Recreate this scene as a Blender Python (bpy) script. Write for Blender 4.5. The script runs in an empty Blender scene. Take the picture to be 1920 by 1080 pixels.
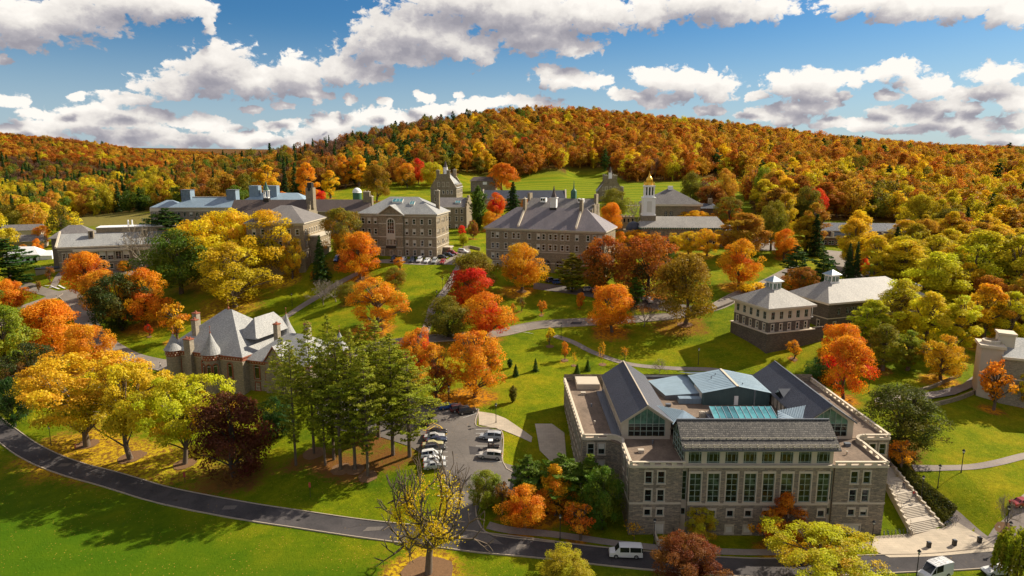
import bpy, bmesh, math, random
import numpy as np
from mathutils import Vector, Matrix, geometry
from math import radians, sin, cos, pi, sqrt, atan2, hypot

# ------------------------------------------------------------------ camera, sky, sun, exposure
SC = bpy.context.scene
COL = SC.collection
F, PITCH, CH = 1280.0, radians(10.62), 68.0
cd = bpy.data.cameras.new('camera'); CAM = bpy.data.objects.new('camera', cd); COL.objects.link(CAM)
cd.sensor_width = 36.0; cd.lens = 36.0 * F / 1920.0
cd.clip_start = 1.0; cd.clip_end = 20000.0
CAM.location = (0, 0, CH); CAM.rotation_euler = (radians(90) - PITCH, 0, 0)
SC.camera = CAM
SUN_AZ, SUN_EL = radians(62), radians(36)          # azimuth measured from +y towards +x
sun_dir = Vector((sin(SUN_AZ) * cos(SUN_EL), cos(SUN_AZ) * cos(SUN_EL), sin(SUN_EL)))
sd = bpy.data.lights.new('sun', 'SUN'); sd.energy = 4.2; sd.angle = radians(0.6); sd.color = (1.0, 0.90, 0.74)
SUN = bpy.data.objects.new('sun', sd); COL.objects.link(SUN)
SUN.rotation_euler = (-sun_dir).to_track_quat('-Z', 'Y').to_euler()
SC.view_settings.view_transform = 'Standard'; SC.view_settings.look = 'None'
SC.view_settings.gamma = 1.0; SC.view_settings.use_curve_mapping = False
SC.view_settings.exposure = 0.94
SC.render.engine = 'CYCLES'
cy = SC.cycles
cy.use_denoising = True
try:
    cy.denoiser = 'OPENIMAGEDENOISE'; cy.denoising_input_passes = 'RGB_ALBEDO_NORMAL'
except Exception: pass
cy.max_bounces = 5; cy.diffuse_bounces = 3; cy.glossy_bounces = 2; cy.transmission_bounces = 2; cy.transparent_max_bounces = 4
cy.caustics_reflective = False; cy.caustics_refractive = False
cy.use_adaptive_sampling = True; cy.adaptive_threshold = 0.02
SC.render.threads_mode = 'AUTO'

FWD = (cos(PITCH), -sin(PITCH)); UPV = (sin(PITCH), cos(PITCH))
def ray(u, v):
    a = (u - 960) / F; b = (v - 540) / F
    return a, FWD[0] - b * UPV[0], FWD[1] - b * UPV[1]
def at(u, v, z):
    """where the sight line through a point of the photograph meets the height z"""
    d = ray(u, v); t = (z - CH) / d[2]
    return (d[0] * t, d[1] * t, z)

# ---- node helpers
class NT:
    def __init__(s, tree): s.t = tree; s.n = tree.nodes; s.l = tree.links
    def new(s, k, **kw):
        n = s.n.new(k)
        for a, b in kw.items():
            if a.startswith('i_'):
                key = a[2:]; key = int(key) if key.isdigit() else key
                if isinstance(b, bpy.types.NodeSocket): s.l.new(b, n.inputs[key])
                else: n.inputs[key].default_value = b
            else: setattr(n, a, b)
        return n
    def link(s, a, b): s.l.new(a, b)
    def math(s, op, a, b=None, c=None, clamp=False):
        n = s.n.new('ShaderNodeMath'); n.operation = op; n.use_clamp = clamp
        for i, q in enumerate((a, b, c)):
            if q is None: continue
            if isinstance(q, bpy.types.NodeSocket): s.l.new(q, n.inputs[i])
            else: n.inputs[i].default_value = q
        return n.outputs[0]
    def vmath(s, op, a, b=None, c=None, out=0):
        n = s.n.new('ShaderNodeVectorMath'); n.operation = op
        for i, q in enumerate((a, b, c)):
            if q is None: continue
            if isinstance(q, bpy.types.NodeSocket): s.l.new(q, n.inputs[i])
            else: n.inputs[i].default_value = q
        return n.outputs[out]
    def mix(s, f, a, b, mode='MIX'):
        n = s.n.new('ShaderNodeMix'); n.data_type = 'RGBA'; n.blend_type = mode; n.clamp_factor = True
        for k, q in ((0, f), (6, a), (7, b)):
            if isinstance(q, bpy.types.NodeSocket): s.l.new(q, n.inputs[k])
            else: n.inputs[k].default_value = q if k == 0 or len(q) == 4 else (*q, 1)
        return n.outputs[2]
    def ramp(s, f, stops, interp='LINEAR'):
        n = s.n.new('ShaderNodeValToRGB'); s.l.new(f, n.inputs[0]); cr = n.color_ramp; cr.interpolation = interp
        cr.elements[0].position = stops[0][0]; cr.elements[0].color = (*stops[0][1], 1)
        cr.elements[1].position = stops[-1][0]; cr.elements[1].color = (*stops[-1][1], 1)
        for p, c in stops[1:-1]:
            e = cr.elements.new(p); e.color = (*c, 1)
        return n.outputs[0]
    def mapr(s, x, a, b, c=0.0, d=1.0, smooth=True):
        n = s.n.new('ShaderNodeMapRange'); n.interpolation_type = 'SMOOTHSTEP' if smooth else 'LINEAR'
        s.l.new(x, n.inputs[0])
        for i, q in enumerate((a, b, c, d)): n.inputs[i + 1].default_value = q
        return n.outputs[0]
    def noise(s, vec, scale, detail=4, rough=0.55, out=0, dist=0.0, dims='3D'):
        n = s.n.new('ShaderNodeTexNoise'); n.noise_dimensions = dims
        if vec is not None: s.l.new(vec, n.inputs['Vector'])
        n.inputs['Scale'].default_value = scale; n.inputs['Detail'].default_value = detail
        n.inputs['Roughness'].default_value = rough; n.inputs['Distortion'].default_value = dist
        return n.outputs[out]

# ---- world: daylight sky with cumulus clouds (azimuth / elevation in degrees)
W = bpy.data.worlds.new('World'); SC.world = W; W.use_nodes = True
def azel(u, v):
    d = Vector(ray(u, v)).normalized()
    return math.degrees(atan2(d.x, d.y)), math.degrees(math.asin(d.z))
CLOUDS = [  # centre and half axes in photo pixels
 (60,40,190,50),(250,0,150,45),(350,5,90,34),(40,75,80,30),(160,25,120,40),
 (420,118,78,62),(395,140,110,52),(480,150,110,42),(330,165,110,26),(560,140,90,42),(640,130,80,32),(700,135,50,22),(240,185,90,13),(590,175,60,8),
 (770,62,150,62),(700,75,70,48),(840,75,90,48),(900,92,45,38),(740,100,140,30),
 (960,20,240,48),(880,0,200,50),(1100,25,180,46),(1220,30,80,32),(1010,72,120,34),(1080,88,70,22),(1000,50,150,50),
 (1380,18,130,36),(1320,0,160,36),(1450,15,60,30),
 (1640,0,170,30),(1700,20,90,30),(1800,8,120,38),(1890,20,80,35),(1600,0,90,22),
 (1060,147,92,24),(1030,135,40,20),(1110,150,50,18),
 (1290,155,110,30),(1230,145,60,24),(1350,172,60,22),(1190,180,70,14),
 (1480,155,75,28),(1540,150,65,26),(1600,148,35,22),(1520,178,80,20),(1500,200,100,16),
 (1690,125,62,24),(1740,160,80,24),(1790,175,50,15),(1650,140,40,16),
 (1870,140,75,28),(1850,170,60,16),(1900,185,60,28),
 (1700,215,110,22),(1800,235,140,24),(1620,235,80,14),(1880,262,80,14),(1480,222,70,14),(1760,200,70,18),
 (30,190,56,15),(0,186,40,14),(5,110,22,6),
 (190,215,110,26),(130,232,110,22),(270,222,90,20),(380,232,80,20),(250,250,160,18),(450,262,120,15),(60,245,100,18),(330,262,120,12),
 (620,232,66,24),(700,218,80,22),(600,255,90,14),(820,205,70,15),(780,222,90,14),(560,268,90,10),
 (940,190,60,16),(1000,190,70,14),(880,198,60,12),(1240,190,60,12),(1420,215,60,10),
 (655,183,20,9),(530,200,30,8),(470,205,26,7),(720,190,18,6),(860,175,16,5),(950,232,30,6),(1150,168,20,8),(1420,180,26,10),(1330,205,40,9),(1560,180,24,9),(1660,180,40,12),(1820,205,40,14),(1900,230,50,14),(1560,232,50,9),(1700,245,60,9),(60,215,50,9),(150,180,30,7),(520,240,60,12),(420,238,50,12),(90,262,90,10),(230,272,80,8),(593,187,16,10),(795,183,28,7),(620,215,10,5),(400,35,20,28),
]
def build_world():
    N = NT(W.node_tree); N.n.clear()
    g = bpy.data.node_groups.new('cloud_field', 'ShaderNodeTree')
    g.interface.new_socket('P', in_out='INPUT', socket_type='NodeSocketVector')
    g.interface.new_socket('D', in_out='OUTPUT', socket_type='NodeSocketFloat')
    g.interface.new_socket('S', in_out='OUTPUT', socket_type='NodeSocketFloat')
    G = NT(g)
    gi = G.new('NodeGroupInput'); go = G.new('NodeGroupOutput')
    P = gi.outputs[0]
    # warp so that the outlines billow
    nz = G.noise(G.vmath('MULTIPLY', P, (1.0, 1.5, 1.0)), 0.38, 6, 0.58, out=1)
    w = G.vmath('SUBTRACT', nz, (0.5, 0.5, 0.5))
    Pw = G.vmath('MULTIPLY_ADD', w, (3.2, 1.35, 0.0), P)
    acc = None
    for (u, v, ru, rv) in CLOUDS:
        a, e = azel(u, v); a2, e2 = azel(u + ru, v); a3, e3 = azel(u, v - rv)
        ra = abs(a2 - a) * 1.08; re = abs(e3 - e) * 1.10 + 0.22
        q = G.vmath('MULTIPLY_ADD', Pw, (1 / ra, 1 / re, 0.0), (-a / ra, -(e) / re, 0.0))
        ln = G.vmath('LENGTH', q, out=1)
        if acc is None: acc = ln
        else: acc = G.math('SMOOTH_MIN', acc, ln, 0.22)
    # cumulus beyond the list, its cover outside the view thickened to add fill light
    sx = G.new('ShaderNodeSeparateXYZ', i_0=P)
    n2 = G.noise(G.vmath('MULTIPLY', P, (0.055, 0.11, 1.0)), 1.0, 3, 0.5)
    wild = G.mapr(n2, 0.27, 0.50, 2.0, 0.25, smooth=False)
    inframe = G.math('MULTIPLY', G.mapr(G.math('ABSOLUTE', sx.outputs[0]), 37, 41, 1, 0), G.mapr(sx.outputs[1], 13, 15.5, 1, 0))
    wild = G.math('ADD', wild, G.math('MULTIPLY', inframe, 6.0))
    acc = G.math('SMOOTH_MIN', acc, wild, 0.2)
    # small cauliflower detail
    n3 = G.noise(G.vmath('MULTIPLY', P, (1.0, 1.5, 1.0)), 0.85, 8, 0.62)
    vo = G.new('ShaderNodeTexVoronoi', feature='SMOOTH_F1'); vo.inputs['Scale'].default_value = 1.1
    vo.inputs['Smoothness'].default_value = 0.5; vo.inputs['Detail'].default_value = 3.0; vo.inputs['Roughness'].default_value = 0.55
    G.link(Pw, vo.inputs['Vector'])
    d = G.math('SUBTRACT', 1.0, acc)
    d = G.math('MULTIPLY_ADD', G.math('SUBTRACT', n3, 0.5), 0.95, d)
    d = G.math('MULTIPLY_ADD', G.math('SUBTRACT', 0.40, vo.outputs['Distance']), 0.42, d)
    G.link(d, go.inputs[0])
    G.link(G.math('SUBTRACT', 1.0, acc), go.inputs[1])

    tc = N.new('ShaderNodeTexCoord'); dirv = tc.outputs['Generated']
    s = N.new('ShaderNodeSeparateXYZ', i_0=dirv)
    az = N.math('MULTIPLY', N.math('ARCTAN2', s.outputs[0], s.outputs[1]), 57.29578)
    el = N.math('MULTIPLY', N.math('ARCSINE', s.outputs[2]), 57.29578)
    P = N.new('ShaderNodeCombineXYZ', i_0=az, i_1=el).outputs[0]
    def field(vec):
        k = N.new('ShaderNodeGroup'); k.node_tree = g; N.link(vec, k.inputs[0]); return k.outputs
    f0 = field(P)
    f1 = field(N.vmath('ADD', P, (0.6, 1.5, 0.0)))
    sky = N.new('ShaderNodeTexSky'); sky.sky_type = 'NISHITA'; sky.sun_disc = False
    sky.sun_elevation = SUN_EL; sky.sun_rotation = SUN_AZ; sky.altitude = 300; sky.air_density = 1.0; sky.dust_density = 0.6; sky.ozone_density = 2.5
    hs = N.new('ShaderNodeHueSaturation', i_4=sky.outputs[0]); hs.inputs['Saturation'].default_value = 1.35; hs.inputs['Value'].default_value = 0.42
    skyc = N.mix(1.0, hs.outputs[0], (0.66, 0.90, 1.04), 'MULTIPLY')
    cover = N.mapr(f0[0], -0.02, 0.20, 0, 1)
    # sunlit crowns, grey undersides: the broad form plus the billows
    form = N.math('SUBTRACT', f0[1], f1[1]); bil = N.math('SUBTRACT', f0[0], f1[0])
    b = N.math('ADD', N.math('MULTIPLY', form, 0.62), N.math('MULTIPLY', bil, 0.34))
    b = N.math('ADD', b, 0.47)
    b = N.math('SUBTRACT', b, N.mapr(f0[1], 0.35, 0.95, 0.0, 0.26))
    b = N.math('ADD', b, N.mapr(f0[0], 0.0, 0.35, 0.10, 0.0))
    cc = N.ramp(b, [(0.10, (0.36, 0.35, 0.40)), (0.38, (0.54, 0.515, 0.54)), (0.62, (0.84, 0.80, 0.76)), (1.0, (1.08, 1.03, 0.96))])
    cc = N.vmath('SCALE', cc); cc.node.inputs[3].default_value = 4.75
    # thin haze towards the horizon
    hz = N.mapr(el, 0, 11, 0.65, 0.0)
    skyc = N.mix(hz, skyc, (2.6, 3.1, 3.7, 1))
    col = N.mix(cover, skyc, cc)
    bg = N.new('ShaderNodeBackground', i_0=col); bg.inputs[1].default_value = 0.105
    out = N.new('ShaderNodeOutputWorld'); N.link(bg.outputs[0], out.inputs[0])
    W.cycles.sampling_method = 'NONE'
build_world()
# ------------------------------------------------------------------ materials
MATS = {}
def newmat(name):
    m = bpy.data.materials.new(name); m.use_nodes = True
    N = NT(m.node_tree); N.n.clear()
    b = N.new('ShaderNodeBsdfPrincipled'); o = N.new('ShaderNodeOutputMaterial'); N.link(b.outputs[0], o.inputs[0])
    MATS[name] = m
    return m, N, b
def plain(name, col, rough=0.7, var=0.18, scale=1.2, metal=0.0, bump=0.0, spec=0.3):
    m, N, b = newmat(name)
    tc = N.new('ShaderNodeTexCoord').outputs['Object']
    n = N.noise(tc, scale, 6, 0.6)
    c = N.mix(n, tuple(q * (1 - var) for q in col), tuple(min(1, q * (1 + var)) for q in col))
    N.link(c, b.inputs['Base Color']); b.inputs['Roughness'].default_value = rough; b.inputs['Metallic'].default_value = metal
    b.inputs['Specular IOR Level'].default_value = spec
    if bump:
        bp = N.new('ShaderNodeBump'); bp.inputs['Strength'].default_value = bump; bp.inputs['Distance'].default_value = 0.05
        N.link(N.noise(tc, scale * 8, 4), bp.inputs['Height']); N.link(bp.outputs[0], b.inputs['Normal'])
    return m
def masonry(name, c1, c2, mortar, bw, bh, patch=0.25, bump=0.5, rough=0.85, msize=0.02):
    """coursed stone, slate or shingle: colour and fine relief per piece from metre-true UVs"""
    m, N, b = newmat(name)
    uv = N.new('ShaderNodeUVMap').outputs[0]
    br = N.new('ShaderNodeTexBrick'); N.link(uv, br.inputs['Vector'])
    br.inputs['Scale'].default_value = 1.0; br.inputs['Brick Width'].default_value = bw; br.inputs['Row Height'].default_value = bh
    br.inputs['Mortar Size'].default_value = msize; br.inputs['Mortar Smooth'].default_value = 0.2; br.inputs['Bias'].default_value = 0.0
    br.inputs['Color1'].default_value = (*c1, 1); br.inputs['Color2'].default_value = (*c2, 1); br.inputs['Mortar'].default_value = (*mortar, 1)
    br.offset_frequency = 2; br.squash_frequency = 3; br.squash = 0.7
    n1 = N.noise(N.vmath('MULTIPLY', uv, (1.0, 0.55, 1)), 0.22, 7, 0.7); n2 = N.noise(N.vmath('MULTIPLY', uv, (1.1, 3.2, 1)), 1.6, 3, 0.7)
    c = N.mix(1.0, br.outputs[0], N.ramp(n2, [(0.3, (0.62, 0.62, 0.64)), (0.55, (1, 1, 1)), (0.75, (1.35, 1.28, 1.18))]), 'MULTIPLY')
    c = N.mix(1.0, c, N.ramp(n1, [(0.3, (1 - patch,) * 3), (0.7, (1 + patch, 1 + patch * .95, 1 + patch * .85))]), 'MULTIPLY')
    N.link(c, b.inputs['Base Color']); b.inputs['Roughness'].default_value = rough; b.inputs['Specular IOR Level'].default_value = 0.25
    bp = N.new('ShaderNodeBump'); bp.inputs['Strength'].default_value = bump; bp.inputs['Distance'].default_value = 0.04
    N.link(N.math('ADD', N.math('MULTIPLY', br.outputs[1], -0.7), n2), bp.inputs['Height']); N.link(bp.outputs[0], b.inputs['Normal'])
    return m
def stained(name, col, rough=0.6, streak=0.3, metal=0.0, spec=0.3, leaves=0.0):
    """sheet metal, slate laid so fine that only weather streaks show"""
    m, N, b = newmat(name)
    uv = N.new('ShaderNodeUVMap').outputs[0]
    n1 = N.noise(N.vmath('MULTIPLY', uv, (2.2, 0.25, 1)), 1.0, 5, 0.6); n2 = N.noise(uv, 0.35, 6, 0.65)
    f = N.math('MULTIPLY_ADD', n1, 0.5, N.math('MULTIPLY', n2, 0.5))
    c = N.mix(N.mapr(f, 0.35, 0.65), tuple(q * (1 - streak) for q in col), tuple(min(1, q * (1 + streak)) for q in col))
    N.link(c, b.inputs['Base Color']); b.inputs['Roughness'].default_value = rough; b.inputs['Metallic'].default_value = metal
    b.inputs['Specular IOR Level'].default_value = spec
    return m
def glassm(name, col, rough=0.07, var=0.5, spec=0.5):
    m, N, b = newmat(name)
    oi = N.new('ShaderNodeObjectInfo').outputs['Random']
    tc = N.new('ShaderNodeTexCoord').outputs['Object']
    n = N.noise(N.vmath('ADD', tc, N.vmath('SCALE', N.new('ShaderNodeCombineXYZ', i_0=oi, i_1=oi, i_2=oi).outputs[0])), 0.7, 4)
    c = N.mix(N.mapr(n, 0.35, 0.7), tuple(q * (1 - var) for q in col), tuple(q * (1 + var * 1.5) for q in col))
    c = N.mix(1.0, c, N.ramp(oi, [(0, (0.45,) * 3), (1, (1.5, 1.4, 1.2))]), 'MULTIPLY')
    N.link(c, b.inputs['Base Color']); b.inputs['Roughness'].default_value = rough; b.inputs['Specular IOR Level'].default_value = spec
    bp = N.new('ShaderNodeBump'); bp.inputs['Strength'].default_value = 0.06
    N.link(N.noise(tc, 0.9, 2), bp.inputs['Height']); N.link(bp.outputs[0], b.inputs['Normal'])
    return m
masonry('stone_grey', (0.38, 0.305, 0.215), (0.195, 0.17, 0.135), (0.15, 0.13, 0.10), 0.95, 0.26, 0.16)
masonry('stone_brown', (0.34, 0.27, 0.175), (0.22, 0.175, 0.115), (0.30, 0.25, 0.175), 0.60, 0.28, 0.16)
masonry('stone_warm', (0.30, 0.245, 0.165), (0.20, 0.165, 0.115), (0.27, 0.22, 0.15), 0.60, 0.28, 0.14)
masonry('stone_tan', (0.40, 0.34, 0.25), (0.30, 0.255, 0.19), (0.22, 0.19, 0.15), 0.75, 0.34, 0.12)
masonry('stone_dark', (0.165, 0.132, 0.10), (0.105, 0.085, 0.068), (0.12, 0.10, 0.08), 0.70, 0.26, 0.16)
masonry('brick_red', (0.22, 0.075, 0.045), (0.15, 0.05, 0.035), (0.20, 0.15, 0.12), 0.22, 0.075, 0.15, bump=0.2)
masonry('slate_grey', (0.235, 0.215, 0.20), (0.165, 0.15, 0.145), (0.12, 0.11, 0.10), 0.35, 0.28, 0.16, bump=0.35, rough=0.6)
masonry('slate_purple', (0.27, 0.225, 0.225), (0.19, 0.175, 0.185), (0.12, 0.11, 0.115), 0.35, 0.30, 0.16, bump=0.3, rough=0.55)
masonry('slate_light', (0.40, 0.405, 0.385), (0.30, 0.305, 0.30), (0.25, 0.235, 0.22), 0.35, 0.28, 0.14, bump=0.3, rough=0.6)
masonry('slate_white', (0.40, 0.375, 0.33), (0.31, 0.29, 0.26), (0.28, 0.26, 0.23), 0.40, 0.30, 0.14, bump=0.3, rough=0.6)
masonry('slate_weathered', (0.17, 0.155, 0.135), (0.08, 0.075, 0.07), (0.05, 0.048, 0.045), 0.55, 0.42, 0.22, bump=1.0, rough=0.7, msize=0.045)
masonry('slate_dark', (0.085, 0.092, 0.115), (0.062, 0.068, 0.088), (0.05, 0.052, 0.065), 0.35, 0.28, 0.16, bump=0.4, rough=0.55)
masonry('slate_brown', (0.15, 0.115, 0.10), (0.11, 0.085, 0.075), (0.08, 0.06, 0.055), 0.35, 0.28, 0.14, bump=0.3, rough=0.7)
masonry('roof_gravel', (0.21, 0.155, 0.115), (0.18, 0.135, 0.10), (0.18, 0.13, 0.10), 3.0, 3.0, 0.42, bump=0.15, rough=0.95, msize=0.01)
stained('blue_metal', (0.20, 0.27, 0.33), 0.42, 0.12, 0.0, 0.5)
stained('blue_metal_light', (0.25, 0.34, 0.40), 0.42, 0.12, 0.0, 0.5)
stained('teal_metal', (0.085, 0.135, 0.135), 0.5, 0.10)
stained('lead_metal', (0.13, 0.14, 0.16), 0.5, 0.15)
stained('conservatory_roof', (0.10, 0.13, 0.17), 0.4, 0.2)
plain('cream', (0.52, 0.445, 0.34), 0.8, 0.12, 0.8)
plain('cream_light', (0.60, 0.51, 0.385), 0.8, 0.08, 0.8)
plain('pale_trim', (0.52, 0.46, 0.36), 0.8, 0.12, 0.8)
plain('white_paint', (0.84, 0.83, 0.80), 0.5, 0.05, 0.8)
plain('terracotta', (0.30, 0.10, 0.055), 0.8, 0.2, 2)
plain('gold', (0.95, 0.55, 0.07), 0.28, 0.05, 1, metal=0.9)
plain('copper_green', (0.05, 0.13, 0.085), 0.6, 0.2, 2)
plain('dark_metal', (0.03, 0.028, 0.026), 0.5, 0.2, 2)
plain('mullion_green', (0.30, 0.36, 0.30), 0.5, 0.05, 2)
plain('frame_white', (0.66, 0.64, 0.58), 0.5, 0.06, 2)
plain('window_shade', (0.62, 0.58, 0.49), 0.8, 0.08, 2)
plain('concrete', (0.46, 0.40, 0.32), 0.9, 0.14, 0.7)
plain('bark', (0.14, 0.105, 0.075), 0.95, 0.35, 1.5, bump=0.6)
plain('bark_grey', (0.24, 0.20, 0.15), 0.95, 0.3, 1.5, bump=0.6)
plain('bark_dark', (0.07, 0.052, 0.042), 0.95, 0.3, 1.5)
plain('tyre', (0.02, 0.02, 0.02), 0.8, 0.1)
plain('rim', (0.45, 0.45, 0.45), 0.35, 0.1, metal=0.7)
plain('headlight', (0.75, 0.75, 0.72), 0.15, 0.05)
plain('taillight', (0.45, 0.02, 0.01), 0.2, 0.05)
plain('tent_white', (0.82, 0.81, 0.78), 0.7, 0.04)
plain('path_asphalt', (0.20, 0.175, 0.15), 0.95, 0.14, 0.5)
plain('sign_red', (0.42, 0.07, 0.05), 0.6, 0.1)
plain('skin', (0.45, 0.28, 0.2), 0.6, 0.05)
glassm('glass_dark', (0.018, 0.020, 0.018))
glassm('glass_car', (0.012, 0.015, 0.018), 0.05, 0.2)
glassm('glass_green', (0.026, 0.044, 0.030), 0.08, 0.7)
glassm('glass_teal', (0.10, 0.21, 0.17), 0.15, 0.35)
glassm('glass_skylight', (0.075, 0.26, 0.33), 0.10, 0.25)
def M(n): return MATS[n]
_paint = {}
def paint(c, rough=0.28):
    k = tuple(round(q, 3) for q in c)
    if k not in _paint:
        m, N, b = newmat('car_paint' + str(len(_paint) or ''))
        b.inputs['Base Color'].default_value = (*c, 1); b.inputs['Roughness'].default_value = rough
        b.inputs['Coat Weight'].default_value = 0.6; b.inputs['Coat Roughness'].default_value = 0.06
        _paint[k] = m
    return _paint[k]

# leaves: per-object tint properties, per-leaf variation stored on the mesh
def leaf_material(name='foliage', trans=0.38):
    m = bpy.data.materials.new(name); m.use_nodes = True; N = NT(m.node_tree); N.n.clear()
    t1 = N.new('ShaderNodeAttribute', attribute_type='INSTANCER', attribute_name='tint').outputs['Color']
    t2 = N.new('ShaderNodeAttribute', attribute_type='INSTANCER', attribute_name='tint2').outputs['Color']
    lv = N.new('ShaderNodeAttribute', attribute_type='GEOMETRY', attribute_name='leafvar').outputs['Color']
    s = N.new('ShaderNodeSeparateColor', i_0=lv)
    # second colour gathers on the clusters with low values (green, unturned leaves)
    f = N.mapr(N.math('MULTIPLY_ADD', s.outputs[1], 0.55, N.math('MULTIPLY', s.outputs[2], 0.55)), 0.22, 0.66)
    c = N.mix(f, t2, t1)
    k = N.math('MULTIPLY_ADD', s.outputs[0], 0.62, 0.68)
    sc = N.vmath('SCALE', c); N.link(k, sc.node.inputs[3])
    hs = N.new('ShaderNodeHueSaturation', i_4=sc)
    N.link(N.math('MULTIPLY_ADD', s.outputs[1], 0.040, 0.480), hs.inputs['Hue'])
    d = N.new('ShaderNodeBsdfDiffuse', i_0=hs.outputs[0]); tr = N.new('ShaderNodeBsdfTranslucent', i_0=hs.outputs[0])
    gl = N.new('ShaderNodeBsdfGlossy'); gl.inputs['Roughness'].default_value = 0.55; gl.inputs['Color'].default_value = (1, 1, 1, 1)
    mx = N.new('ShaderNodeMixShader', i_0=trans, i_1=d.outputs[0], i_2=tr.outputs[0])
    mx2 = N.new('ShaderNodeMixShader', i_0=0.012, i_1=mx.outputs[0], i_2=gl.outputs[0])
    o = N.new('ShaderNodeOutputMaterial'); N.link(mx2.outputs[0], o.inputs[0])
    MATS[name] = m
leaf_material('foliage', 0.50)
leaf_material('needles', 0.38)

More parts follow.
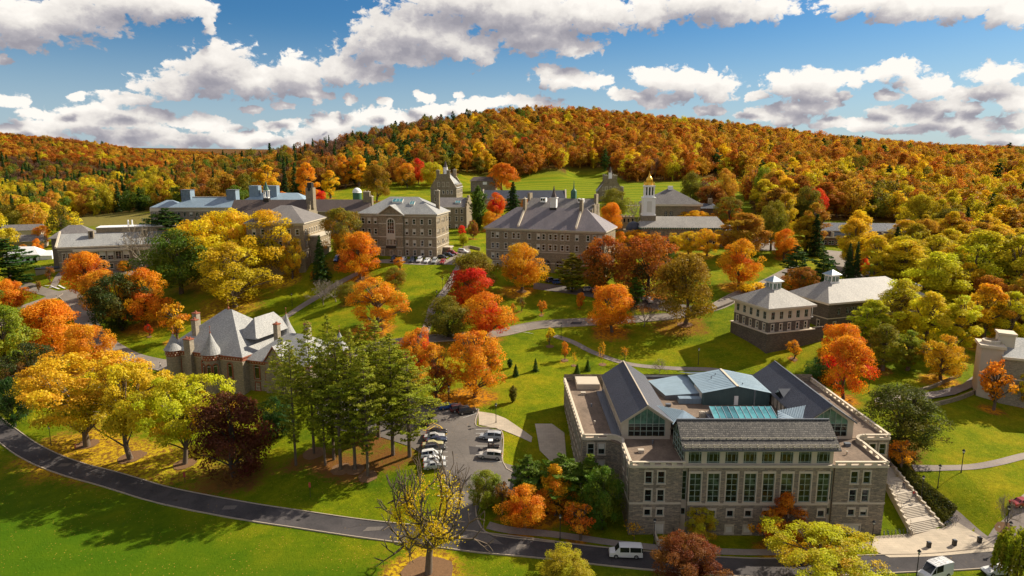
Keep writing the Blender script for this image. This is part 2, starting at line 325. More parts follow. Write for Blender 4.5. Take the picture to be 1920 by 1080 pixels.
# ------------------------------------------------------------------ mesh building
class MB:
    def __init__(s): s.v = []; s.f = []; s.m = []
    def add(s, verts, faces, mi=0):
        o = len(s.v); s.v += [tuple(p) for p in verts]
        for f in faces: s.f.append(tuple(o + i for i in f)); s.m.append(mi)
    def quad(s, a, b, c, d, mi=0): s.add((a, b, c, d), ((0, 1, 2, 3),), mi)
    def tri(s, a, b, c, mi=0): s.add((a, b, c), ((0, 1, 2),), mi)
    def box(s, x0, x1, y0, y1, z0, z1, mi=0):
        s.add([(x0,y0,z0),(x1,y0,z0),(x1,y1,z0),(x0,y1,z0),(x0,y0,z1),(x1,y0,z1),(x1,y1,z1),(x0,y1,z1)],
              [(0,3,2,1),(4,5,6,7),(0,1,5,4),(1,2,6,5),(2,3,7,6),(3,0,4,7)], mi)
    def obox(s, p, q, w, z0, z1, mi=0, ext=0.0):
        """box along the plan segment p-q, width w"""
        dx, dy = q[0]-p[0], q[1]-p[1]; L = hypot(dx, dy) or 1; dx /= L; dy /= L; nx, ny = -dy*w/2, dx*w/2
        p = (p[0]-dx*ext, p[1]-dy*ext); q = (q[0]+dx*ext, q[1]+dy*ext)
        c = [(p[0]-nx,p[1]-ny),(q[0]-nx,q[1]-ny),(q[0]+nx,q[1]+ny),(p[0]+nx,p[1]+ny)]
        s.prism(c, z0, z1, mi)
    def prism(s, poly, z0, z1, mi=0, mtop=None):
        n = len(poly)
        v = [(x, y, z0) for x, y in poly] + [(x, y, z1) for x, y in poly]
        s.add(v, [(i, (i+1) % n, n+(i+1) % n, n+i) for i in range(n)] + [tuple(range(n-1, -1, -1))], mi)
        s.add([(x, y, z1) for x, y in poly], [tuple(range(n))], mi if mtop is None else mtop)
    def tube(s, p, q, r0, r1, n=8, mi=0, cap=True):
        p = Vector(p); q = Vector(q); d = (q-p)
        if d.length < 1e-6: return
        d.normalize(); a = d.orthogonal().normalized(); b = d.cross(a)
        v = []
        for c, r in ((p, r0), (q, r1)):
            for i in range(n):
                t = 2*pi*i/n; v.append(c + a*cos(t)*r + b*sin(t)*r)
        f = [(i, (i+1) % n, n+(i+1) % n, n+i) for i in range(n)]
        if cap: f += [tuple(range(n-1, -1, -1)), tuple(range(n, 2*n))]
        s.add(v, f, mi)
    def lathe(s, prof, c=(0, 0), n=16, mi=0):
        """prof = [(radius, z)...]"""
        o = []
        for r, z in prof:
            for i in range(n):
                t = 2*pi*i/n; o.append((c[0]+cos(t)*r, c[1]+sin(t)*r, z))
        s.add(o, [(k*n+i, k*n+(i+1) % n, (k+1)*n+(i+1) % n, (k+1)*n+i) for k in range(len(prof)-1) for i in range(n)], mi)
    def hip(s, x0, x1, y0, y1, z, h, inset, ov=0.0, mi=0, th=0.25, mt=None, ridge='x'):
        """hipped roof with ridge; inset = hip run from each end (0 gives open gable)"""
        x0 -= ov; x1 += ov; y0 -= ov; y1 += ov
        if ridge == 'x':
            ym = (y0+y1)/2; a = (x0+inset, ym, z+h); b = (x1-inset, ym, z+h)
            c = [(x0,y0,z),(x1,y0,z),(x1,y1,z),(x0,y1,z)]
            s.add(c+[a, b], [(0,1,5,4),(2,3,4,5)], mi); s.add(c+[a, b], [(1,2,5),(3,0,4)], mi)
        else:
            xm = (x0+x1)/2; a = (xm, y0+inset, z+h); b = (xm, y1-inset, z+h)
            c = [(x0,y0,z),(x1,y0,z),(x1,y1,z),(x0,y1,z)]
            s.add(c+[a, b], [(1,2,5,4),(3,0,4,5)], mi); s.add(c+[a, b], [(0,1,4),(2,3,5)], mi)
        if th: s.box(x0, x1, y0, y1, z-th, z-0.004, mi if mt is None else mt)
    def wall(s, a, b, z0, z1, ops=(), depth=0.25, mi=0):
        """wall face from a to b (outside on the right hand) with real recessed openings (s0,s1,za,zb)"""
        L = hypot(b[0]-a[0], b[1]-a[1]); dx, dy = (b[0]-a[0])/L, (b[1]-a[1])/L; nx, ny = dy, -dx
        xs = sorted({0.0, L} | {min(max(o[i], 0), L) for o in ops for i in (0, 1)}); zs = sorted({z0, z1} | {min(max(o[i], z0), z1) for o in ops for i in (2, 3)})
        P = lambda t, z, d=0.0: (a[0]+dx*t-nx*d, a[1]+dy*t-ny*d, z)
        # merge runs along each row
        for zi in range(len(zs)-1):
            za, zb = zs[zi], zs[zi+1]; zm = (za+zb)/2
            if zb-za < 1e-5: continue
            run = None
            for xi in range(len(xs)-1):
                xm = (xs[xi]+xs[xi+1])/2
                solid = not any(o[0] < xm < o[1] and o[2] < zm < o[3] for o in ops)
                if solid and run is None: run = xs[xi]
                if (not solid or xi == len(xs)-2) and run is not None:
                    e = xs[xi+1] if solid else xs[xi]
                    if e-run > 1e-5: s.quad(P(run, za), P(e, za), P(e, zb), P(run, zb), mi)
                    run = None
        for (s0, s1, za, zb) in ops:
            s.quad(P(s0, za), P(s0, za, depth), P(s0, zb, depth), P(s0, zb), mi); s.quad(P(s1, za, depth), P(s1, za), P(s1, zb), P(s1, zb, depth), mi)
            s.quad(P(s0, za), P(s1, za), P(s1, za, depth), P(s0, za, depth), mi); s.quad(P(s0, zb, depth), P(s1, zb, depth), P(s1, zb), P(s0, zb), mi)
    def mesh(s, name, mats, smooth=False):
        me = bpy.data.meshes.new(name); me.from_pydata(s.v, [], s.f)
        for m in mats: me.materials.append(M(m) if isinstance(m, str) else m)
        n = len(s.f)
        me.polygons.foreach_set('material_index', s.m)
        if smooth: me.polygons.foreach_set('use_smooth', [True]*n)
        uv = me.uv_layers.new(name='UVMap'); me.update()
        co = np.array(s.v, dtype=np.float64); nl = len(me.loops)
        vi = np.empty(nl, np.int32); me.loops.foreach_get('vertex_index', vi)
        nr = np.empty(n*3); me.polygons.foreach_get('normal', nr); nr = nr.reshape(-1, 3)
        lt = np.empty(n, np.int32); me.polygons.foreach_get('loop_total', lt); nr = np.repeat(nr, lt, axis=0)
        t = np.stack([-nr[:, 1], nr[:, 0], np.zeros(nl)], 1); ln = np.linalg.norm(t, axis=1)
        flat = ln < 0.05; t[flat] = (1, 0, 0); ln[flat] = 1; t /= ln[:, None]
        b = np.cross(nr, t); p = co[vi]
        uvs = np.stack([(p*t).sum(1), (p*b).sum(1)], 1).astype(np.float32)
        uv.data.foreach_set('uv', uvs.ravel())
        return me
    def obj(s, name, mats, parent=None, smooth=False, **kw):
        return link(name, s.mesh(name, mats, smooth), parent, **kw)
def link(name, data, parent=None, loc=None, rot=None, **props):
    o = bpy.data.objects.new(name, data); COL.objects.link(o)
    if parent is not None: o.parent = parent
    if loc is not None: o.location = loc
    if rot is not None: o.rotation_euler = rot if not isinstance(rot, (int, float)) else (0, 0, rot)
    for k, v in props.items(): o[k] = v
    return o
def thing(name, label, cat, loc=(0, 0, 0), rot=0.0, group=None):
    o = link(name, None, None, loc, rot); o['label'] = label; o['category'] = cat
    o.empty_display_size = 0.5
    if group: o['group'] = group
    return o
def tag(o, label, cat, group=None):
    o['label'] = label; o['category'] = cat
    if group: o['group'] = group
    return o
def dup(root, loc=None, rot=None, scale=None):
    r = root.copy(); COL.objects.link(r)
    if loc is not None: r.location = loc
    if rot is not None: r.rotation_euler = (0, 0, rot)
    if scale is not None: r.scale = scale
    for ch in list(root.children):
        c = ch.copy(); COL.objects.link(c); c.parent = r
        for g in ch.children:
            d = g.copy(); COL.objects.link(d); d.parent = c
    return r

# ------------------------------------------------------------------ windows
_win = {}
def window_meshes(w, h, st):
    k = (round(w, 2), round(h, 2), st)
    if k in _win: return _win[k]
    f = MB(); style, trim, sash, glass = st
    t = 0.16
    # stone surround, proud of the wall (material 0); sash bars (1)
    if trim:
        sw = 0.20
        f.box(-w/2-sw, w/2+sw, -0.08, 0.10, h, h+(0.42 if style != 'sash' else 0.26), 0); f.box(-w/2-sw-0.08, w/2+sw+0.08, -0.14, 0.12, -0.22, 0, 0)
        f.box(-w/2-sw, -w/2, -0.06, 0.10, 0, h, 0); f.box(w/2, w/2+sw, -0.06, 0.10, 0, h, 0)
    b = 0.09
    f.box(-w/2, w/2, 0.08, 0.2, 0, b, 1); f.box(-w/2, w/2, 0.08, 0.2, h-b, h, 1)
    f.box(-w/2, -w/2+b, 0.08, 0.2, b, h-b, 1); f.box(w/2-b, w/2, 0.08, 0.2, b, h-b, 1)
    if style == 'sash': f.box(-w/2+b, w/2-b, 0.09, 0.2, h*.5-.045, h*.5+.045, 1)
    elif isinstance(style, str) and style.startswith('grid'):
        nx, nz = int(style[4]), int(style[5])
        for i in range(1, nx): x = -w/2+w*i/nx; f.box(x-.045, x+.045, 0.09, 0.2, b, h-b, 1)
        for i in range(1, nz): z = h*i/nz; f.box(-w/2+b, w/2-b, 0.10, 0.195, z-.04, z+.04, 1)
    elif style == 'cler':   # clerestory: thin border lights
        for x in (-w*.33, w*.33): f.box(x-.035, x+.035, 0.09, 0.2, b, h-b, 1)
        for z in (h*.82, h*.14): f.box(-w/2+b, w/2-b, 0.10, 0.195, z-.035, z+.035, 1)
        f.box(-.03, .03, 0.095, 0.2, h*.14+.04, h*.82-.04, 1)
    fm = f.mesh('window', [trim or 'cream', sash])
    g = MB(); g.box(-w/2+b, w/2-b, 0.15, 0.19, b, h-b, 0); gm = g.mesh('pane', [glass])
    s = MB(); s.box(-w/2+b, w/2-b, 0.125, 0.145, h*.52, h-b, 0); sm = s.mesh('window_shade', ['window_shade'])
    _win[k] = (fm, gm, sm)
    return _win[k]
RW = random.Random(11)
def put_window(parent, a, b, s, z, w, h, st, shade=0.35):
    L = hypot(b[0]-a[0], b[1]-a[1]); dx, dy = (b[0]-a[0])/L, (b[1]-a[1])/L
    fm, gm, sm = window_meshes(w, h, st)
    o = link('window', fm, parent, (a[0]+dx*s, a[1]+dy*s, z), atan2(dy, dx))
    link('pane', gm, o)
    if RW.random() < shade: link('window_shade', sm, o, (0, 0, 0))
    return o
def facade(mb, parent, a, b, z0, z1, wins, mi=0, shade=0.35, depth=0.25):
    """wins: (s centre, z sill, w, h, style)"""
    mb.wall(a, b, z0, z1, [(s-w/2, s+w/2, z, z+h) for s, z, w, h, st in wins], depth, mi)
    for s, z, w, h, st in wins: put_window(parent, a, b, s, z, w, h, st, shade)
def wgrid(ss, zs, w, h, st): return [(s, z, w, h, st) for z in zs for s in ss]
def arch_window(parent, a, b, s, z, w, h, trim='cream', sash='frame_white', glass='glass_dark', bars=(2, 4), ring=0.3):
    """round headed window set proud of the wall: surround, bars, pane"""
    L = hypot(b[0]-a[0], b[1]-a[1]); dx, dy = (b[0]-a[0])/L, (b[1]-a[1])/L
    f = MB(); r = w/2; hs = h-r; n = 10
    out = [(-r-ring, 0)] + [(-cos(pi*i/n)*(r+ring), hs+sin(pi*i/n)*(r+ring)) for i in range(n+1)] + [(r+ring, 0)]
    inn = [(-r, 0)] + [(-cos(pi*i/n)*r, hs+sin(pi*i/n)*r) for i in range(n+1)] + [(r, 0)]
    for i in range(len(out)-1):
        p, q, u, v = out[i], out[i+1], inn[i+1], inn[i]
        A = [(p[0], -.14, p[1]), (q[0], -.14, q[1]), (u[0], -.14, u[1]), (v[0], -.14, v[1])]; B = [(x, 0.0, zz) for x, _, zz in A]
        f.add(A+B, [(0, 3, 2, 1), (0, 1, 5, 4), (2, 3, 7, 6)], 0)
    f.box(-r-ring-.1, r+ring+.1, -.2, 0, -.22, 0, 0)
    for i in range(bars[0]+1):
        x = -r+w*i/bars[0]; zz = hs+sqrt(max(0, r*r-x*x)); f.box(x-.05, x+.05, -.07, -.02, 0, max(hs, zz)-.02, 1)
    for i in range(bars[1]+1): zz = .04+(hs-.08)*i/bars[1]; f.box(-r, r, -.075, -.025, zz-.045, zz+.045, 1)
    o = link('arched_window', f.mesh('arched_window', [trim, sash]), parent, (a[0]+dx*s, a[1]+dy*s, z), atan2(dy, dx))
    g = MB(); g.add([(x, -.015, zz) for x, zz in inn], [tuple(range(len(inn)))], 0); link('pane', g.mesh('pane', [glass]), o)
    return o
# ------------------------------------------------------------------ lie of the land
CTRL = [  # points of the photograph with their height above the lower road
 (0,1079,-1.2),(500,1079,-0.8),(960,1079,0.0),(1919,1079,0.6),(0,900,-0.5),(300,1000,-0.6),
 (0,800,0.6),(150,882,0.4),(300,925,0.4),(600,978,0.5),(900,1018,0.6),(1172,1045,0.6),(1400,1062,0.7),(1700,1058,0.8),(1920,1050,0.9),
 (120,830,1.4),(250,870,1.5),(400,900,1.5),(600,890,2.6),(700,930,1.8),(500,850,3.0),
 (-150,800,1.0),(2080,1050,1.5),(-150,1079,-1),
 (1180,1003,1.0),(1420,1005,1.0),(1640,1006,1.0),(1780,1025,1.0),(1711,1000,1.2),(1768,990,1.3),
 (1060,985,1.2),(960,960,2.4),(870,960,2.4),(870,900,4.0),(930,880,4.6),(850,830,6.0),(930,800,6.6),(830,770,7.2),(700,770,6.8),(640,740,6.6),
 (1030,820,6.0),(1000,850,4.4),(1060,870,3.4),
 (440,755,3.2),(560,760,5.2),(330,740,4.2),(320,690,6.6),(200,655,7.2),(110,640,7.4),(150,590,10.5),(90,540,13.5),(40,620,8.0),(-60,560,10),(-60,680,5),(0,720,3.5),(60,700,4.0),
 (300,600,11),(220,620,9),(420,600,11.5),(520,600,12),(600,560,16),(500,540,19),
 (890,742,8.0),(960,770,7.8),(1000,700,10.0),(1100,640,13.0),(1000,622,14.0),(1200,600,16.0),(1350,580,18.5),(1300,690,10.0),(1180,690,10.2),(1437,655,14.0),(1350,640,14.2),(1420,540,22),(1500,560,19),
 (700,612,15),(640,640,12.5),(750,560,19.5),(800,515,24.5),(830,492,27.3),(690,500,26.3),(600,490,27.0),(560,500,25),(860,485,28),(760,600,15.6),(840,625,14.2),(900,560,19),
 (1050,517,23.6),(950,520,23.0),(1150,530,21.8),(1215,560,19.5),(980,565,18.8),(1080,590,17.2),
 (115,512,18),(250,505,17.6),(200,520,16.8),(80,485,18.5),(50,490,18.5),(330,520,19.5),(420,500,22.5),
 (330,425,30.5),(200,412,26.5),(60,440,22),(0,445,21),(600,440,31),(480,440,31),(-200,450,20),
 (850,428,33.6),(860,385,42),(900,345,48),(870,455,31),(930,470,28),(660,400,38),(665,362,44),(480,370,40),
 (1050,375,43),(1200,375,43),(1340,380,41),(1200,343,50.5),(1080,333,52.5),(990,338,51),(1390,338,52),(1330,440,33),(1250,458,31),(1400,445,32),(1440,380,43),
 (1600,458,30),(1700,470,28),(1560,500,26),(1500,470,29),(1620,525,24),(1600,600,16.5),(1560,650,14.5),(1440,460,30.5),
 (1500,690,10.8),(1580,740,9.4),(1640,745,9.6),(1700,757,9.6),(1770,730,10.4),(1840,712,11),(1890,745,9.6),(1900,760,8.6),(1700,800,8.2),(1700,870,6.8),(1800,880,6.4),(1900,850,7.0),(1790,920,5.2),(1900,960,4.4),(1668,886,6.4),
 (1730,950,3.8),(1800,1000,1.9),(1900,1010,1.8),(1660,960,1.8),(1655,930,2.4),
 (1700,600,14.5),(1800,560,15.5),(1800,480,22),(1900,640,12.5),(1900,520,18),(1900,430,29),(1800,440,28),(2100,640,12),(2100,480,20),(1720,690,11.4),
]
CTRL_W = [  # hills beyond, in metres
 (-30,-60,-3),(-150,-20,-3),(150,-20,-2),(-260,120,-2),(300,100,3),(-400,300,10),(420,250,12),(-600,60,0),(600,60,4),(0,-400,-12),(-900,-300,-12),(900,-300,-8),
 # main hill
 (40,620,62),(150,640,66),(-60,600,60),(300,620,62),(40,760,88),(200,760,82),(90,900,114),(180,960,110),(20,920,116),(-40,900,112),(-120,850,97),(-210,820,76),(-130,700,64),(-280,780,60),(-330,720,44),(-370,860,56),
 (330,900,90),(470,860,68),(600,820,58),(330,740,70),(430,640,54),(560,560,44),(450,480,34),(90,1200,98),(300,1200,90),(600,1150,66),(0,1500,80),(720,950,62),(900,900,58),
 (-200,560,44),(-330,560,28),(-180,620,52),
 # valley and western ridge
 (-450,560,18),(-600,700,14),(-500,900,16),(-750,900,28),(-380,1000,20),(-300,1100,34),(-650,1150,44),(-1000,1100,72),(-900,1450,88),(-1250,1300,118),(-620,1500,34),(-420,1600,28),(-1600,1500,134),(-300,2200,34),(-800,2100,34),
 (-1500,3800,95),(-1900,5000,140),(0,3000,90),(-500,5200,150),(1500,3000,90),(3000,2000,100),(3000,0,20),(-3000,0,10),(-3000,3000,150),(0,-3000,0),(3000,6000,100),(-3500,6500,180),(200,6500,120),
 (-700,400,12),(-1000,500,14),(800,300,16),(1000,600,40),
]
for _f in (0, .25, .5, .75, 1):
    for _k in (-.12, .5, 1.12): CTRL_W.append((72.6+2*_f+_k*(7-4*_f), 113.6+16*_f+_k*(2.1-1.5*_f), 1.15+5.35*_f-.55))
_c = np.array([at(*p) for p in CTRL] + [tuple(map(float, p)) for p in CTRL_W])
def _phi(d2): return np.sqrt(d2 + 30.0)
def _fit():
    X = _c[:, :2]; n = len(X)
    d2 = ((X[:, None] - X[None]) ** 2).sum(2)
    A = np.zeros((n + 3, n + 3)); A[:n, :n] = _phi(d2)
    sc = np.minimum(np.hypot(X[:, 0], X[:, 1]), 1500)
    A[:n, :n] -= np.diag(0.3 + sc * 0.003)
    A[:n, n] = 1; A[:n, n + 1:] = X / 1000; A[n:, :n] = A[:n, n:].T
    b = np.concatenate([_c[:, 2], np.zeros(3)])
    return np.linalg.solve(A, b), X
_w, _X = _fit()
def Hn(x, y):
    x = np.asarray(x, float); y = np.asarray(y, float); out = np.empty(x.shape).ravel(); xf = x.ravel(); yf = y.ravel()
    for i in range(0, len(xf), 20000):
        a = xf[i:i+20000]; b = yf[i:i+20000]
        d2 = (a[:, None]-_X[None, :, 0])**2 + (b[:, None]-_X[None, :, 1])**2
        out[i:i+20000] = _phi(d2) @ _w[:-3] + _w[-3] + a/1000*_w[-2] + b/1000*_w[-1]
    return out.reshape(x.shape)
def H(x, y): return float(Hn([x], [y])[0])
_T = np.geomspace(60, 6000, 700)
def G(u, v):
    d = ray(u, v); tt = _T / d[1]
    x = d[0]*tt; y = d[1]*tt; z = CH + d[2]*tt; h = Hn(x, y); s = z - h
    k = np.where((s[:-1] > 0) & (s[1:] <= 0))[0]
    if len(k) == 0: return (float(x[-1]), float(y[-1]), float(h[-1]))
    k = k[0]; f = s[k] / (s[k] - s[k+1]); t = tt[k] + (tt[k+1]-tt[k]) * f
    X, Y = float(d[0]*t), float(d[1]*t)
    return (X, Y, H(X, Y))
def proj(x, y, z):
    D = y*FWD[0] + (z-CH)*FWD[1]; U = y*UPV[0] + (z-CH)*UPV[1]
    return 960 + F*x/D, 540 - F*U/D

# ------------------------------------------------------------------ ground materials
def ground_material():
    m, N, b = newmat('lawn_and_leaf_litter')
    tc = N.new('ShaderNodeTexCoord').outputs['Object']
    at1 = N.new('ShaderNodeAttribute', attribute_name='litter'); at2 = N.new('ShaderNodeAttribute', attribute_name='cover')
    big = N.noise(tc, 0.035, 4, 0.6); mid = N.noise(tc, 0.16, 5, 0.65); fine = N.noise(tc, 1.1, 5, 0.75); blade = N.noise(tc, 4.5, 3, 0.8)
    g = N.ramp(N.math('MULTIPLY_ADD', mid, 0.5, N.math('MULTIPLY', big, 0.5)), [(0.36, (0.065, 0.115, 0.003)), (0.50, (0.155, 0.185, 0.004)), (0.64, (0.28, 0.235, 0.008))])
    g = N.mix(1.0, g, N.ramp(fine, [(0.3, (0.72, 0.76, 0.7)), (0.7, (1.25, 1.2, 1.2))]), 'MULTIPLY')
    g = N.mix(1.0, g, N.ramp(blade, [(0.35, (0.78,) * 3), (0.65, (1.2,) * 3)]), 'MULTIPLY')
    sy_ = N.new('ShaderNodeSeparateXYZ', i_0=tc)
    low = N.mapr(N.math('ADD', sy_.outputs[1], N.math('MULTIPLY', sy_.outputs[0], 0.33)), 85, 118, 1, 0)     # the mown lower field is greener; its shade is put into the colour too
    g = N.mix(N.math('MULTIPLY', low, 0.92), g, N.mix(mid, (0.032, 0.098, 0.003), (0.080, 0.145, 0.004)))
    # single fallen leaves, thin everywhere
    vo = N.new('ShaderNodeTexVoronoi'); vo.inputs['Scale'].default_value = 1.4; N.link(tc, vo.inputs['Vector'])
    spk = N.math('MULTIPLY', N.mapr(vo.outputs['Distance'], 0.10, 0.17, 1, 0), N.mapr(N.noise(tc, 0.12, 3), 0.38, 0.56, 0, 0.9))
    g = N.mix(spk, g, (0.42, 0.26, 0.04))
    # litter under trees takes its tree's colour
    f = N.math('ADD', at1.outputs['Alpha'], N.math('MULTIPLY', N.math('SUBTRACT', fine, 0.5), 1.1))
    f = N.math('ADD', f, N.math('MULTIPLY', N.math('SUBTRACT', mid, 0.5), 0.8))
    lf = N.math('MULTIPLY', N.mapr(f, 0.38, 0.70), N.mapr(at1.outputs['Alpha'], 0.0, 0.15))
    lc = N.mix(N.mapr(fine, 0.4, 0.6), at1.outputs['Color'], (0.20, 0.095, 0.02))
    g = N.mix(lf, g, lc)
    s = N.new('ShaderNodeSeparateColor', i_0=at2.outputs['Color'])
    g = N.mix(s.outputs[0], g, N.ramp(fine, [(0.3, (0.05, 0.028, 0.012)), (0.55, (0.13, 0.065, 0.018)), (0.75, (0.26, 0.12, 0.02))]))
    g = N.mix(s.outputs[1], g, N.mix(N.mapr(N.math('SINE', N.math('MULTIPLY', N.math('ADD', N.new('ShaderNodeSeparateXYZ', i_0=tc).outputs[1], N.math('MULTIPLY', big, 22.0)), 0.42)), -0.5, 0.5), (0.19, 0.205, 0.006), (0.125, 0.175, 0.004)))       # playing field
    g = N.mix(s.outputs[2], g, N.mix(fine, (0.22, 0.19, 0.05), (0.15, 0.12, 0.03)))          # rough meadow
    N.link(g, b.inputs['Base Color']); b.inputs['Roughness'].default_value = 1.0; b.inputs['Specular IOR Level'].default_value = 0.05
    bp = N.new('ShaderNodeBump'); bp.inputs['Strength'].default_value = 0.7; bp.inputs['Distance'].default_value = 0.25
    N.link(N.math('ADD', fine, blade), bp.inputs['Height']); N.link(bp.outputs[0], b.inputs['Normal'])
ground_material()
def asphalt(name, c1, c2, rough=0.95, cracks=True):
    m, N, b = newmat(name); tc = N.new('ShaderNodeTexCoord').outputs['Object']
    n = N.noise(tc, 0.10, 6, 0.65); f = N.noise(tc, 3.0, 3, 0.7)
    c = N.mix(N.mapr(n, 0.35, 0.65), c1, c2); c = N.mix(1.0, c, N.ramp(f, [(0.3, (0.85,) * 3), (0.7, (1.12,) * 3)]), 'MULTIPLY')
    if cracks:
        vo = N.new('ShaderNodeTexVoronoi', feature='DISTANCE_TO_EDGE'); vo.inputs['Scale'].default_value = 0.09
        N.link(N.vmath('ADD', tc, N.vmath('SCALE', N.noise(tc, 0.3, 3, out=1))), vo.inputs['Vector'])
        c = N.mix(N.mapr(vo.outputs['Distance'], 0.003, 0.009, 0.22, 0), c, tuple(q * 0.55 for q in c1))
    vo2 = N.new('ShaderNodeTexVoronoi'); vo2.inputs['Scale'].default_value = 0.9; N.link(tc, vo2.inputs['Vector'])
    spk = N.math('MULTIPLY', N.mapr(vo2.outputs['Distance'], 0.09, 0.14, 1, 0), N.mapr(N.noise(tc, 0.09, 2), 0.52, 0.62, 0, 0.55))
    c = N.mix(spk, c, (0.38, 0.22, 0.04))
    N.link(c, b.inputs['Base Color']); b.inputs['Roughness'].default_value = rough; b.inputs['Specular IOR Level'].default_value = 0.2
asphalt('asphalt_dark', (0.050, 0.046, 0.047), (0.092, 0.082, 0.080))
asphalt('asphalt_lot', (0.135, 0.118, 0.105), (0.175, 0.152, 0.132))
asphalt('asphalt_worn', (0.21, 0.18, 0.15), (0.28, 0.24, 0.20))
asphalt('asphalt_path', (0.22, 0.185, 0.16), (0.30, 0.25, 0.21), cracks=False)
def paving():
    m, N, b = newmat('plaza_paving'); tc = N.new('ShaderNodeTexCoord').outputs['Object']
    br = N.new('ShaderNodeTexBrick'); N.link(N.new('ShaderNodeMapping', i_0=tc).outputs[0], br.inputs['Vector'])
    br.inputs['Scale'].default_value = 1; br.inputs['Brick Width'].default_value = 1.2; br.inputs['Row Height'].default_value = 0.6; br.inputs['Mortar Size'].default_value = 0.02
    br.inputs['Color1'].default_value = (0.50, 0.41, 0.30, 1); br.inputs['Color2'].default_value = (0.44, 0.365, 0.27, 1); br.inputs['Mortar'].default_value = (0.34, 0.28, 0.2, 1)
    c = N.mix(1.0, br.outputs[0], N.ramp(N.noise(tc, 0.3, 5), [(0.3, (0.88,) * 3), (0.7, (1.1,) * 3)]), 'MULTIPLY')
    N.link(c, b.inputs['Base Color']); b.inputs['Roughness'].default_value = 0.9
paving()
plain('kerb_stone', (0.40, 0.33, 0.25), 0.9, 0.15, 0.8)
plain('marking_white', (0.62, 0.60, 0.56), 0.8, 0.12, 1.5)
plain('marking_yellow', (0.60, 0.38, 0.05), 0.8, 0.15, 1.5)
plain('mulch', (0.19, 0.105, 0.05), 1.0, 0.45, 3.0, bump=0.8)

# ------------------------------------------------------------------ draped sheets
def spline(pts, step=2.0):
    P = [Vector(p[:2]) for p in pts]; P = [P[0]*2-P[1]] + P + [P[-1]*2-P[-2]]
    out = []
    for i in range(1, len(P)-2):
        a, b, c, d = P[i-1:i+3]; n = max(2, int((c-b).length/step))
        for k in range(n):
            t = k/n; out.append(0.5*((2*b)+(c-a)*t+(2*a-5*b+4*c-d)*t*t+(3*b-a-3*c+d)*t**3))
    out.append(P[-2]); return out
ROADS = []
def ribbon(name, pts, width, mat, off, cross=5, kerb=None, kind='structure', step=2.0):
    S = spline(pts, step); n = len(S); T = [(S[min(i+1, n-1)]-S[max(i-1, 0)]).normalized() for i in range(n)]
    W_ = width if callable(width) else (lambda f: width)
    rows = []
    for i, (p, t) in enumerate(zip(S, T)):
        nr = Vector((-t.y, t.x)); w = W_(i/(n-1)); rows.append([p + nr*(w*(k/(cross-1)-0.5)) for k in range(cross)])
    A = np.array([[tuple(q) for q in r] for r in rows]); Z = Hn(A[..., 0], A[..., 1]) + off
    mb = MB()
    mb.add([(A[i, k, 0], A[i, k, 1], Z[i, k]) for i in range(n) for k in range(cross)],
           [(i*cross+k+1, i*cross+k, (i+1)*cross+k, (i+1)*cross+k+1) for i in range(n-1) for k in range(cross-1)])
    for i in range(len(mb.f)): mb.f[i] = mb.f[i][::-1]
    o = mb.obj(name, [mat], kind=kind); fix_up(o)
    for i in range(n): ROADS.append((S[i].x, S[i].y, W_(i/(n-1))/2))
    if kerb:
        for side in kerb:
            kp = [A[i, 0 if side < 0 else -1] for i in range(n)]
            kerbline(name + '_kerb', kp, off)
    return o
def fix_up(o):
    me = o.data; nz = sum(p.normal.z*p.area for p in me.polygons)
    if nz < 0: me.flip_normals()
def kerbline(name, kp, off, w=0.20, h=0.12, mat='kerb_stone'):
    mb = MB(); n = len(kp); v = []
    kp = [Vector((float(p[0]), float(p[1]))) for p in kp]
    zz = Hn([p.x for p in kp], [p.y for p in kp])
    for i, p in enumerate(kp):
        t = (kp[min(i+1, n-1)]-kp[max(i-1, 0)]).normalized(); nr = Vector((-t.y, t.x))*w/2; z = float(zz[i])
        v += [(p.x-nr.x, p.y-nr.y, z-.3), (p.x-nr.x, p.y-nr.y, z+off+h), (p.x+nr.x, p.y+nr.y, z+off+h), (p.x+nr.x, p.y+nr.y, z-.3)]
    mb.add(v, [(i*4+k, i*4+k+1, (i+1)*4+k+1, (i+1)*4+k) for i in range(n-1) for k in range(3)])
    o = mb.obj(name, [mat], kind='structure'); return o
def patch(name, poly, mat, off, res=2.5, smooth_edge=False, kind='structure', parent=None):
    P = []
    for i, p in enumerate(poly):
        q = poly[(i+1) % len(poly)]; L = hypot(q[0]-p[0], q[1]-p[1]); n = max(1, int(L/res))
        P += [(p[0]+(q[0]-p[0])*k/n, p[1]+(q[1]-p[1])*k/n) for k in range(n)]
    nb = len(P); xs = [p[0] for p in P]; ys = [p[1] for p in P]
    def inside(x, y):
        c = False; j = nb-1
        for i in range(nb):
            if (ys[i] > y) != (ys[j] > y) and x < (xs[j]-xs[i])*(y-ys[i])/(ys[j]-ys[i])+xs[i]: c = not c
            j = i
        return c
    pts = [Vector(p) for p in P]
    x = min(xs)+res/2
    while x < max(xs):
        y = min(ys)+res/2
        while y < max(ys):
            if inside(x, y): pts.append(Vector((x, y)))
            y += res
        x += res
    r = geometry.delaunay_2d_cdt(pts, [(i, (i+1) % nb) for i in range(nb)], [], 1, 1e-4)
    vv = np.array([tuple(p) for p in r[0]]); z = Hn(vv[:, 0], vv[:, 1]) + off
    mb = MB(); mb.add([(vv[i, 0], vv[i, 1], z[i]) for i in range(len(vv))], r[2])
    o = mb.obj(name, [mat], parent, kind=kind); fix_up(o); return o
GP = lambda *uv: [G(*p)[:2] for p in uv]
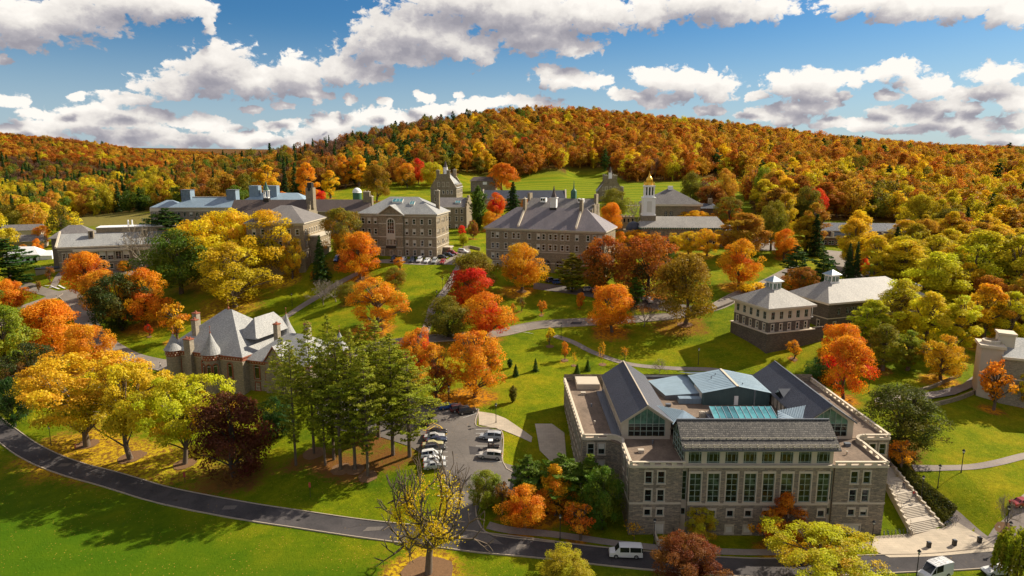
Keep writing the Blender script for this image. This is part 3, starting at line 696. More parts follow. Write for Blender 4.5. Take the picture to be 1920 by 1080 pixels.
# ------------------------------------------------------------------ tree kinds (leaf and twig geometry)
def leaf_mesh(name, C, Nn, size, var, mat='foliage', elong=1.0, seed=0):
    """C centres, Nn normals (n,3), size (n,), var (n,3): a kite of two triangles per leaf clump"""
    r = np.random.default_rng(seed); n = len(C)
    Nn = Nn/np.maximum(np.linalg.norm(Nn, axis=1, keepdims=True), 1e-6)
    a = np.cross(Nn, r.normal(size=(n, 3))); a /= np.maximum(np.linalg.norm(a, axis=1, keepdims=True), 1e-6); b = np.cross(Nn, a)
    s = size[:, None]; k = r.uniform(0.6, 1.0, (n, 1))
    V = np.stack([C-a*s*elong, C-b*s*k*0.75+Nn*s*0.12, C+a*s*elong*r.uniform(.7, 1, (n, 1)), C+b*s*0.75-Nn*s*0.12], 1).reshape(-1, 3)
    me = bpy.data.meshes.new(name); me.vertices.add(4*n); me.vertices.foreach_set('co', V.astype(np.float32).ravel())
    me.loops.add(4*n); me.loops.foreach_set('vertex_index', np.arange(4*n, dtype=np.int32))
    me.polygons.add(n); me.polygons.foreach_set('loop_start', np.arange(0, 4*n, 4, dtype=np.int32))
    at_ = me.attributes.new('leafvar', 'FLOAT_COLOR', 'POINT')
    c = np.ones((n, 4, 4), np.float32); c[:, :, :3] = var[:, None, :]; at_.data.foreach_set('color', c.ravel())
    me.materials.append(M(mat)); me.update(calc_edges=True); me.validate()
    return me
def limb(mb, p, q, r0, r1, sag, rr, n=5, seg=4, mi=0):
    p = Vector(p); q = Vector(q); prev = p; L = (q-p).length
    off = Vector((rr.uniform(-1, 1), rr.uniform(-1, 1), rr.uniform(-.5, .5)))*L*0.08
    pts = [p]
    for i in range(1, seg+1):
        t = i/seg; w = p.lerp(q, t) + off*sin(pi*t) + Vector((0, 0, sag*L*sin(pi*t))); pts.append(w)
        mb.tube(prev, w, r0+(r1-r0)*(i-1)/seg, r0+(r1-r0)*t, n, mi, cap=False); prev = w
    return pts
def broadleaf(name, seed, Ht=16.0, R=6.0, base=0.18, K=60, n=8000, leaf=0.30, prof='round', open_=0.0, bark='bark', clump=(0.16, 0.27), asym=0.14, up=0.0):
    r = np.random.default_rng(seed); rr = random.Random(seed)
    zb = Ht*base; hc = (Ht-zb)/2; zc = zb+hc
    cen = []; rad = []
    while len(cen) < K:
        z = r.uniform(-1, 1); a = r.uniform(0, 2*pi); e = max(0.0, 1-abs(z)**(2.2 if z > 0 else 3.2))**0.55
        if prof == 'round': w = 1.0
        elif prof == 'oval': w = 0.95-0.16*z
        elif prof == 'spread': w = 1.0+0.12*z; z = z*0.8+0.18
        elif prof == 'cone': w = max(0.10, 0.74-0.66*z); e = max(e, 0.35)
        elif prof == 'column': w = 0.95-0.15*abs(z)
        k = 1+asym*sin(3*a+seed)+asym*0.7*sin(2*a+2.1*seed)+0.10*sin(5*a+4*z+seed)
        t = r.uniform(0.30, 1.0)**0.6
        if abs(z) < 0.55 and r.uniform() < 0.25: t *= 0.5
        cen.append(np.array([cos(a)*t*e*R*w*k*0.84, sin(a)*t*e*R*w*k*0.84, zc+z*hc*(0.84+0.10*r.uniform())])); rad.append(r.uniform(*clump)*R*(1.12-0.3*abs(z)))
    cen = np.array(cen); rad = np.array(rad)
    wts = rad**2; per = r.choice(K, n, p=wts/wts.sum())
    d = r.normal(size=(n, 3)); d[:, 2] += 0.30+up; d /= np.linalg.norm(d, axis=1, keepdims=True)
    rr_ = r.uniform(0.45, 1.0, n)**0.6
    fl = 0.75 if prof == 'spread' else 1.0
    C = cen[per] + d*rad[per][:, None]*rr_[:, None]*np.array([1, 1, fl])
    C += r.normal(size=C.shape)*leaf*0.55
    out = C-np.array([0, 0, zc-hc*0.3]); out /= np.linalg.norm(out, axis=1, keepdims=True)
    N_ = d*0.6+out*0.7+r.normal(size=(n, 3))*0.55
    sz = r.uniform(0.65, 1.25, n)*leaf
    q = np.linalg.norm((C-np.array([0, 0, zc]))/np.array([R, R, hc]), axis=1)
    hgt = np.clip(0.5*(C[:, 2]-zb)/(Ht-zb)+0.5*q, 0, 1)
    cv = r.uniform(0, 1, K)[per]
    var = np.stack([np.clip(r.normal(0.5, 0.2, n)+0.25*(cv-0.5), 0, 1), cv, hgt], 1)
    Rq = float(np.percentile(np.hypot(C[:, 0], C[:, 1]), 96)); Hq = float(np.percentile(C[:, 2], 99.6))
    C[:, :2] *= R/Rq; cen[:, :2] *= R/Rq; C[:, 2] *= Ht/Hq; cen[:, 2] *= Ht/Hq
    cm = leaf_mesh(name+'_crown', C, N_, sz, var, 'foliage', 1.0, seed)
    mb = MB(); tr = Ht*0.022+0.06
    top = Vector((rr.uniform(-.4, .4), rr.uniform(-.4, .4), zb+(Ht-zb)*0.45))
    pts = limb(mb, (0, 0, -0.6), top, tr*1.35, tr*0.45, 0, rr, 8, 6)
    idx = list(range(K)); rr.shuffle(idx)
    for j in idx[:int(16+26*open_)]:
        c = Vector(cen[j]); a = pts[min(len(pts)-1, max(2, int((c.z/Ht)*len(pts)*0.9)))] if c.z < top.z else pts[-1 if rr.random() < .5 else -2]
        l = limb(mb, a, c, tr*0.40, 0.04, 0.06, rr, 5, 4)
        for _ in range(2+int(4*open_)):
            e = c+Vector((rr.uniform(-1, 1), rr.uniform(-1, 1), rr.uniform(-.3, 1)))*rad[j]*1.2
            mb.tube(l[rr.randint(2, 3)], e, 0.05, 0.02, 3, 0, cap=False)
    return cm, mb.mesh(name+'_trunk', [bark], True), Ht, R
def conifer(name, seed, Ht=20.0, R=4.5, base=0.10, whorls=22, n=9000, leaf=0.26, style='spruce', bark='bark_dark'):
    r = np.random.default_rng(seed); rr = random.Random(seed); zb = Ht*base
    mb = MB(); tr = Ht*0.014+0.07; tr *= 0.58 if Ht > 25 else 1; mb.tube((0, 0, -0.6), (0, 0, Ht*0.55), tr*1.2, tr*0.65, 8, 0, False); mb.tube((0, 0, Ht*0.55), (0, 0, Ht*0.99), tr*0.65, 0.03, 6, 0, False)
    Cs = []; Ns = []; Vs = []; Ss = []
    br = []
    for w in range(whorls):
        f = (w+0.5)/whorls; z = zb+(Ht-zb)*f
        if style == 'spruce': rad = R*(1-f)**0.85*(0.9+0.2*rr.random())+0.15; droop = -0.28; nb = 7
        elif style == 'column': rad = R*min(1, 2.6*(1-f))*(min(1, 0.45+f*2))*(0.85+.3*rr.random()); droop = 0.9; nb = 7
        else:
            env = min(1, (1-f)*1.9+0.12)*min(1, 0.35+f*2.2); rad = R*env*(0.45+0.75*rr.random()); droop = 0.16 if Ht < 25 else 0.30; nb = 5
        a0 = rr.random()*7
        for k in range(nb):
            if style == 'pine' and rr.random() < 0.16: continue
            a = a0+2*pi*k/nb+rr.uniform(-.35, .35); L = rad*rr.uniform(.7, 1.12); zz = z+rr.uniform(-.4, .4)*(Ht-zb)/whorls
            e = Vector((cos(a)*L, sin(a)*L, zz+L*droop)); br.append((Vector((0, 0, zz)), e, L, a, f))
            mb.tube((0, 0, zz), e, 0.035+0.012*L, 0.015, 3, 0, False)
    tot = sum(b[2]+0.3 for b in br)
    for s_, e, L, a, f in br:
        m = max(6, int(n*(L+0.3)/tot)); t = r.uniform(0.12 if style != 'pine' else 0.30, 1.05, m)**0.75
        d = np.array(e-s_); P = np.array(s_)+d*t[:, None]
        side = np.array([-sin(a), cos(a), 0.0]); wdt = (0.42 if style != 'pine' else 0.55)*L*(1.05-t)+0.22
        P = P+side*(r.uniform(-1, 1, m)*wdt)[:, None]
        if style == 'spruce': P[:, 2] -= np.abs(r.normal(0, .22, m))
        else: P[:, 2] += r.uniform(-0.12, .45, m)*min(1.0, .3+L*.2)
        nn = r.normal(size=(m, 3))*0.5; nn[:, 2] += 0.9; nn += np.array([cos(a), sin(a), 0])*0.4
        cv = rr.random(); Cs.append(P); Ns.append(nn); Ss.append(r.uniform(.6, 1.2, m)*leaf)
        Vs.append(np.stack([np.clip(r.normal(.5, .2, m), 0, 1), np.full(m, cv), np.clip(t*0.6+0.4*f, 0, 1)], 1))
    cm = leaf_mesh(name+'_crown', np.concatenate(Cs), np.concatenate(Ns), np.concatenate(Ss), np.concatenate(Vs), 'needles', 1.35, seed)
    return cm, mb.mesh(name+'_trunk', [bark], True), Ht, R
def bare(name, seed, Ht=11.0, R=4.5, base=0.16, bark='bark_grey', depth=5, leaves=0, leaf=0.3, inner=False, first=5, thick=1.0):
    rr = random.Random(seed); r = np.random.default_rng(seed); mb = MB(); tips = []; mids = []
    def grow(p, d, L, rad, lev):
        seg = 3; q = p
        for i in range(seg):
            d = (d+Vector((rr.gauss(0, .13), rr.gauss(0, .13), rr.gauss(0.03, .08)))).normalized(); nq = q+d*L/seg
            mb.tube(q, nq, rad*(1-.28*i/seg), rad*(1-.28*(i+1)/seg), 7 if lev < 2 else (4 if lev < 4 else 3), 0, False); q = nq
            if lev >= 1: mids.append((q.copy(), lev))
            if lev >= 2 and lev < depth and rr.random() < (.5 if thick < 1.1 else .2):
                s = d.cross(Vector((rr.gauss(0, 1), rr.gauss(0, 1), rr.gauss(0, 1)))).normalized()
                grow(q, (d*.55+s*.8).normalized(), L*.55, rad*.45, lev+2)
        if lev >= depth: tips.append(q.copy()); return
        for k in range(first if lev == 0 else (3 if rr.random() < .55 else 2)):
            if lev == 0: a = 2*pi*k/first+rr.uniform(-.3, .3); t = rr.uniform(.5, 1.15) if thick < 1.1 else rr.uniform(.55, 1.35); nd = Vector((cos(a)*sin(t), sin(a)*sin(t), cos(t)))
            else:
                s = d.cross(Vector((rr.gauss(0, 1), rr.gauss(0, 1), rr.gauss(0, 1)))).normalized(); nd = (d+s*rr.uniform(.45, .95)+Vector((0, 0, .10))).normalized()
            grow(q, nd, L*rr.uniform(.72, .92) if lev else Ht*.24, rad*(.66 if lev else .55), lev+1)
    grow(Vector((0, 0, -.5)), Vector((0, 0, 1)), Ht*base+.5, Ht*.026*thick+.03, 0)
    # fit to size
    V = np.array(mb.v); rx = np.percentile(np.hypot(V[:, 0], V[:, 1]), 98); hz = V[:, 2].max()
    S = np.array([R/rx, R/rx, Ht/hz]); lowz = V[:, 2] < Ht*base*.9
    V2 = V*S; mb.v = [tuple(q) for q in V2]
    cm = None
    if leaves:
        src = [m for m, lv in mids if (lv <= 3 if inner else lv >= 2)] + ([] if inner else tips)
        A = np.array([tuple(q) for q in src])*S
        if inner:
            q = np.hypot(A[:, 0], A[:, 1])/R; A = A[(q < .62)]
        k = r.integers(0, len(A), leaves); cl = r.uniform(0, 1, len(A)) ** 0.8
        keep = cl[k] > 0.25; k = k[keep]; n = len(k)
        C = A[k]+r.normal(size=(n, 3))*(0.75 if inner else .4); nn = r.normal(size=(n, 3)); nn[:, 2] += .5
        cm = leaf_mesh(name+'_crown', C, nn, r.uniform(.6, 1.2, n)*leaf, np.stack([np.clip(r.normal(.5, .2, n), 0, 1), cl[k], np.clip(C[:, 2]/Ht, 0, 1)], 1), 'foliage', 1.0, seed)
    return cm, mb.mesh(name+'_trunk' if cm else name+'_branches', [bark], True), Ht, R
def willow(name, seed, Ht=9.0, R=4.0, n=6000):
    r = np.random.default_rng(seed); m = 120; C = []; cvs = []; tt = []
    for i in range(m):
        a = r.uniform(0, 2*pi); rad = R*r.uniform(.25, 1)**.6; top = Ht*(1-.25*(rad/R)**2)*r.uniform(.85, 1); L = top*r.uniform(.5, .85); k = n//m; t = r.uniform(0, 1, k)
        C.append(np.stack([cos(a)*rad*(1+.12*t)+r.normal(0, .15, k), sin(a)*rad*(1+.12*t)+r.normal(0, .15, k), top-L*t], 1)); cvs.append(np.full(k, r.uniform())); tt.append(t)
    C = np.concatenate(C); nn = r.normal(size=C.shape); nn[:, 2] *= .3; q = len(C)
    cm = leaf_mesh(name+'_crown', C, nn, r.uniform(.14, .28, q), np.stack([np.clip(r.normal(.5, .2, q), 0, 1), np.concatenate(cvs), 1-np.concatenate(tt)*.6], 1), 'needles', 1.6, seed)
    mb = MB(); rr = random.Random(seed); p = limb(mb, (0, 0, -.5), (0, 0, Ht*.5), .35, .2, 0, rr, 7, 4)
    for i in range(9): a = 2*pi*i/9; limb(mb, p[-1], (cos(a)*R*.6, sin(a)*R*.6, Ht*.85), .12, .03, .1, rr, 4, 4)
    return cm, mb.mesh(name+'_trunk', ['bark'], True), Ht, R
KIND = {}
def mk(k, f, *a, **kw): KIND.setdefault(k, []).append(f(k, *a, **kw))
for i in range(4): mk('maple', broadleaf, 10+i, 16, 7.4, 0.08, 84, 19000, 0.21, 'oval' if i % 2 else 'round', 0.2, 'bark', (0.15, 0.27), 0.10)
for i in range(3): mk('loose', broadleaf, 30+i, 16, 7.2, 0.08, 66, 13500, 0.205, 'round', 1.0, 'bark', (0.13, 0.23), 0.16)
for i in range(3): mk('broad', broadleaf, 40+i, 14, 9.6, 0.05, 120, 26000, 0.21, 'round', 0.3, 'bark', (0.11, 0.20), 0.12)
for i in range(3): mk('locust', broadleaf, 50+i, 13, 8.0, 0.14, 120, 22000, 0.17, 'spread', 0.5, 'bark', (0.10, 0.17), 0.12, 0.5)
for i in range(3): mk('dense', broadleaf, 70+i, 15, 7.0, 0.02, 100, 16000, 0.215, 'round', 0.0, 'bark_dark', (0.13, 0.23), 0.08)
for i in range(2): mk('cone', broadleaf, 80+i, 15, 5.0, 0.06, 70, 8500, 0.23, 'cone')
for i in range(3): mk('column', broadleaf, 90+i, 20, 5.0, 0.08, 70, 14000, 0.215, 'column', 0.3)
for i in range(2): mk('small', broadleaf, 100+i, 6, 2.4, 0.20, 26, 1500, 0.18, 'oval', 0.5)
for i in range(3): mk('pine', conifer, 110+i, 20, 6.0, 0.06, 26, 13000, 0.24, 'pine')
for i in range(6): mk('grove', conifer, 120+i, 30, 5.0, 0.17, 36, 9000, 0.18, 'pine', 'bark')
for i in range(2): mk('spruce', conifer, 130+i, 18, 4.0, 0.03, 26, 9000, 0.22, 'spruce')
mk('columnar', conifer, 140, 18, 3.0, 0.02, 30, 7000, 0.26, 'column')
for i in range(3): mk('bare', bare, 150+i, 9, 4.2)
mk('relic', bare, 300, 26, 12.5, 0.24, 'bark', 5, 5600, 0.25, True, 7, 1.9)
mk('willow', willow, 170)
for i in range(2): mk('sapling', bare, 180+i, 5, 1.6, 0.3, 'bark', 4, 260, 0.18, False, 4, 0.8)
for i in range(2): mk('shrub', broadleaf, 190+i, 4, 2.6, 0.0, 26, 1800, 0.22, 'round', 0.0, 'bark', (0.2, 0.34))

RT = random.Random(5)
TREES = []     # (x, y, z, height, radius, tint, reach) for the ground litter
CNT = {}
def tint(c, j=0.0): return [max(0.0, q*(1+RT.uniform(-j, j))) for q in c]
def plant(kind, x, y, Ht, R, c1, c2, name, label, cat='tree', group=None, z=None, rot=None, var=None, litter=1.0, solo=False):
    if kind in ('maple', 'loose', 'dense') and R/Ht > 0.62: kind = 'broad'
    P = KIND[kind]; k = CNT.get(kind, 0) if var is None else var; CNT[kind] = k+1
    cm, tm, H0, R0 = P[k % len(P)]
    if z is None: z = H(x, y)
    o = thing(name, label, cat, (x, y, z-0.05), RT.uniform(0, 6.28) if rot is None else rot, group)
    R *= 1.06; o.scale = (R/R0, R/R0*RT.uniform(.93, 1.07), Ht/H0)
    if cm:
        c = link('crown', cm, o); c['tint'] = [float(q) for q in c1]; c['tint2'] = [float(q) for q in c2]
    link('trunk' if cm else 'branches', tm, o)
    if litter > 0: TREES.append((x, y, R, c1, litter))
    return o
# colours (real leaf albedos)
OR = (0.80, 0.325, 0.012); ORD = (0.74, 0.22, 0.010); GO = (0.80, 0.42, 0.012); YE = (0.82, 0.54, 0.016); YG = (0.56, 0.53, 0.016)
RE = (0.80, 0.060, 0.014); GR = (0.125, 0.200, 0.014); GD = (0.050, 0.110, 0.016); OL = (0.26, 0.215, 0.014); PU = (0.13, 0.038, 0.016); PK = (0.060, 0.085, 0.016)
BR = (0.38, 0.165, 0.018); PG = (0.28, 0.33, 0.016)
# ------------------------------------------------------------------ the trees of the campus, one by one
# kind, u, v of the foot, v of the top, crown width (photo px), colours, name, label
CT = [
 ('pine',22,545,448,105,GD,GR,'pine_tree','dark green spreading pine at the left edge above the road fork'),
 ('maple',20,588,522,58,OR,ORD,'maple_tree','small round orange maple below the dark pine at the left edge'),
 ('loose',12,708,572,125,PG,YG,'tree','thin yellow green tree with a dark leaning trunk at the left edge'),
 ('maple',100,672,560,115,OR,GO,'maple_tree','tall bright orange maple beside the left road'),
 ('maple',165,690,606,82,OR,GO,'maple_tree','lower orange maple right of the tall orange one by the left road'),
 ('dense',62,748,640,92,PK,BR,'yew_tree','dark blackish green conifer behind the yellow locusts at the left'),
 ('dense',30,800,705,60,GD,PK,'yew_tree','dark low evergreen at the bend of the lower road'),
 ('locust',163,836,664,225,(.74,.47,.018),YG,'locust_tree','largest golden locust over the lower road, leftmost of three'),
 ('locust',247,860,682,180,(.72,.50,.018),YG,'locust_tree','middle golden locust over the lower road with a forked trunk'),
 ('locust',346,870,700,165,YG,YE,'locust_tree','yellow green locust beside the dark bronze beech'),
 ('dense',440,893,733,138,PU,PU,'beech_tree','big dark bronze purple beech in front of the turreted hall'),
 ('dense',520,820,742,70,GD,PK,'evergreen','low dark evergreen between the bronze beech and the tall pines'),
 # tall grove
 ('grove',555,872,640,70,OL,GR,'pine_tree','tall bare-stemmed pine nearest the bronze beech'),
 ('grove',589,850,600,80,PG,GR,'pine_tree','tall pine with a round mulch ring behind the second grove trunk'),
 ('grove',610,872,650,70,OL,PG,'pine_tree','slender tall pine third along the front of the grove'),
 ('grove',626,862,590,85,PG,OL,'pine_tree','highest pine in the left half of the grove'),
 ('grove',639,880,620,100,PG,OL,'pine_tree','tall pine with the thickest lit trunk in the middle of the grove'),
 ('grove',666,880,615,95,OL,GR,'pine_tree','tall pine just right of the thickest grove trunk'),
 ('grove',690,893,650,85,PG,YG,'pine_tree','tall pine standing nearest the lower road'),
 ('grove',710,820,600,100,PG,GR,'pine_tree','tall pine at the back of the grove by the car park'),
 ('grove',686,830,608,95,PG,OL,'pine_tree','tall pine behind the front row of the grove'),
 ('grove',737,853,625,105,PG,YG,'pine_tree','broad tall pine near the right end of the grove'),
 ('grove',768,856,655,110,PG,OL,'pine_tree','rightmost tall pine overhanging the row of parked cars'),
 ('grove',536,800,632,60,GR,OL,'pine_tree','narrow pine in front of the turreted hall gable'),
 ('grove',745,800,640,90,PG,OL,'pine_tree','pine behind the grove beside the car park entrance'),
 ('relic',803,1076,842,205,YE,YG,'old_tree','old half bare tree with yellow leaves along its limbs beside the lower road'),
 # library front
 ('maple',912,952,880,66,PG,OL,'oak_tree','small olive green oak at the mouth of the car park'),
 ('pine',990,945,853,80,GR,GD,'pine_tree','green pine left of the library corner'),
 ('pine',1050,955,850,90,GR,GD,'pine_tree','green pine in the middle of the evergreen clump by the library'),
 ('pine',1105,960,852,80,GR,PG,'pine_tree','green pine against the curved corner of the library'),
 ('dense',1128,992,872,72,GR,PG,'evergreen','bright green evergreen nearest the sidewalk beside the library'),
 ('maple',985,988,912,78,OR,ORD,'maple_tree','orange red maple in front of the evergreen clump'),
 ('cone',1040,965,868,72,GO,OR,'maple_tree','golden orange pyramid maple between the evergreens'),
 ('small',1088,1012,945,58,OR,ORD,'maple_tree','small orange red maple by the sidewalk with a thin trunk'),
 ('small',942,965,905,30,BR,OL,'shrub','brownish shrub between the oak and the orange maple'),
 ('loose',1310,1012,953,66,YG,YE,'tree','small yellow green tree against the library front'),
 ('cone',1472,1012,922,72,ORD,BR,'maple_tree','tall dark red maple against the library front'),
 ('small',1440,1028,963,62,OR,ORD,'maple_tree','orange maple left of the dark red maple by the library'),
 ('small',1548,1012,985,34,OR,RE,'maple_tree','small bright red maple under the library right wing'),
 ('dense',1290,1098,1008,122,(.26,.09,.02),PU,'shrub_tree','broad brown purple tree at the bottom edge by the road'),
 ('locust',1540,1098,1002,205,YG,YE,'locust_tree','broad yellow locust at the bottom edge before the library'),
 ('loose',1060,1092,1034,100,(.5,.4,.016),OL,'tree','thin yellow topped tree at the bottom edge left of the white van'),
 ('sapling',1190,1012,982,32,GO,OR,'sapling','thin young tree on the library lawn by the sidewalk'),
 ('willow',1905,1092,985,70,PG,OL,'willow_tree','weeping willow at the bottom right corner'),
 ('bare',1884,990,925,42,OL,OL,'bare_tree','bare young tree beside a lamp right of the plaza'),
 ('small',1688,880,826,46,OR,GO,'maple_tree','small orange maple at the top of the stairs'),
 ('dense',1685,838,722,128,(.105,.135,.014),OL,'oak_tree','large dark green oak right of the library'),
 ('maple',1582,748,628,88,OR,RE,'maple_tree','tall red and orange maple behind the library right wing'),
 ('maple',1576,690,604,78,OR,ORD,'maple_tree','orange maple just behind the tall red one'),
 ('cone',1515,742,703,32,RE,OR,'maple_tree','small fiery red tree peeping over the library roof'),
 ('dense',1530,735,670,50,GD,GR,'evergreen','dark evergreen left of the red and orange maple'),
 ('small',1488,672,638,28,OR,GO,'sapling','young orange tree beneath the pavilion retaining wall'),
 ('loose',1765,712,628,84,GO,YG,'maple_tree','round yellow orange tree right of the pavilion woods'),
 ('small',1862,768,676,60,OR,GO,'maple_tree','orange tree in front of the right edge building'),
 ('small',1914,762,700,34,YE,GO,'tree','small yellow tree at the right edge by the stone building'),
 ('column',1630,648,560,66,YG,PG,'tree','yellow green upright tree just right of the cupola pavilion'),
 ('column',1700,694,618,56,PG,OL,'tree','dark green and yellow tree over the right lawn path'),
 ('column',1655,694,606,60,OL,PG,'tree','olive green tree behind the right lawn'),
 ('column',1735,660,545,80,YE,YG,'tree','tall yellow tree above the round yellow orange one'),
 ('column',1795,668,552,84,YG,YE,'tree','tall yellow green tree in the right woods edge'),
 ('column',1680,640,520,80,YG,OL,'tree','yellow green tree behind the second pavilion roof'),
 ('column',1840,650,530,80,GO,OL,'tree','golden tree in the woods edge near the right building'),
 ('column',1890,655,545,80,YG,YE,'tree','yellow green tree over the white turret'),
 ('column',1750,600,470,100,YG,YE,'tree','big yellow green tree in the middle of the right woods'),
 ('column',1830,590,430,110,YG,PG,'tree','tallest pale green tree of the right woods'),
 ('column',1895,600,440,110,YG,PG,'tree','pale green tree at the right edge of the woods'),
 ('column',1690,545,448,90,YE,YG,'tree','yellow tree behind the second pavilion cupola'),
 ('column',1640,530,440,60,YE,YG,'tree','yellow tree right of the brick building skylight'),
 ('loose',1500,560,498,62,BR,GO,'tree','round tree half brown and half gold beside the first cupola'),
 ('shrub',1412,552,530,52,YE,GO,'shrub','bright yellow low bush behind the first pavilion'),
 ('pine',1490,532,460,62,GD,GR,'pine_tree','dark green pine behind the first cupola'),
 ('pine',1540,548,468,50,GD,GR,'pine_tree','dark green pine between the two cupolas'),
 ('spruce',1588,535,455,30,GD,PK,'spruce_tree','blue green spruce behind the second cupola'),
 ('spruce',1603,532,450,24,GD,PK,'spruce_tree','narrow dark spruce right of the blue green one'),
 ('spruce',1527,480,400,40,GD,PK,'spruce_tree','dark tall spruce left of the brick building'),
 ('cone',1617,512,466,22,RE,OR,'maple_tree','small red tree right of the spruces'),
 ('maple',1470,485,428,46,OR,GO,'maple_tree','orange maple behind the first pavilion near the car park'),
 ('cone',1476,435,404,20,RE,RE,'maple_tree','bright red narrow tree at the foot of the woods'),
 ('spruce',1462,440,408,24,GR,GD,'spruce_tree','dark green bush-like spruce beside the bright red tree'),
 ('maple',1430,392,312,44,PG,GR,'tree','pale green tree at the right end of the playing field'),
 # central slope
 ('maple',1284,608,475,118,(0.36,0.22,0.010),OL,'oak_tree','large golden brown oak on the slope by the road'),
 ('maple',1148,622,530,86,OR,GO,'maple_tree','bright orange maple left of the golden brown oak'),
 ('bare',1207,612,562,52,GO,GO,'bare_tree','half bare small tree between the orange maple and the oak'),
 ('maple',1386,537,446,76,GO,ORD,'maple_tree','round orange gold maple above the first pavilion'),
 ('dense',1133,545,440,88,(.45,.13,.012),GD,'maple_tree','dark green maple with a rust red top before the long slate hall'),
 ('dense',1216,562,436,118,(.45,.13,.012),PK,'maple_tree','largest dark tree with a rusty top right of the slate hall'),
 ('pine',1072,548,474,66,OL,GR,'pine_tree','dark olive pine before the arched windows of the slate hall'),
 ('spruce',1118,542,486,42,GR,PG,'spruce_tree','green conical tree right of the dark olive pine'),
 ('pine',1190,576,520,46,GR,GD,'pine_tree','small green pine right of the orange maple'),
 ('maple',978,546,454,80,GO,OR,'maple_tree','round orange gold maple in front of the slate hall'),
 ('maple',890,560,470,98,OL,BR,'maple_tree','olive green broad maple behind the scarlet one'),
 ('maple',884,577,500,84,RE,OR,'maple_tree','scarlet red maple on the slope'),
 ('maple',911,636,547,90,OR,RE,'maple_tree','round orange red maple below the scarlet one'),
 ('dense',840,632,553,88,OL,GD,'evergreen','dark olive tree left of the round orange red maple'),
 ('loose',706,616,520,108,OR,GO,'maple_tree','wide orange maple with a dark trunk on the open slope'),
 ('maple',741,542,500,40,OL,OR,'tree','small olive tree above the wide orange maple'),
 ('small',750,506,482,22,OR,GO,'sapling','little orange tree beside the hall parking'),
 ('maple',676,523,432,70,OR,ORD,'maple_tree','round orange maple left of the pedimented hall'),
 ('spruce',602,526,440,40,GD,GR,'spruce_tree','dark spruce before the hip-roofed hall'),
 ('maple',645,490,388,76,OL,GO,'maple_tree','large olive and gold tree left of the pedimented hall'),
 ('small',588,530,508,14,OR,GO,'sapling','little orange shrub at the foot of the dark spruce'),
 ('maple',432,512,392,172,YE,GO,'maple_tree','huge golden yellow maple on the left of the upper lawn'),
 ('maple',508,512,392,130,YE,YG,'maple_tree','yellow tree with dark forked limbs beside the huge golden maple'),
 ('loose',548,522,436,52,YE,GO,'tree','low yellow tree right of the forked yellow one'),
 ('maple',340,550,428,118,GR,PG,'tree','big fresh green tree left of the golden maples'),
 ('loose',442,574,450,136,(0.62,0.43,0.014),YG,'tree','wide yellow olive tree before the golden maples'),
 ('maple',166,560,470,72,OR,ORD,'maple_tree','orange red maple in front of the left stone building'),
 ('maple',192,590,505,66,OR,BR,'maple_tree','orange brown maple right of the orange red one'),
 ('dense',230,618,510,104,PK,OL,'evergreen','very dark broad tree beside the left road'),
 ('maple',276,612,500,84,OR,ORD,'maple_tree','orange maple right of the very dark tree'),
 ('small',332,640,568,52,GO,OR,'maple_tree','thin gold orange tree beside the turreted hall chimneys'),
 ('loose',890,744,620,116,OR,GO,'maple_tree','large golden orange maple above the car park'),
 ('loose',785,700,612,72,OR,RE,'maple_tree','orange red maple behind the tall pines'),
 ('loose',820,752,640,72,OR,BR,'maple_tree','thin orange maple with bare twigs beside the car park'),
 ('bare',606,572,520,58,OL,OL,'bare_tree','bare grey tree left of the slope path'),
 ('bare',630,566,524,52,OL,OL,'bare_tree','bare grey tree right beside its twin near the slope path'),
 ('dense',655,568,528,44,OL,BR,'shrub_tree','olive low tree between the bare trees and the wide orange maple'),
 ('bare',268,505,408,72,OL,OL,'bare_tree','tall bare tree against the left stone building'),
 ('pine',318,478,390,82,GD,GR,'pine_tree','green pine in front of the blue-roofed building'),
 ('spruce',375,462,388,34,GD,GR,'spruce_tree','dark conifer before the blue roof corner'),
 ('small',95,530,500,16,BR,PU,'sapling','small dark red tree beside the left path'),
 ('small',73,548,526,10,BR,BR,'sapling','tiny reddish tree at the left road fork'),
 ('small',280,630,608,16,RE,OR,'sapling','tiny red tree on the lawn left of the turreted hall'),
 ('maple',110,478,462,14,OR,GO,'small_tree','small orange tree beside the white tent'),
 ('maple',232,510,488,22,GO,OR,'small_tree','small gold tree in front of the left stone building'),
 ('spruce',1004,696,671,14,GD,GR,'young_conifer','slim dark young conifer on the middle lawn'),
 ('spruce',967,705,682,14,GD,GR,'young_conifer','young conifer leftmost on the middle lawn'),
 ('spruce',1082,701,681,14,GR,GD,'young_conifer','young conifer nearest the library among the lawn saplings'),
 ('spruce',1102,695,673,14,GR,GD,'young_conifer','young conifer right behind the one nearest the library'),
 ('columnar',962,754,722,15,OL,GD,'weeping_conifer','shaggy narrow conifer on the bank above the car park path'),
 ('columnar',956,690,672,10,GD,GD,'young_conifer','tiny dark conifer by the golden orange maple'),
 ('small',1059,675,640,18,OR,ORD,'sapling','orange sapling below the diagonal path'),
 ('small',1031,648,614,17,YE,GO,'sapling','yellow sapling beside the road and path junction'),
 ('small',1015,590,563,20,OR,GO,'sapling','small orange tree on the lawn before the slate hall'),
 ('maple',1088,578,547,16,OR,ORD,'sapling','narrow orange tree left of the bright orange maple'),
 ('small',977,583,556,18,OL,BR,'sapling','small dark tree below the round orange gold maple'),
 ('small',962,590,568,12,OR,BR,'sapling','tiny orange brown tree right of the round orange red maple'),
 ('sapling',1130,683,640,16,OR,GO,'sapling','leafless sapling on the lawn above the library'),
 ('sapling',1172,682,652,14,OR,GO,'sapling','thin orange sapling beside the diagonal path'),
 ('sapling',1076,685,660,12,GO,GO,'sapling','thin gold sapling between the young conifers'),
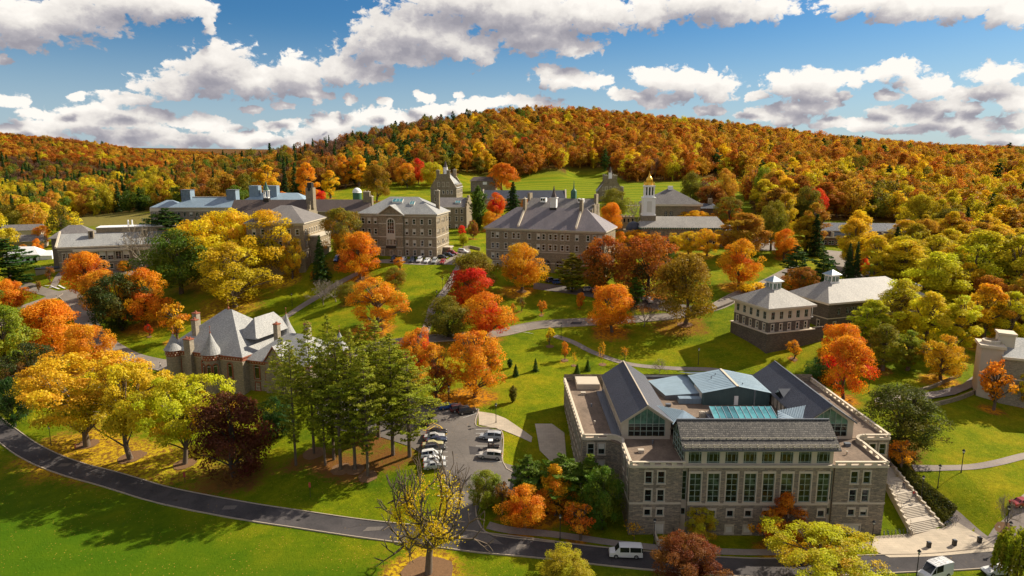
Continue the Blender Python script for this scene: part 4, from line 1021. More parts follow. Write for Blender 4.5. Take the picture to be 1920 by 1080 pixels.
 ('bare',1236,700,672,30,BR,BR,'shrub_tree','twiggy reddish shrub behind the library roof'),
 # around the upper halls
 ('columnar',897,432,348,27,GR,GD,'columnar_evergreen','tall columnar green tree beside the tall stone dormitory'),
 ('spruce',962,420,340,44,GD,PK,'spruce_tree','dark broad spruce behind the long slate hall'),
 ('maple',930,405,360,38,ORD,RE,'maple_tree','deep orange red tree left of the dark broad spruce'),
 ('maple',918,432,395,32,OR,GO,'maple_tree','small orange tree at the left end of the slate hall'),
 ('maple',984,398,372,20,OR,OR,'maple_tree','orange tree touching the slate hall roof'),
 ('maple',866,440,422,16,RE,RE,'small_tree','small red tree beside the pedimented hall end wall'),
 ('maple',869,460,436,18,YG,OL,'small_tree','small yellow green tree under the small red one'),
 ('loose',887,448,412,22,BR,PU,'small_tree','thin maroon tree before the tall stone dormitory'),
 ('maple',1150,412,352,54,OL,PG,'tree','olive green dome-shaped tree before the far gabled dormitory'),
 ('maple',1146,438,378,44,OR,GO,'maple_tree','orange tree right behind the slate hall end'),
 ('bare',1190,432,374,44,OL,OL,'bare_tree','bare tree between the slate hall and the chapel'),
 ('maple',1196,462,430,58,GO,OR,'maple_tree','gold orange tree before the chapel entrance end'),
 ('maple',1365,425,368,58,OL,ORD,'tree','olive orange tree right of the chapel roof'),
 ('loose',1262,470,436,36,YE,GO,'tree','yellow tree leftmost in the row hiding the chapel wall'),
 ('loose',1290,478,432,44,YE,YE,'tree','bright yellow tree under the middle of the chapel roof'),
 ('loose',1325,480,428,52,YE,GO,'tree','bright yellow tree rightmost in the row at the chapel'),
 ('maple',1240,492,450,40,GD,GR,'evergreen','dark green tree below the yellow chapel row'),
 ('maple',1345,455,418,26,GR,GD,'tree','green tree at the right end of the chapel roof'),
 ('maple',1385,460,422,40,GR,GD,'evergreen','green bushy tree right of the chapel'),
 ('dense',1110,480,434,36,PG,GR,'tree','fresh green tree against the right end of the slate hall'),
 ('maple',1160,470,432,30,OR,GO,'maple_tree','orange tree behind the dark rusty trees'),
 ('dense',1340,385,362,24,GD,GR,'evergreen','small dark evergreen by the far stone hall'),
 ('dense',1325,412,392,34,PU,RE,'small_tree','maroon bush right of the far stone hall'),
 ('loose',1305,422,394,60,GO,YE,'tree','golden row of crowns between chapel and far stone hall'),
 ('maple',530,380,358,20,OR,OR,'small_tree','small orange tree behind the bell-turret hall'),
 ('maple',597,380,355,28,RE,RE,'maple_tree','red tree behind the long brown roof'),
 ('column',502,388,308,54,GO,OR,'poplar_tree','golden poplar above the blue roof ridge'),
 ('column',578,384,303,40,OR,GO,'poplar_tree','tall orange gold poplar above the brown roof'),
 ('column',620,372,318,34,GO,YG,'poplar_tree','shorter gold poplar right of the tall orange gold one'),
 ('column',647,352,291,34,OR,GO,'poplar_tree','orange egg-shaped poplar above the little observatory'),
 ('column',673,350,289,34,GO,OR,'poplar_tree','gold poplar just right of the egg-shaped one'),
 ('maple',706,378,307,50,(0.40,0.22,0.01),OL,'tree','gold and olive tree right of the observatory'),
 ('maple',763,352,305,40,OR,GR,'maple_tree','round tree orange on top and green below near the upper lawn'),
 ('maple',784,345,296,30,RE,ORD,'maple_tree','scarlet tree behind the orange and green one'),
 ('maple',812,352,303,46,YG,YE,'tree','yellow green tree left of the tall gabled dormitory'),
 ('dense',440,360,340,70,GO,OR,'maple_tree','golden mound-like tree above the blue-roofed building'),
 ('maple',942,360,304,54,ORD,OR,'maple_tree','broad orange maple right of the low grey house'),
 ('loose',120,436,398,34,GO,YG,'tree','gold tree behind the left stone building'),
 ('maple',80,462,422,30,OR,GO,'maple_tree','orange tree above the white tent'),
 ('maple',72,478,446,20,OR,OR,'maple_tree','small orange tree left above the white tent'),
 ('maple',40,420,376,42,OR,OL,'maple_tree','orange and olive tree over the far left houses'),
 ('small',45,478,458,14,OR,ORD,'small_tree','small orange tree at the low stone house by the tent'),
]
for (k, u, vb, vt, wpx, c1, c2, nm, lab) in CT:
    x, y, z = G(u, vb)
    d = ray(u, vt); zt = CH + d[2]/d[1]*y
    D = y*FWD[0] - (z-CH)*(-FWD[1])
    D = y*FWD[0] + (z-CH)*FWD[1]
    Ht = max(1.2, zt-z); R = wpx/2*D/F
    if k in ('locust', 'maple', 'dense', 'loose', 'column', 'cone'): Ht *= 0.97
    lit = 1.0
    if k == 'grove': R *= 0.98
    if k in ('pine', 'spruce', 'columnar', 'willow', 'bare', 'sapling'): lit = 0.0
    c = c1
    if k == 'grove': lit, c = 0.55, (0.24, 0.10, 0.035)
    if lab.startswith('big dark bronze'): c = (0.13, 0.05, 0.025)
    if c in (GR, GD, PG, PK): lit = 0.0
    if k == 'column': c1, c2 = [min(.85, q*1.15) for q in c1], [min(.85, q*1.35) for q in c2]
    o = plant(k, x, y, Ht, R, tint(c1, .08) if k != 'grove' else [.32, .335, .018], tint(c2, .08) if k != 'grove' else [.17, .215, .015], nm, lab, litter=0)
    if lit: TREES.append((x, y, R, c, lit))
# mulch rings are part of the ground
RINGS = [(803,1074,4.4),(247,857,3.0),(346,870,2.4),(589,850,2.6),(639,880,2.2),(1059,676,1.1),(1031,650,1.2),(1130,684,1.1),(1172,683,.9),(1076,686,.8),(706,617,2.2),(1284,609,2.4),(1884,992,1.5),(676,524,1.8),(978,547,1.8),(280,632,.9),(666,881,2.0),(690,894,2.0),(500,593,1.2),(1488,674,1.0),(1015,592,.8),(163,833,2.6)]
# ------------------------------------------------------------------ woods: where they stand
EDGE = [(-400,470),(-200,458),(0,438),(60,440),(120,412),(180,406),(262,397),(300,394),(450,388),(480,372),(560,366),(600,362),(690,346),(760,336),(800,333),(880,326),(960,327),(975,334),(1010,332),(1050,322),(1100,320),(1130,322),(1180,342),(1290,338),(1400,334),(1403,365),(1412,400),(1440,425),(1500,432),(1528,436),(1532,412),(1705,420),(1712,500),(1725,560),(1790,600),(1860,622),(1925,640),(2100,660),(2400,700)]
def edge_v(u): return np.interp(u, [e[0] for e in EDGE], [e[1] for e in EDGE])
def in_woods(x, y, z):
    u, v = proj(x, y, z); return (v < edge_v(u)) & (y > 60)
RF = np.random.default_rng(21)
def wood_points():
    P = []
    # near band fine spacing, far band coarser; jittered grids
    for (y0, y1, sp) in ((200, 480, 10.0), (480, 1000, 11.5), (1000, 1750, 14.5), (1750, 2700, 21.0)):
        nx = int(2*(y1*0.98+60)/sp)
        ys = np.arange(y0, y1, sp)
        for yy in ys:
            xm = yy*0.92+70; xs = np.arange(-xm, xm, sp)
            P.append(np.stack([xs+RF.uniform(-.48, .48, len(xs))*sp, yy+RF.uniform(-.48, .48, len(xs))*sp], 1))
    P = np.concatenate(P); z = Hn(P[:, 0], P[:, 1]); u, v = proj(P[:, 0], P[:, 1], z)
    k = v < edge_v(u)
    for (u0, u1, v0, v1, pr) in ((1545, 1715, 492, 514, .5), (1440, 1530, 436, 475, .5), (1640, 1720, 520, 560, .7), (1385, 1440, 470, 500, .5), (-200, 30, 470, 500, .6), (455, 560, 352, 372, .6), (560, 830, 336, 352, .5), (1290, 1400, 384, 410, .4), (-250, -20, 520, 760, .6), (1945, 2200, 640, 760, .7), (60, 130, 445, 462, .4), (0, 70, 600, 650, .0)):
        k |= (u > u0) & (u < u1) & (v > v0) & (v < v1) & (RF.random(len(u)) < pr)
    # beyond the crest nothing is seen: keep what could show with its own height
    return P[k], z[k], u[k], v[k]
WP, WZ, WU, WV = wood_points()
def hidden(P, Z):
    """drop trees whose tops are well below the skyline in front of them"""
    out = np.zeros(len(P), bool); ts = np.linspace(0.25, 0.97, 28); top = Z+24
    for t in ts:
        gx, gy = P[:, 0]*t, P[:, 1]*t; line = CH+(top-CH)*t; g = Hn(gx, gy); out |= (g+9 > line) & (gy > 200)
    return out
_h = hidden(WP, WZ); WP, WZ, WU, WV = WP[~_h], WZ[~_h], WU[~_h], WV[~_h]
# ------------------------------------------------------------------ ground sheet
def graded(near0, near1, sp, far, g=1.13):
    a = list(np.arange(near0, near1+.01, sp)); s = sp; x = near1
    while x < far: s *= g; x += s; a.append(x)
    return a
def ground():
    xp = graded(0, 250, 2.5, 7000); xs = np.array([-q for q in xp[:0:-1]] + xp)
    yf = graded(85, 420, 2.5, 9000); s = 2.5; y = 85; back = []
    while y > -3000: s *= 1.25; y -= s; back.append(y)
    ys = np.array(back[::-1]+yf)
    X, Y = np.meshgrid(xs, ys); Z = Hn(X, Y); nx, ny = len(xs), len(ys)
    # hollow the ground a little under the roads so that the sheets lie proud of it
    R_ = np.array(ROADS); 
    V = np.stack([X.ravel(), Y.ravel()], 1); near = np.where((abs(V[:, 0]) < 330) & (V[:, 1] > 80) & (V[:, 1] < 420))[0]
    zf = Z.ravel().copy()
    for i in range(0, len(near), 4000):
        q = near[i:i+4000]; d = np.hypot(V[q, 0][:, None]-R_[None, :, 0], V[q, 1][:, None]-R_[None, :, 1])-R_[None, :, 2]
        zf[q] -= np.clip((-d.min(1))/1.0, 0, 1)*0.10
    me = bpy.data.meshes.new('ground'); me.vertices.add(nx*ny)
    me.vertices.foreach_set('co', np.stack([X.ravel(), Y.ravel(), zf], 1).astype(np.float32).ravel())
    i = np.arange(nx*ny).reshape(ny, nx); q = np.stack([i[:-1, :-1], i[:-1, 1:], i[1:, 1:], i[1:, :-1]], -1).reshape(-1, 4)
    me.loops.add(q.size); me.loops.foreach_set('vertex_index', q.ravel().astype(np.int32)); me.polygons.add(len(q)); me.polygons.foreach_set('loop_start', np.arange(0, q.size, 4, dtype=np.int32))
    lit = np.zeros((nx*ny, 4), np.float32); lit[:, :3] = (0.45, 0.2, 0.02); wsum = np.full(nx*ny, 1e-3); csum = np.zeros((nx*ny, 3)); tot = np.zeros(nx*ny)
    idx = np.where((abs(V[:, 0]) < 400) & (V[:, 1] > 70) & (V[:, 1] < 520))[0]; Vn = V[idx]
    for (tx, ty, R, c, a) in TREES:
        d = np.hypot(Vn[:, 0]-tx+R*0.15, Vn[:, 1]-ty+R*.1); k = np.where(d < R*2.4)[0]
        w = np.exp(-(d[k]/(R*1.05))**2)*a; j = idx[k]; tot[j] = np.maximum(tot[j], w)*1.0+0.35*np.minimum(tot[j], w); wsum[j] += w; csum[j] += w[:, None]*np.array(c[:3])[None]
    lit[:, 3] = np.clip(tot*0.95, 0, 1); ok = wsum > 0.01; lit[ok, :3] = (csum[ok]/wsum[ok][:, None])*0.8
    u, v = proj(V[:, 0], np.maximum(V[:, 1], 60), zf); cov = np.zeros((nx*ny, 4), np.float32); cov[:, 3] = 1
    wood = (v < edge_v(u)) & (V[:, 1] > 150) & (abs(V[:, 0]) < V[:, 1]*1.3); cov[wood, 0] = 0.9
    far = (np.hypot(V[:, 0], V[:, 1]) > 600) & (V[:, 1] > -200); cov[far & ~wood, 0] = 0.5; cov[(V[:, 1] > 1700), 0] = 1.0
    fld = (v > edge_v(u)) & (v < 392) & (u > 960) & (u < 1415) & (V[:, 1] > 320); cov[fld, 1] = 1; lit[fld, 3] *= .3
    mead = (u > 120) & (u < 300) & (v > 398) & (v < 425) & (V[:, 1] > 330); cov[mead, 2] = 1
    for nm, arr in (('litter', lit), ('cover', cov)):
        at_ = me.attributes.new(nm, 'FLOAT_COLOR', 'POINT'); at_.data.foreach_set('color', arr.ravel())
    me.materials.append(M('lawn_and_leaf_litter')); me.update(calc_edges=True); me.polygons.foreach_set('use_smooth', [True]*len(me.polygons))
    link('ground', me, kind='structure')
# ------------------------------------------------------------------ roads, car park, paths, plaza
LR = GP((-160,690),(-70,745),(0,806),(60,848),(150,884),(300,927),(450,957),(600,980),(760,1001),(900,1018),(1050,1034),(1200,1050),(1400,1064),(1560,1062),(1700,1056),(1800,1051),(1930,1043),(2150,1030))
ribbon('lower_road', LR, 5.0, 'asphalt_dark', 0.06, kerb=(-1, 1))
ribbon('upper_road', GP((640,668),(760,640),(850,632),(930,626),(1000,611),(1100,604),(1200,598),(1280,590),(1340,576),(1380,556),(1420,540),(1460,520),(1500,500)), 5.2, 'asphalt_worn', 0.06, kerb=(-1, 1))
ribbon('left_road', GP((-60,640),(40,580),(90,560),(120,548),(150,575),(165,610),(190,640),(230,665),(270,678),(330,690),(400,720)), 6.8, 'asphalt_worn', 0.06, kerb=(-1,))
ribbon('fork_road', GP((-80,520),(20,532),(75,545),(120,556)), 5.5, 'asphalt_worn', 0.075)
ribbon('left_path', GP((98,540),(108,522),(122,506)), 3.0, 'asphalt_path', 0.07)
ribbon('edge_path', GP((-60,735),(0,716),(40,695),(70,668)), 2.6, 'asphalt_path', 0.07)
ribbon('slope_path', GP((505,618),(540,592),(580,566),(620,540),(660,518),(690,503)), 3.0, 'asphalt_path', 0.07)
ribbon('right_slope_path', GP((790,640),(805,600),(812,575),(835,545),(850,520),(862,498)), 2.8, 'asphalt_path', 0.07)
ribbon('diagonal_path', GP((1040,630),(1075,642),(1110,660),(1160,678),(1200,686),(1250,690),(1330,693),(1400,706),(1480,720)), 2.2, 'asphalt_path', 0.07)
ribbon('library_path', GP((1655,850),(1690,880),(1712,905),(1745,935),(1790,970),(1830,1003),(1870,1030)), 2.8, 'asphalt_path', 0.07)
ribbon('cross_path', GP((1712,878),(1760,878),(1820,876),(1870,868),(1935,852),(2050,830)), 1.9, 'asphalt_path', 0.082)
ribbon('right_edge_drive', GP((1960,920),(1925,945),(1908,975),(1880,1000),(1868,1020)), 3.0, 'asphalt_path', 0.075)
ribbon('sidewalk', GP((915,985),(960,995),(1060,1005),(1180,1022),(1300,1032),(1420,1036),(1560,1030),(1640,1022)), 1.8, 'asphalt_path', 0.07)
ribbon('far_path', GP((1000,380),(1100,384),(1230,386)), 2.0, 'asphalt_path', 0.09)
ribbon('back_road', GP((1560,470),(1600,515),(1640,545),(1690,520)), 8.0, 'asphalt_worn', 0.09)
LOT = GP((822,1004),(842,950),(832,890),(800,858),(770,838),(740,828),(700,815),(640,808),(600,790),(590,755),(640,728),(720,735),(790,748),(830,757),(898,768),(893,800),(940,808),(943,868),(985,880),(980,930),(905,932),(893,965),(912,1000),(945,1022))
patch('car_park', LOT, 'asphalt_lot', 0.075)
for seg in ([(898,768),(893,799),(940,808),(943,867),(960,885),(985,890)], [(893,932),(893,967),(910,998),(950,1008),(1040,1018)], [(830,757),(898,768)]):
    kerbline('car_park_kerb', spline(GP(*seg), 1.5), 0.06)
patch('hall_parking', GP((690,494),(700,488),(840,487),(862,470),(880,466),(885,480),(870,497),(790,497)), 'asphalt_worn', 0.08)
patch('left_parking', GP((180,508),(270,500),(280,512),(190,520)), 'asphalt_worn', 0.08)
patch('slate_hall_drive', GP((1000,530),(1120,545),(1230,560),(1300,575),(1280,590),(1200,573),(1100,556),(1000,542)), 'asphalt_lot', 0.08)
patch('upper_parking', GP((1385,432),(1450,432),(1455,470),(1385,470)), 'asphalt_worn', 0.08)
patch('terrace_paving', GP((1003,795),(1035,795),(1058,812),(1062,862),(1035,868),(1012,845)), 'plaza_paving', 0.08)
patch('car_park_walk', GP((897,772),(925,776),(948,785),(998,820),(996,830),(940,806),(898,797)), 'plaza_paving', 0.10)
patch('plaza', GP((1640,1006),(1711,1001),(1768,990),(1792,978),(1882,1034),(1668,1046),(1632,1030)), 'plaza_paving', 0.10)
patch('bridge_walk', GP((1690,752),(1735,752),(1790,742),(1832,724),(1850,706),(1835,700),(1805,722),(1760,735),(1700,742),(1640,748),(1640,756)), 'asphalt_path', 0.35)
for (u, v, r) in RINGS:
    x, y, z = G(u, v); rr_ = random.Random(u)
    patch('mulch_bed', [(x+cos(t*pi/9)*r*rr_.uniform(.9, 1.1), y+sin(t*pi/9)*r*rr_.uniform(.9, 1.1)) for t in range(18)], 'mulch', 0.10, res=1.0)
def stripe(p, q, w=0.14, mat='marking_white', off=0.10, name='parking_line'):
    d = Vector((q[0]-p[0], q[1]-p[1])); L = d.length; d /= L; n = Vector((-d.y, d.x))*w/2; mb = MB(); k = max(2, int(L/1.2)); V = []
    for i in range(k+1):
        c = Vector(p[:2])+d*L*i/k
        for s in (-1, 1): V.append((c.x+n.x*s, c.y+n.y*s, H(c.x, c.y)+off))
    mb.add(V, [(2*i, 2*i+1, 2*i+3, 2*i+2) for i in range(k)]); o = mb.obj(name, [mat], kind='structure'); fix_up(o)
for v in (806, 813, 820, 837, 853, 866): stripe(G(892, v), G(937 if v < 860 else 941, v+1))
for (a, b) in (((797,762),(826,754)),((814,770),(834,763)),((834,774),(862,765)),((853,779),(885,768)),((868,784),(898,774))): stripe(G(*a), G(*b))
for v in (823, 831, 839, 848, 857, 865, 875): stripe(G(806, v), G(839, v))
for v in (895, 912, 930): stripe(G(820, v), G(843, v+1))
for (a, b) in (((793,804),(811,793)),((811,793),(826,800)),((826,800),(838,815)),((797,806),(812,797)),((803,807),(816,799)),((809,808),(821,801)),((816,809),(826,804)),((793,807),(838,815))): stripe(G(*a), G(*b), 0.25, 'marking_yellow', 0.105, 'hatched_marking')
for (a, b) in (((0,809),(14,818)),): pass
for (a, b) in (((96,536),(111,542)),((110,535),(122,541)),((84,536),(92,536))): stripe(G(*a), G(*b), 0.8, 'marking_white', 0.12, 'crossing_line')
for (a, b) in (((1878,1030),(1890,1042)),): stripe(G(*a), G(*b), 0.5, 'marking_white', 0.12, 'crossing_line')
for (a, b) in (((963,620),(1000,626)),): stripe(G(*a), G(*b), 0.15, 'marking_white', 0.12, 'road_line')
for (a, b) in (((1690,758),(1688,748)),): pass
ground()
# stone parapets of the raised walk at the right
def lowwall(name, label, pts, w, h, mat, zoff=0.0, group=None):
    S = spline(pts, 1.5); mb = MB(); zz = Hn([p.x for p in S], [p.y for p in S])
    for i in range(len(S)-1):
        p, q = S[i], S[i+1]; t = (q-p).normalized(); n = Vector((-t.y, t.x))*w/2
        A = [(p.x-n.x, p.y-n.y), (q.x-n.x, q.y-n.y), (q.x+n.x, q.y+n.y), (p.x+n.x, p.y+n.y)]; zs = [zz[i], zz[i+1], zz[i+1], zz[i]]
        mb.add([(a[0], a[1], z-0.8) for a, z in zip(A, zs)]+[(a[0], a[1], z+h) for a, z in zip(A, zs)], [(0,1,5,4),(1,2,6,5),(2,3,7,6),(3,0,4,7),(4,5,6,7)], 0)
    t = thing(name, label, 'wall', (0, 0, 0), 0, group); mb.obj('masonry', [mat], t)
    return t
lowwall('retaining_wall', 'curved stone wall along the front of the raised walk at right', GP((1640,762),(1700,768),(1735,765),(1790,752),(1830,736),(1850,722)), 0.5, 0.95, 'stone_brown')
lowwall('retaining_wall', 'stone wall behind the raised walk with orange leaves piled on it', GP((1640,742),(1700,738),(1740,730),(1775,716),(1800,706)), 0.5, 0.8, 'stone_brown')
lowwall('retaining_wall', 'dark stone wall on the downhill side of the upper road at the pavilion', GP((1290,594),(1320,588),(1350,578),(1375,568)), 0.45, 0.7, 'stone_dark')
lowwall('garden_wall', 'low grey wall beside the pedimented hall parking', GP((868,468),(882,466),(900,470)), 0.5, 1.3, 'stone_brown')
FOOT=[]
# ------------------------------------------------------------------ the library
def footprint(x, y, r): FOOT.append((x, y, r))
CW, GDk = 'frame_white', 'glass_dark'
def library():
    B = thing('library_building', 'big grey stone library with blue metal roofs and pale parapets', 'building', (44.1, 113.8, 0))
    for yy in (8, 24, 40):
        for xx in (-20, 0, 20): footprint(44+xx, 114+yy, 14)
    mb = MB(); Z1 = 14.2
    # curved plan: front block, concave corner, wider rear block
    def arc(cx, cy, r, a0, a1, n=6): return [(cx+r*cos(radians(a0+(a1-a0)*i/n)), cy+r*sin(radians(a0+(a1-a0)*i/n))) for i in range(n+1)]
    # left side, walking so that the outside is on the right hand: back left -> front left -> corner -> front
    lp = [(-31.2, 48), (-30.2, 12.4), (-25.2, 12.4)] + arc(-25.2, 10.0, 2.4, 90, 0) [1:] + [(-23, 9.0), (-23, 0.0)]
    rp = [(23, 0.0), (23, 9.0)] + arc(25.2, 10.0, 2.4, 180, 90)[0:] + [(30.0, 12.4), (30.0, 48)]
    st = ('sash', 'cream', 'mullion_green', 'glass_dark'); sq = ('plain', 'cream', 'mullion_green', 'glass_dark')
    def side(pts, wins):
        for i in range(len(pts)-1): facade(mb, B, pts[i], pts[i+1], -0.5, Z1, wins.get(i, []), 0, 0.06)
    L01 = hypot(1, 35.6)
    side(lp, {0: wgrid([4+3.1*k for k in range(10)], [9.6], 1.5, 2.6, st)+wgrid([4+3.1*k for k in range(10)], [5.2], 1.5, 2.2, st), 1: wgrid([1.6, 3.7], [11.0, 7.4], 1.25, 2.2, st)+wgrid([1.6, 3.7], [4.6], 1.2, 1.3, sq),
              9: wgrid([2.5, 6.5], [10.9, 7.4], 1.25, 2.2, st)})
    side(rp, {0: wgrid([2.5, 6.5], [10.9, 7.4], 1.25, 2.2, st), 8: wgrid([1.6, 3.6], [11.0, 7.4], 1.25, 2.2, st)})
    # front: pavilions and the bay between them, with recessed slots
    ev = wgrid([3.35, 5.6], [11.05, 7.55], 1.2, 2.25, st)+wgrid([3.35, 5.6], [4.8], 1.15, 1.2, sq)
    facade(mb, B, (-23, 0), (-13.6, 0), -0.5, Z1, ev+[(5.6, .9, 1.5, 2.3, ('plain', 'cream', 'white_paint', 'window_shade'))], 0, 0.06)
    er = [(s+0.15, z, w, h, t) for s, z, w, h, t in wgrid([3.4, 5.65], [11.05, 7.55], 1.2, 2.25, st)+wgrid([3.4, 5.65], [4.8], 1.15, 1.2, sq)]
    facade(mb, B, (13.6, 0), (23, 0), -0.5, Z1, er+[(3.6, .5, 3.6, 2.3, ('grid21', 'cream', 'cream_light', 'window_shade'))], 0, 0.06)
    tall = ('grid25', 'cream', 'mullion_green', 'glass_green'); bays = [1.25+3.27*k for k in range(8)]
    low = [(s, 4.75, 1.15, 1.2, sq) for s in bays]+[(s, 1.5, 1.3, 1.3, ('plain', 'cream', 'cream', 'window_shade')) for s in bays[2:4]]+[(s, 1.5, 1.2, 1.4, sq) for s in bays[4:]]
    facade(mb, B, (-12.6, -0.35), (12.6, -0.35), -0.5, Z1, [(s, 7.6, 2.05, 5.5, tall) for s in bays]+low, 0, 0.0)
    for sx in (-1, 1):   # slots between bay and pavilion
        a, b = ((-13.6, 0.5), (-12.6, 0.5)) if sx < 0 else ((12.6, 0.5), (13.6, 0.5))
        facade(mb, B, a, b, -0.5, Z1, [(0.5, 7.6, 0.8, 5.6, ('grid15', None, 'mullion_green', 'glass_green')), (0.5, 4.7, .8, 1.3, ('plain', None, 'mullion_green', 'glass_dark'))], 1, 0)
        x = a[0] if sx < 0 else b[0]; mb.quad((x, .5, -.5), (x, 0, -.5), (x, 0, Z1), (x, .5, Z1), 0)
        x = b[0] if sx < 0 else a[0]; mb.quad((x, .5, -.5), (x, -.35, -.5), (x, -.35, Z1), (x, .5, Z1), 0)
    mb.wall((30, 48), (-31.2, 48), -.5, 16.0, (), .25, 0)
    mb.obj('walls', ['stone_grey', 'cream'], B)
    # pale bands
    tb = MB()
    for (x0, x1, y) in ((-23.1, -13.6, 0), (13.6, 23.1, 0), (-12.6, 12.6, -.35)):
        tb.box(x0, x1, y-.09, y-.003, 7.0, 7.35); tb.box(x0, x1, y-.14, y-.003, -.5, .75)
    tb.box(-23.1, -23.003, -.09, 9, 7.0, 7.35); tb.box(23.003, 23.1, -.09, 9, 7.0, 7.35)
    tb.obj('stone_bands', ['cream'], B)
    # parapets: curb, posts with gaps, top rail
    def parapet(pts, z, solid=()):
        pb = MB()
        for i in range(len(pts)-1):
            p, q = pts[i], pts[i+1]; L = hypot(q[0]-p[0], q[1]-p[1]); e = 0.12
            pb.obox(p, q, 0.62, z-.12, z+.30, 0, 0.05); pb.obox(p, q, 0.50, z+.78, z+.98, 0, 0.08)
            n = max(1, int(L/1.9)); d = ((q[0]-p[0])/L, (q[1]-p[1])/L)
            if L < 1.6: pb.obox(p, q, .30, z+.30, z+.78, 0); continue
            for k in range(n+1):
                c = L*k/n; w = 0.42; a_, b_ = max(0, c-w), min(L, c+w)
                pb.obox((p[0]+d[0]*a_, p[1]+d[1]*a_), (p[0]+d[0]*b_, p[1]+d[1]*b_), .34, z+.30, z+.78, 0)
        pb.obj('parapet', ['cream_light'], B)
    parapet([(x+.1, y) for x, y in lp], Z1); parapet([(-23, 0.1), (-13.2, 0.1)], Z1)
    parapet([(x-.1, y) for x, y in rp], Z1); parapet([(13.6, 0.1), (23, 0.1)], Z1)
    # flat roofs
    fl = MB()
    fl.prism([(-22.9, .1), (-13.3, .1), (-13.3, 12.3), (-25, 12.3), (-22.95, 9.5)], Z1-.35, Z1+.05, 0); fl.prism([(13.3, .1), (22.9, .1), (22.95, 9.5), (25, 12.3), (13.3, 12.3)], Z1-.35, Z1+.05, 0)
    fl.prism([(-30.2, 12.6), (-22.6, 12.6), (-22.6, 47.9), (-31.1, 47.9)], Z1-.35, Z1+.05, 0); fl.prism([(22.6, 12.6), (29.9, 12.6), (29.9, 47.9), (22.6, 47.9)], Z1-.35, Z1+.05, 0)
    fl.box(-13.2, 13.2, 8.0, 47.5, 14.0, 15.1, 0)
    fl.obj('flat_roof', ['roof_gravel'], B)
    ed = MB(); ed.box(-13.2, 13.2, 47.1, 47.6, 15.1, 15.75); ed.box(-22.9, -22.55, 12.9, 40, 14.25, 14.9); ed.box(-24.2, -22.9, 12.9, 40, 14.25, 14.45)
    ed.obj('roof_edge', ['lead_metal'], B)
    # clerestory storey with snow-railed slate roof
    cb = MB(); CZ = 17.5
    cw = [(1.75+3.27*k, 14.75, 2.35, 2.15, ('cler', None, 'mullion_green', 'glass_dark')) for k in range(8)]
    facade(cb, B, (-13.2, .25), (13.2, .25), Z1, CZ, cw, 0, 0)
    cb.wall((-13.2, 9), (-13.2, .25), Z1, CZ, (), .2, 0); cb.wall((13.2, .25), (13.2, 9), Z1, CZ, (), .2, 0)
    cb.box(-13.4, 13.4, -.4, .2, Z1-.02, Z1+.42, 0)
    cb.obj('clerestory_wall', ['cream'], B)
    yr, zr = 4.9, 21.2
    rb = MB(); x0, x1 = -13.9, 14.1
    rb.quad((x0, -.7, CZ+.15), (x1, -.7, CZ+.15), (x1, yr, zr), (x0, yr, zr), 0); rb.quad((x1, 9.6, CZ-.2), (x0, 9.6, CZ-.2), (x0, yr, zr), (x1, yr, zr), 0)
    rb.quad((x0, -.7, CZ-.1), (x1, -.7, CZ-.1), (x1, -.7, CZ+.15), (x0, -.7, CZ+.15), 1); rb.quad((x0, -.7, CZ-.1), (x0, .3, CZ-.1), (x1, .3, CZ-.1), (x1, -.7, CZ-.1), 1)
    rb.box(x0, x1, yr-.18, yr+.18, zr-.02, zr+.14, 1)
    rb.quad((x1, -.7, CZ-.1), (x1, yr, zr-.3), (x1, yr, zr), (x1, -.7, CZ+.15), 1); rb.quad((x0, -.7, CZ-.1), (x0, -.7, CZ+.15), (x0, yr, zr), (x0, yr, zr-.3), 1)
    rb.obj('slate_roof', ['slate_weathered', 'lead_metal'], B)
    sl = (zr-CZ-.15)/(yr+.7)
    for yy in (-.4, .0, 1.25):
        g = MB(); z = CZ+.15+sl*(yy+.7)
        for dz in (.16, .30): g.tube((x0+.2, yy, z+dz), (x1-.2, yy, z+dz), .045, .045, 6)
        for k in range(22): x = x0+.5+1.285*k; g.box(x-.05, x+.05, yy-.06, yy+.10, z-.03, z+.36)
        g.obj('snow_rail', ['pale_trim'], B)
    # glazed gable at the left end of the slate roof
    gg = MB(); xg = -13.35
    gg.add([(xg, .6, Z1+.5), (xg, 8.8, Z1+.5), (xg, 8.8, 18.2), (xg, yr, 20.6), (xg, .6, CZ+.1)], [(0, 4, 3, 2, 1)], 0); gg.obj('glazed_gable', ['glass_green'], B)
    gm = MB()
    for yy in (.6, 2.2, 3.8, 5.4, 7.0, 8.6): gm.box(xg-.09, xg+.02, yy-.05, yy+.05, Z1+.5, CZ+.1+(3.1*(yy/4.9) if yy < 4.9 else 3.1-(yy-4.9)*.62))
    for z in (15.6, 16.7, 17.6): gm.box(xg-.085, xg+.02, .6, 8.8, z-.04, z+.04)
    gm.obj('glazing_bars', ['mullion_green'], B)
    # two long gabled halls
    for s in (-1, 1):
        hb = MB(); xc = 17.8*s; hw = 4.75; y0, y1 = 12.2, 41.0; ze, za = 18.0, 21.3
        a, b = (xc-hw, y0), (xc+hw, y0)
        hb.wall((xc-hw, y1), (xc-hw, y0), 14.0, ze, [(k, k+.8, 14.9, 17.3) for k in [2+2.05*j for j in range(13)]], .3, 0)
        hb.wall((xc+hw, y0), (xc+hw, y1), 14.0, ze, [(k, k+.8, 14.9, 17.3) for k in [2+2.05*j for j in range(13)]], .3, 0)
        for sd_, an in ((-hw+.26, 0), (hw-.26, 0)):
            pass
        dk = MB(); dk.box(xc-hw+.27, xc-hw+.33, y0+1, y1-1, 14.8, 17.4); dk.box(xc+hw-.33, xc+hw-.27, y0+1, y1-1, 14.8, 17.4)
        # gable front frame
        fw = 3.6
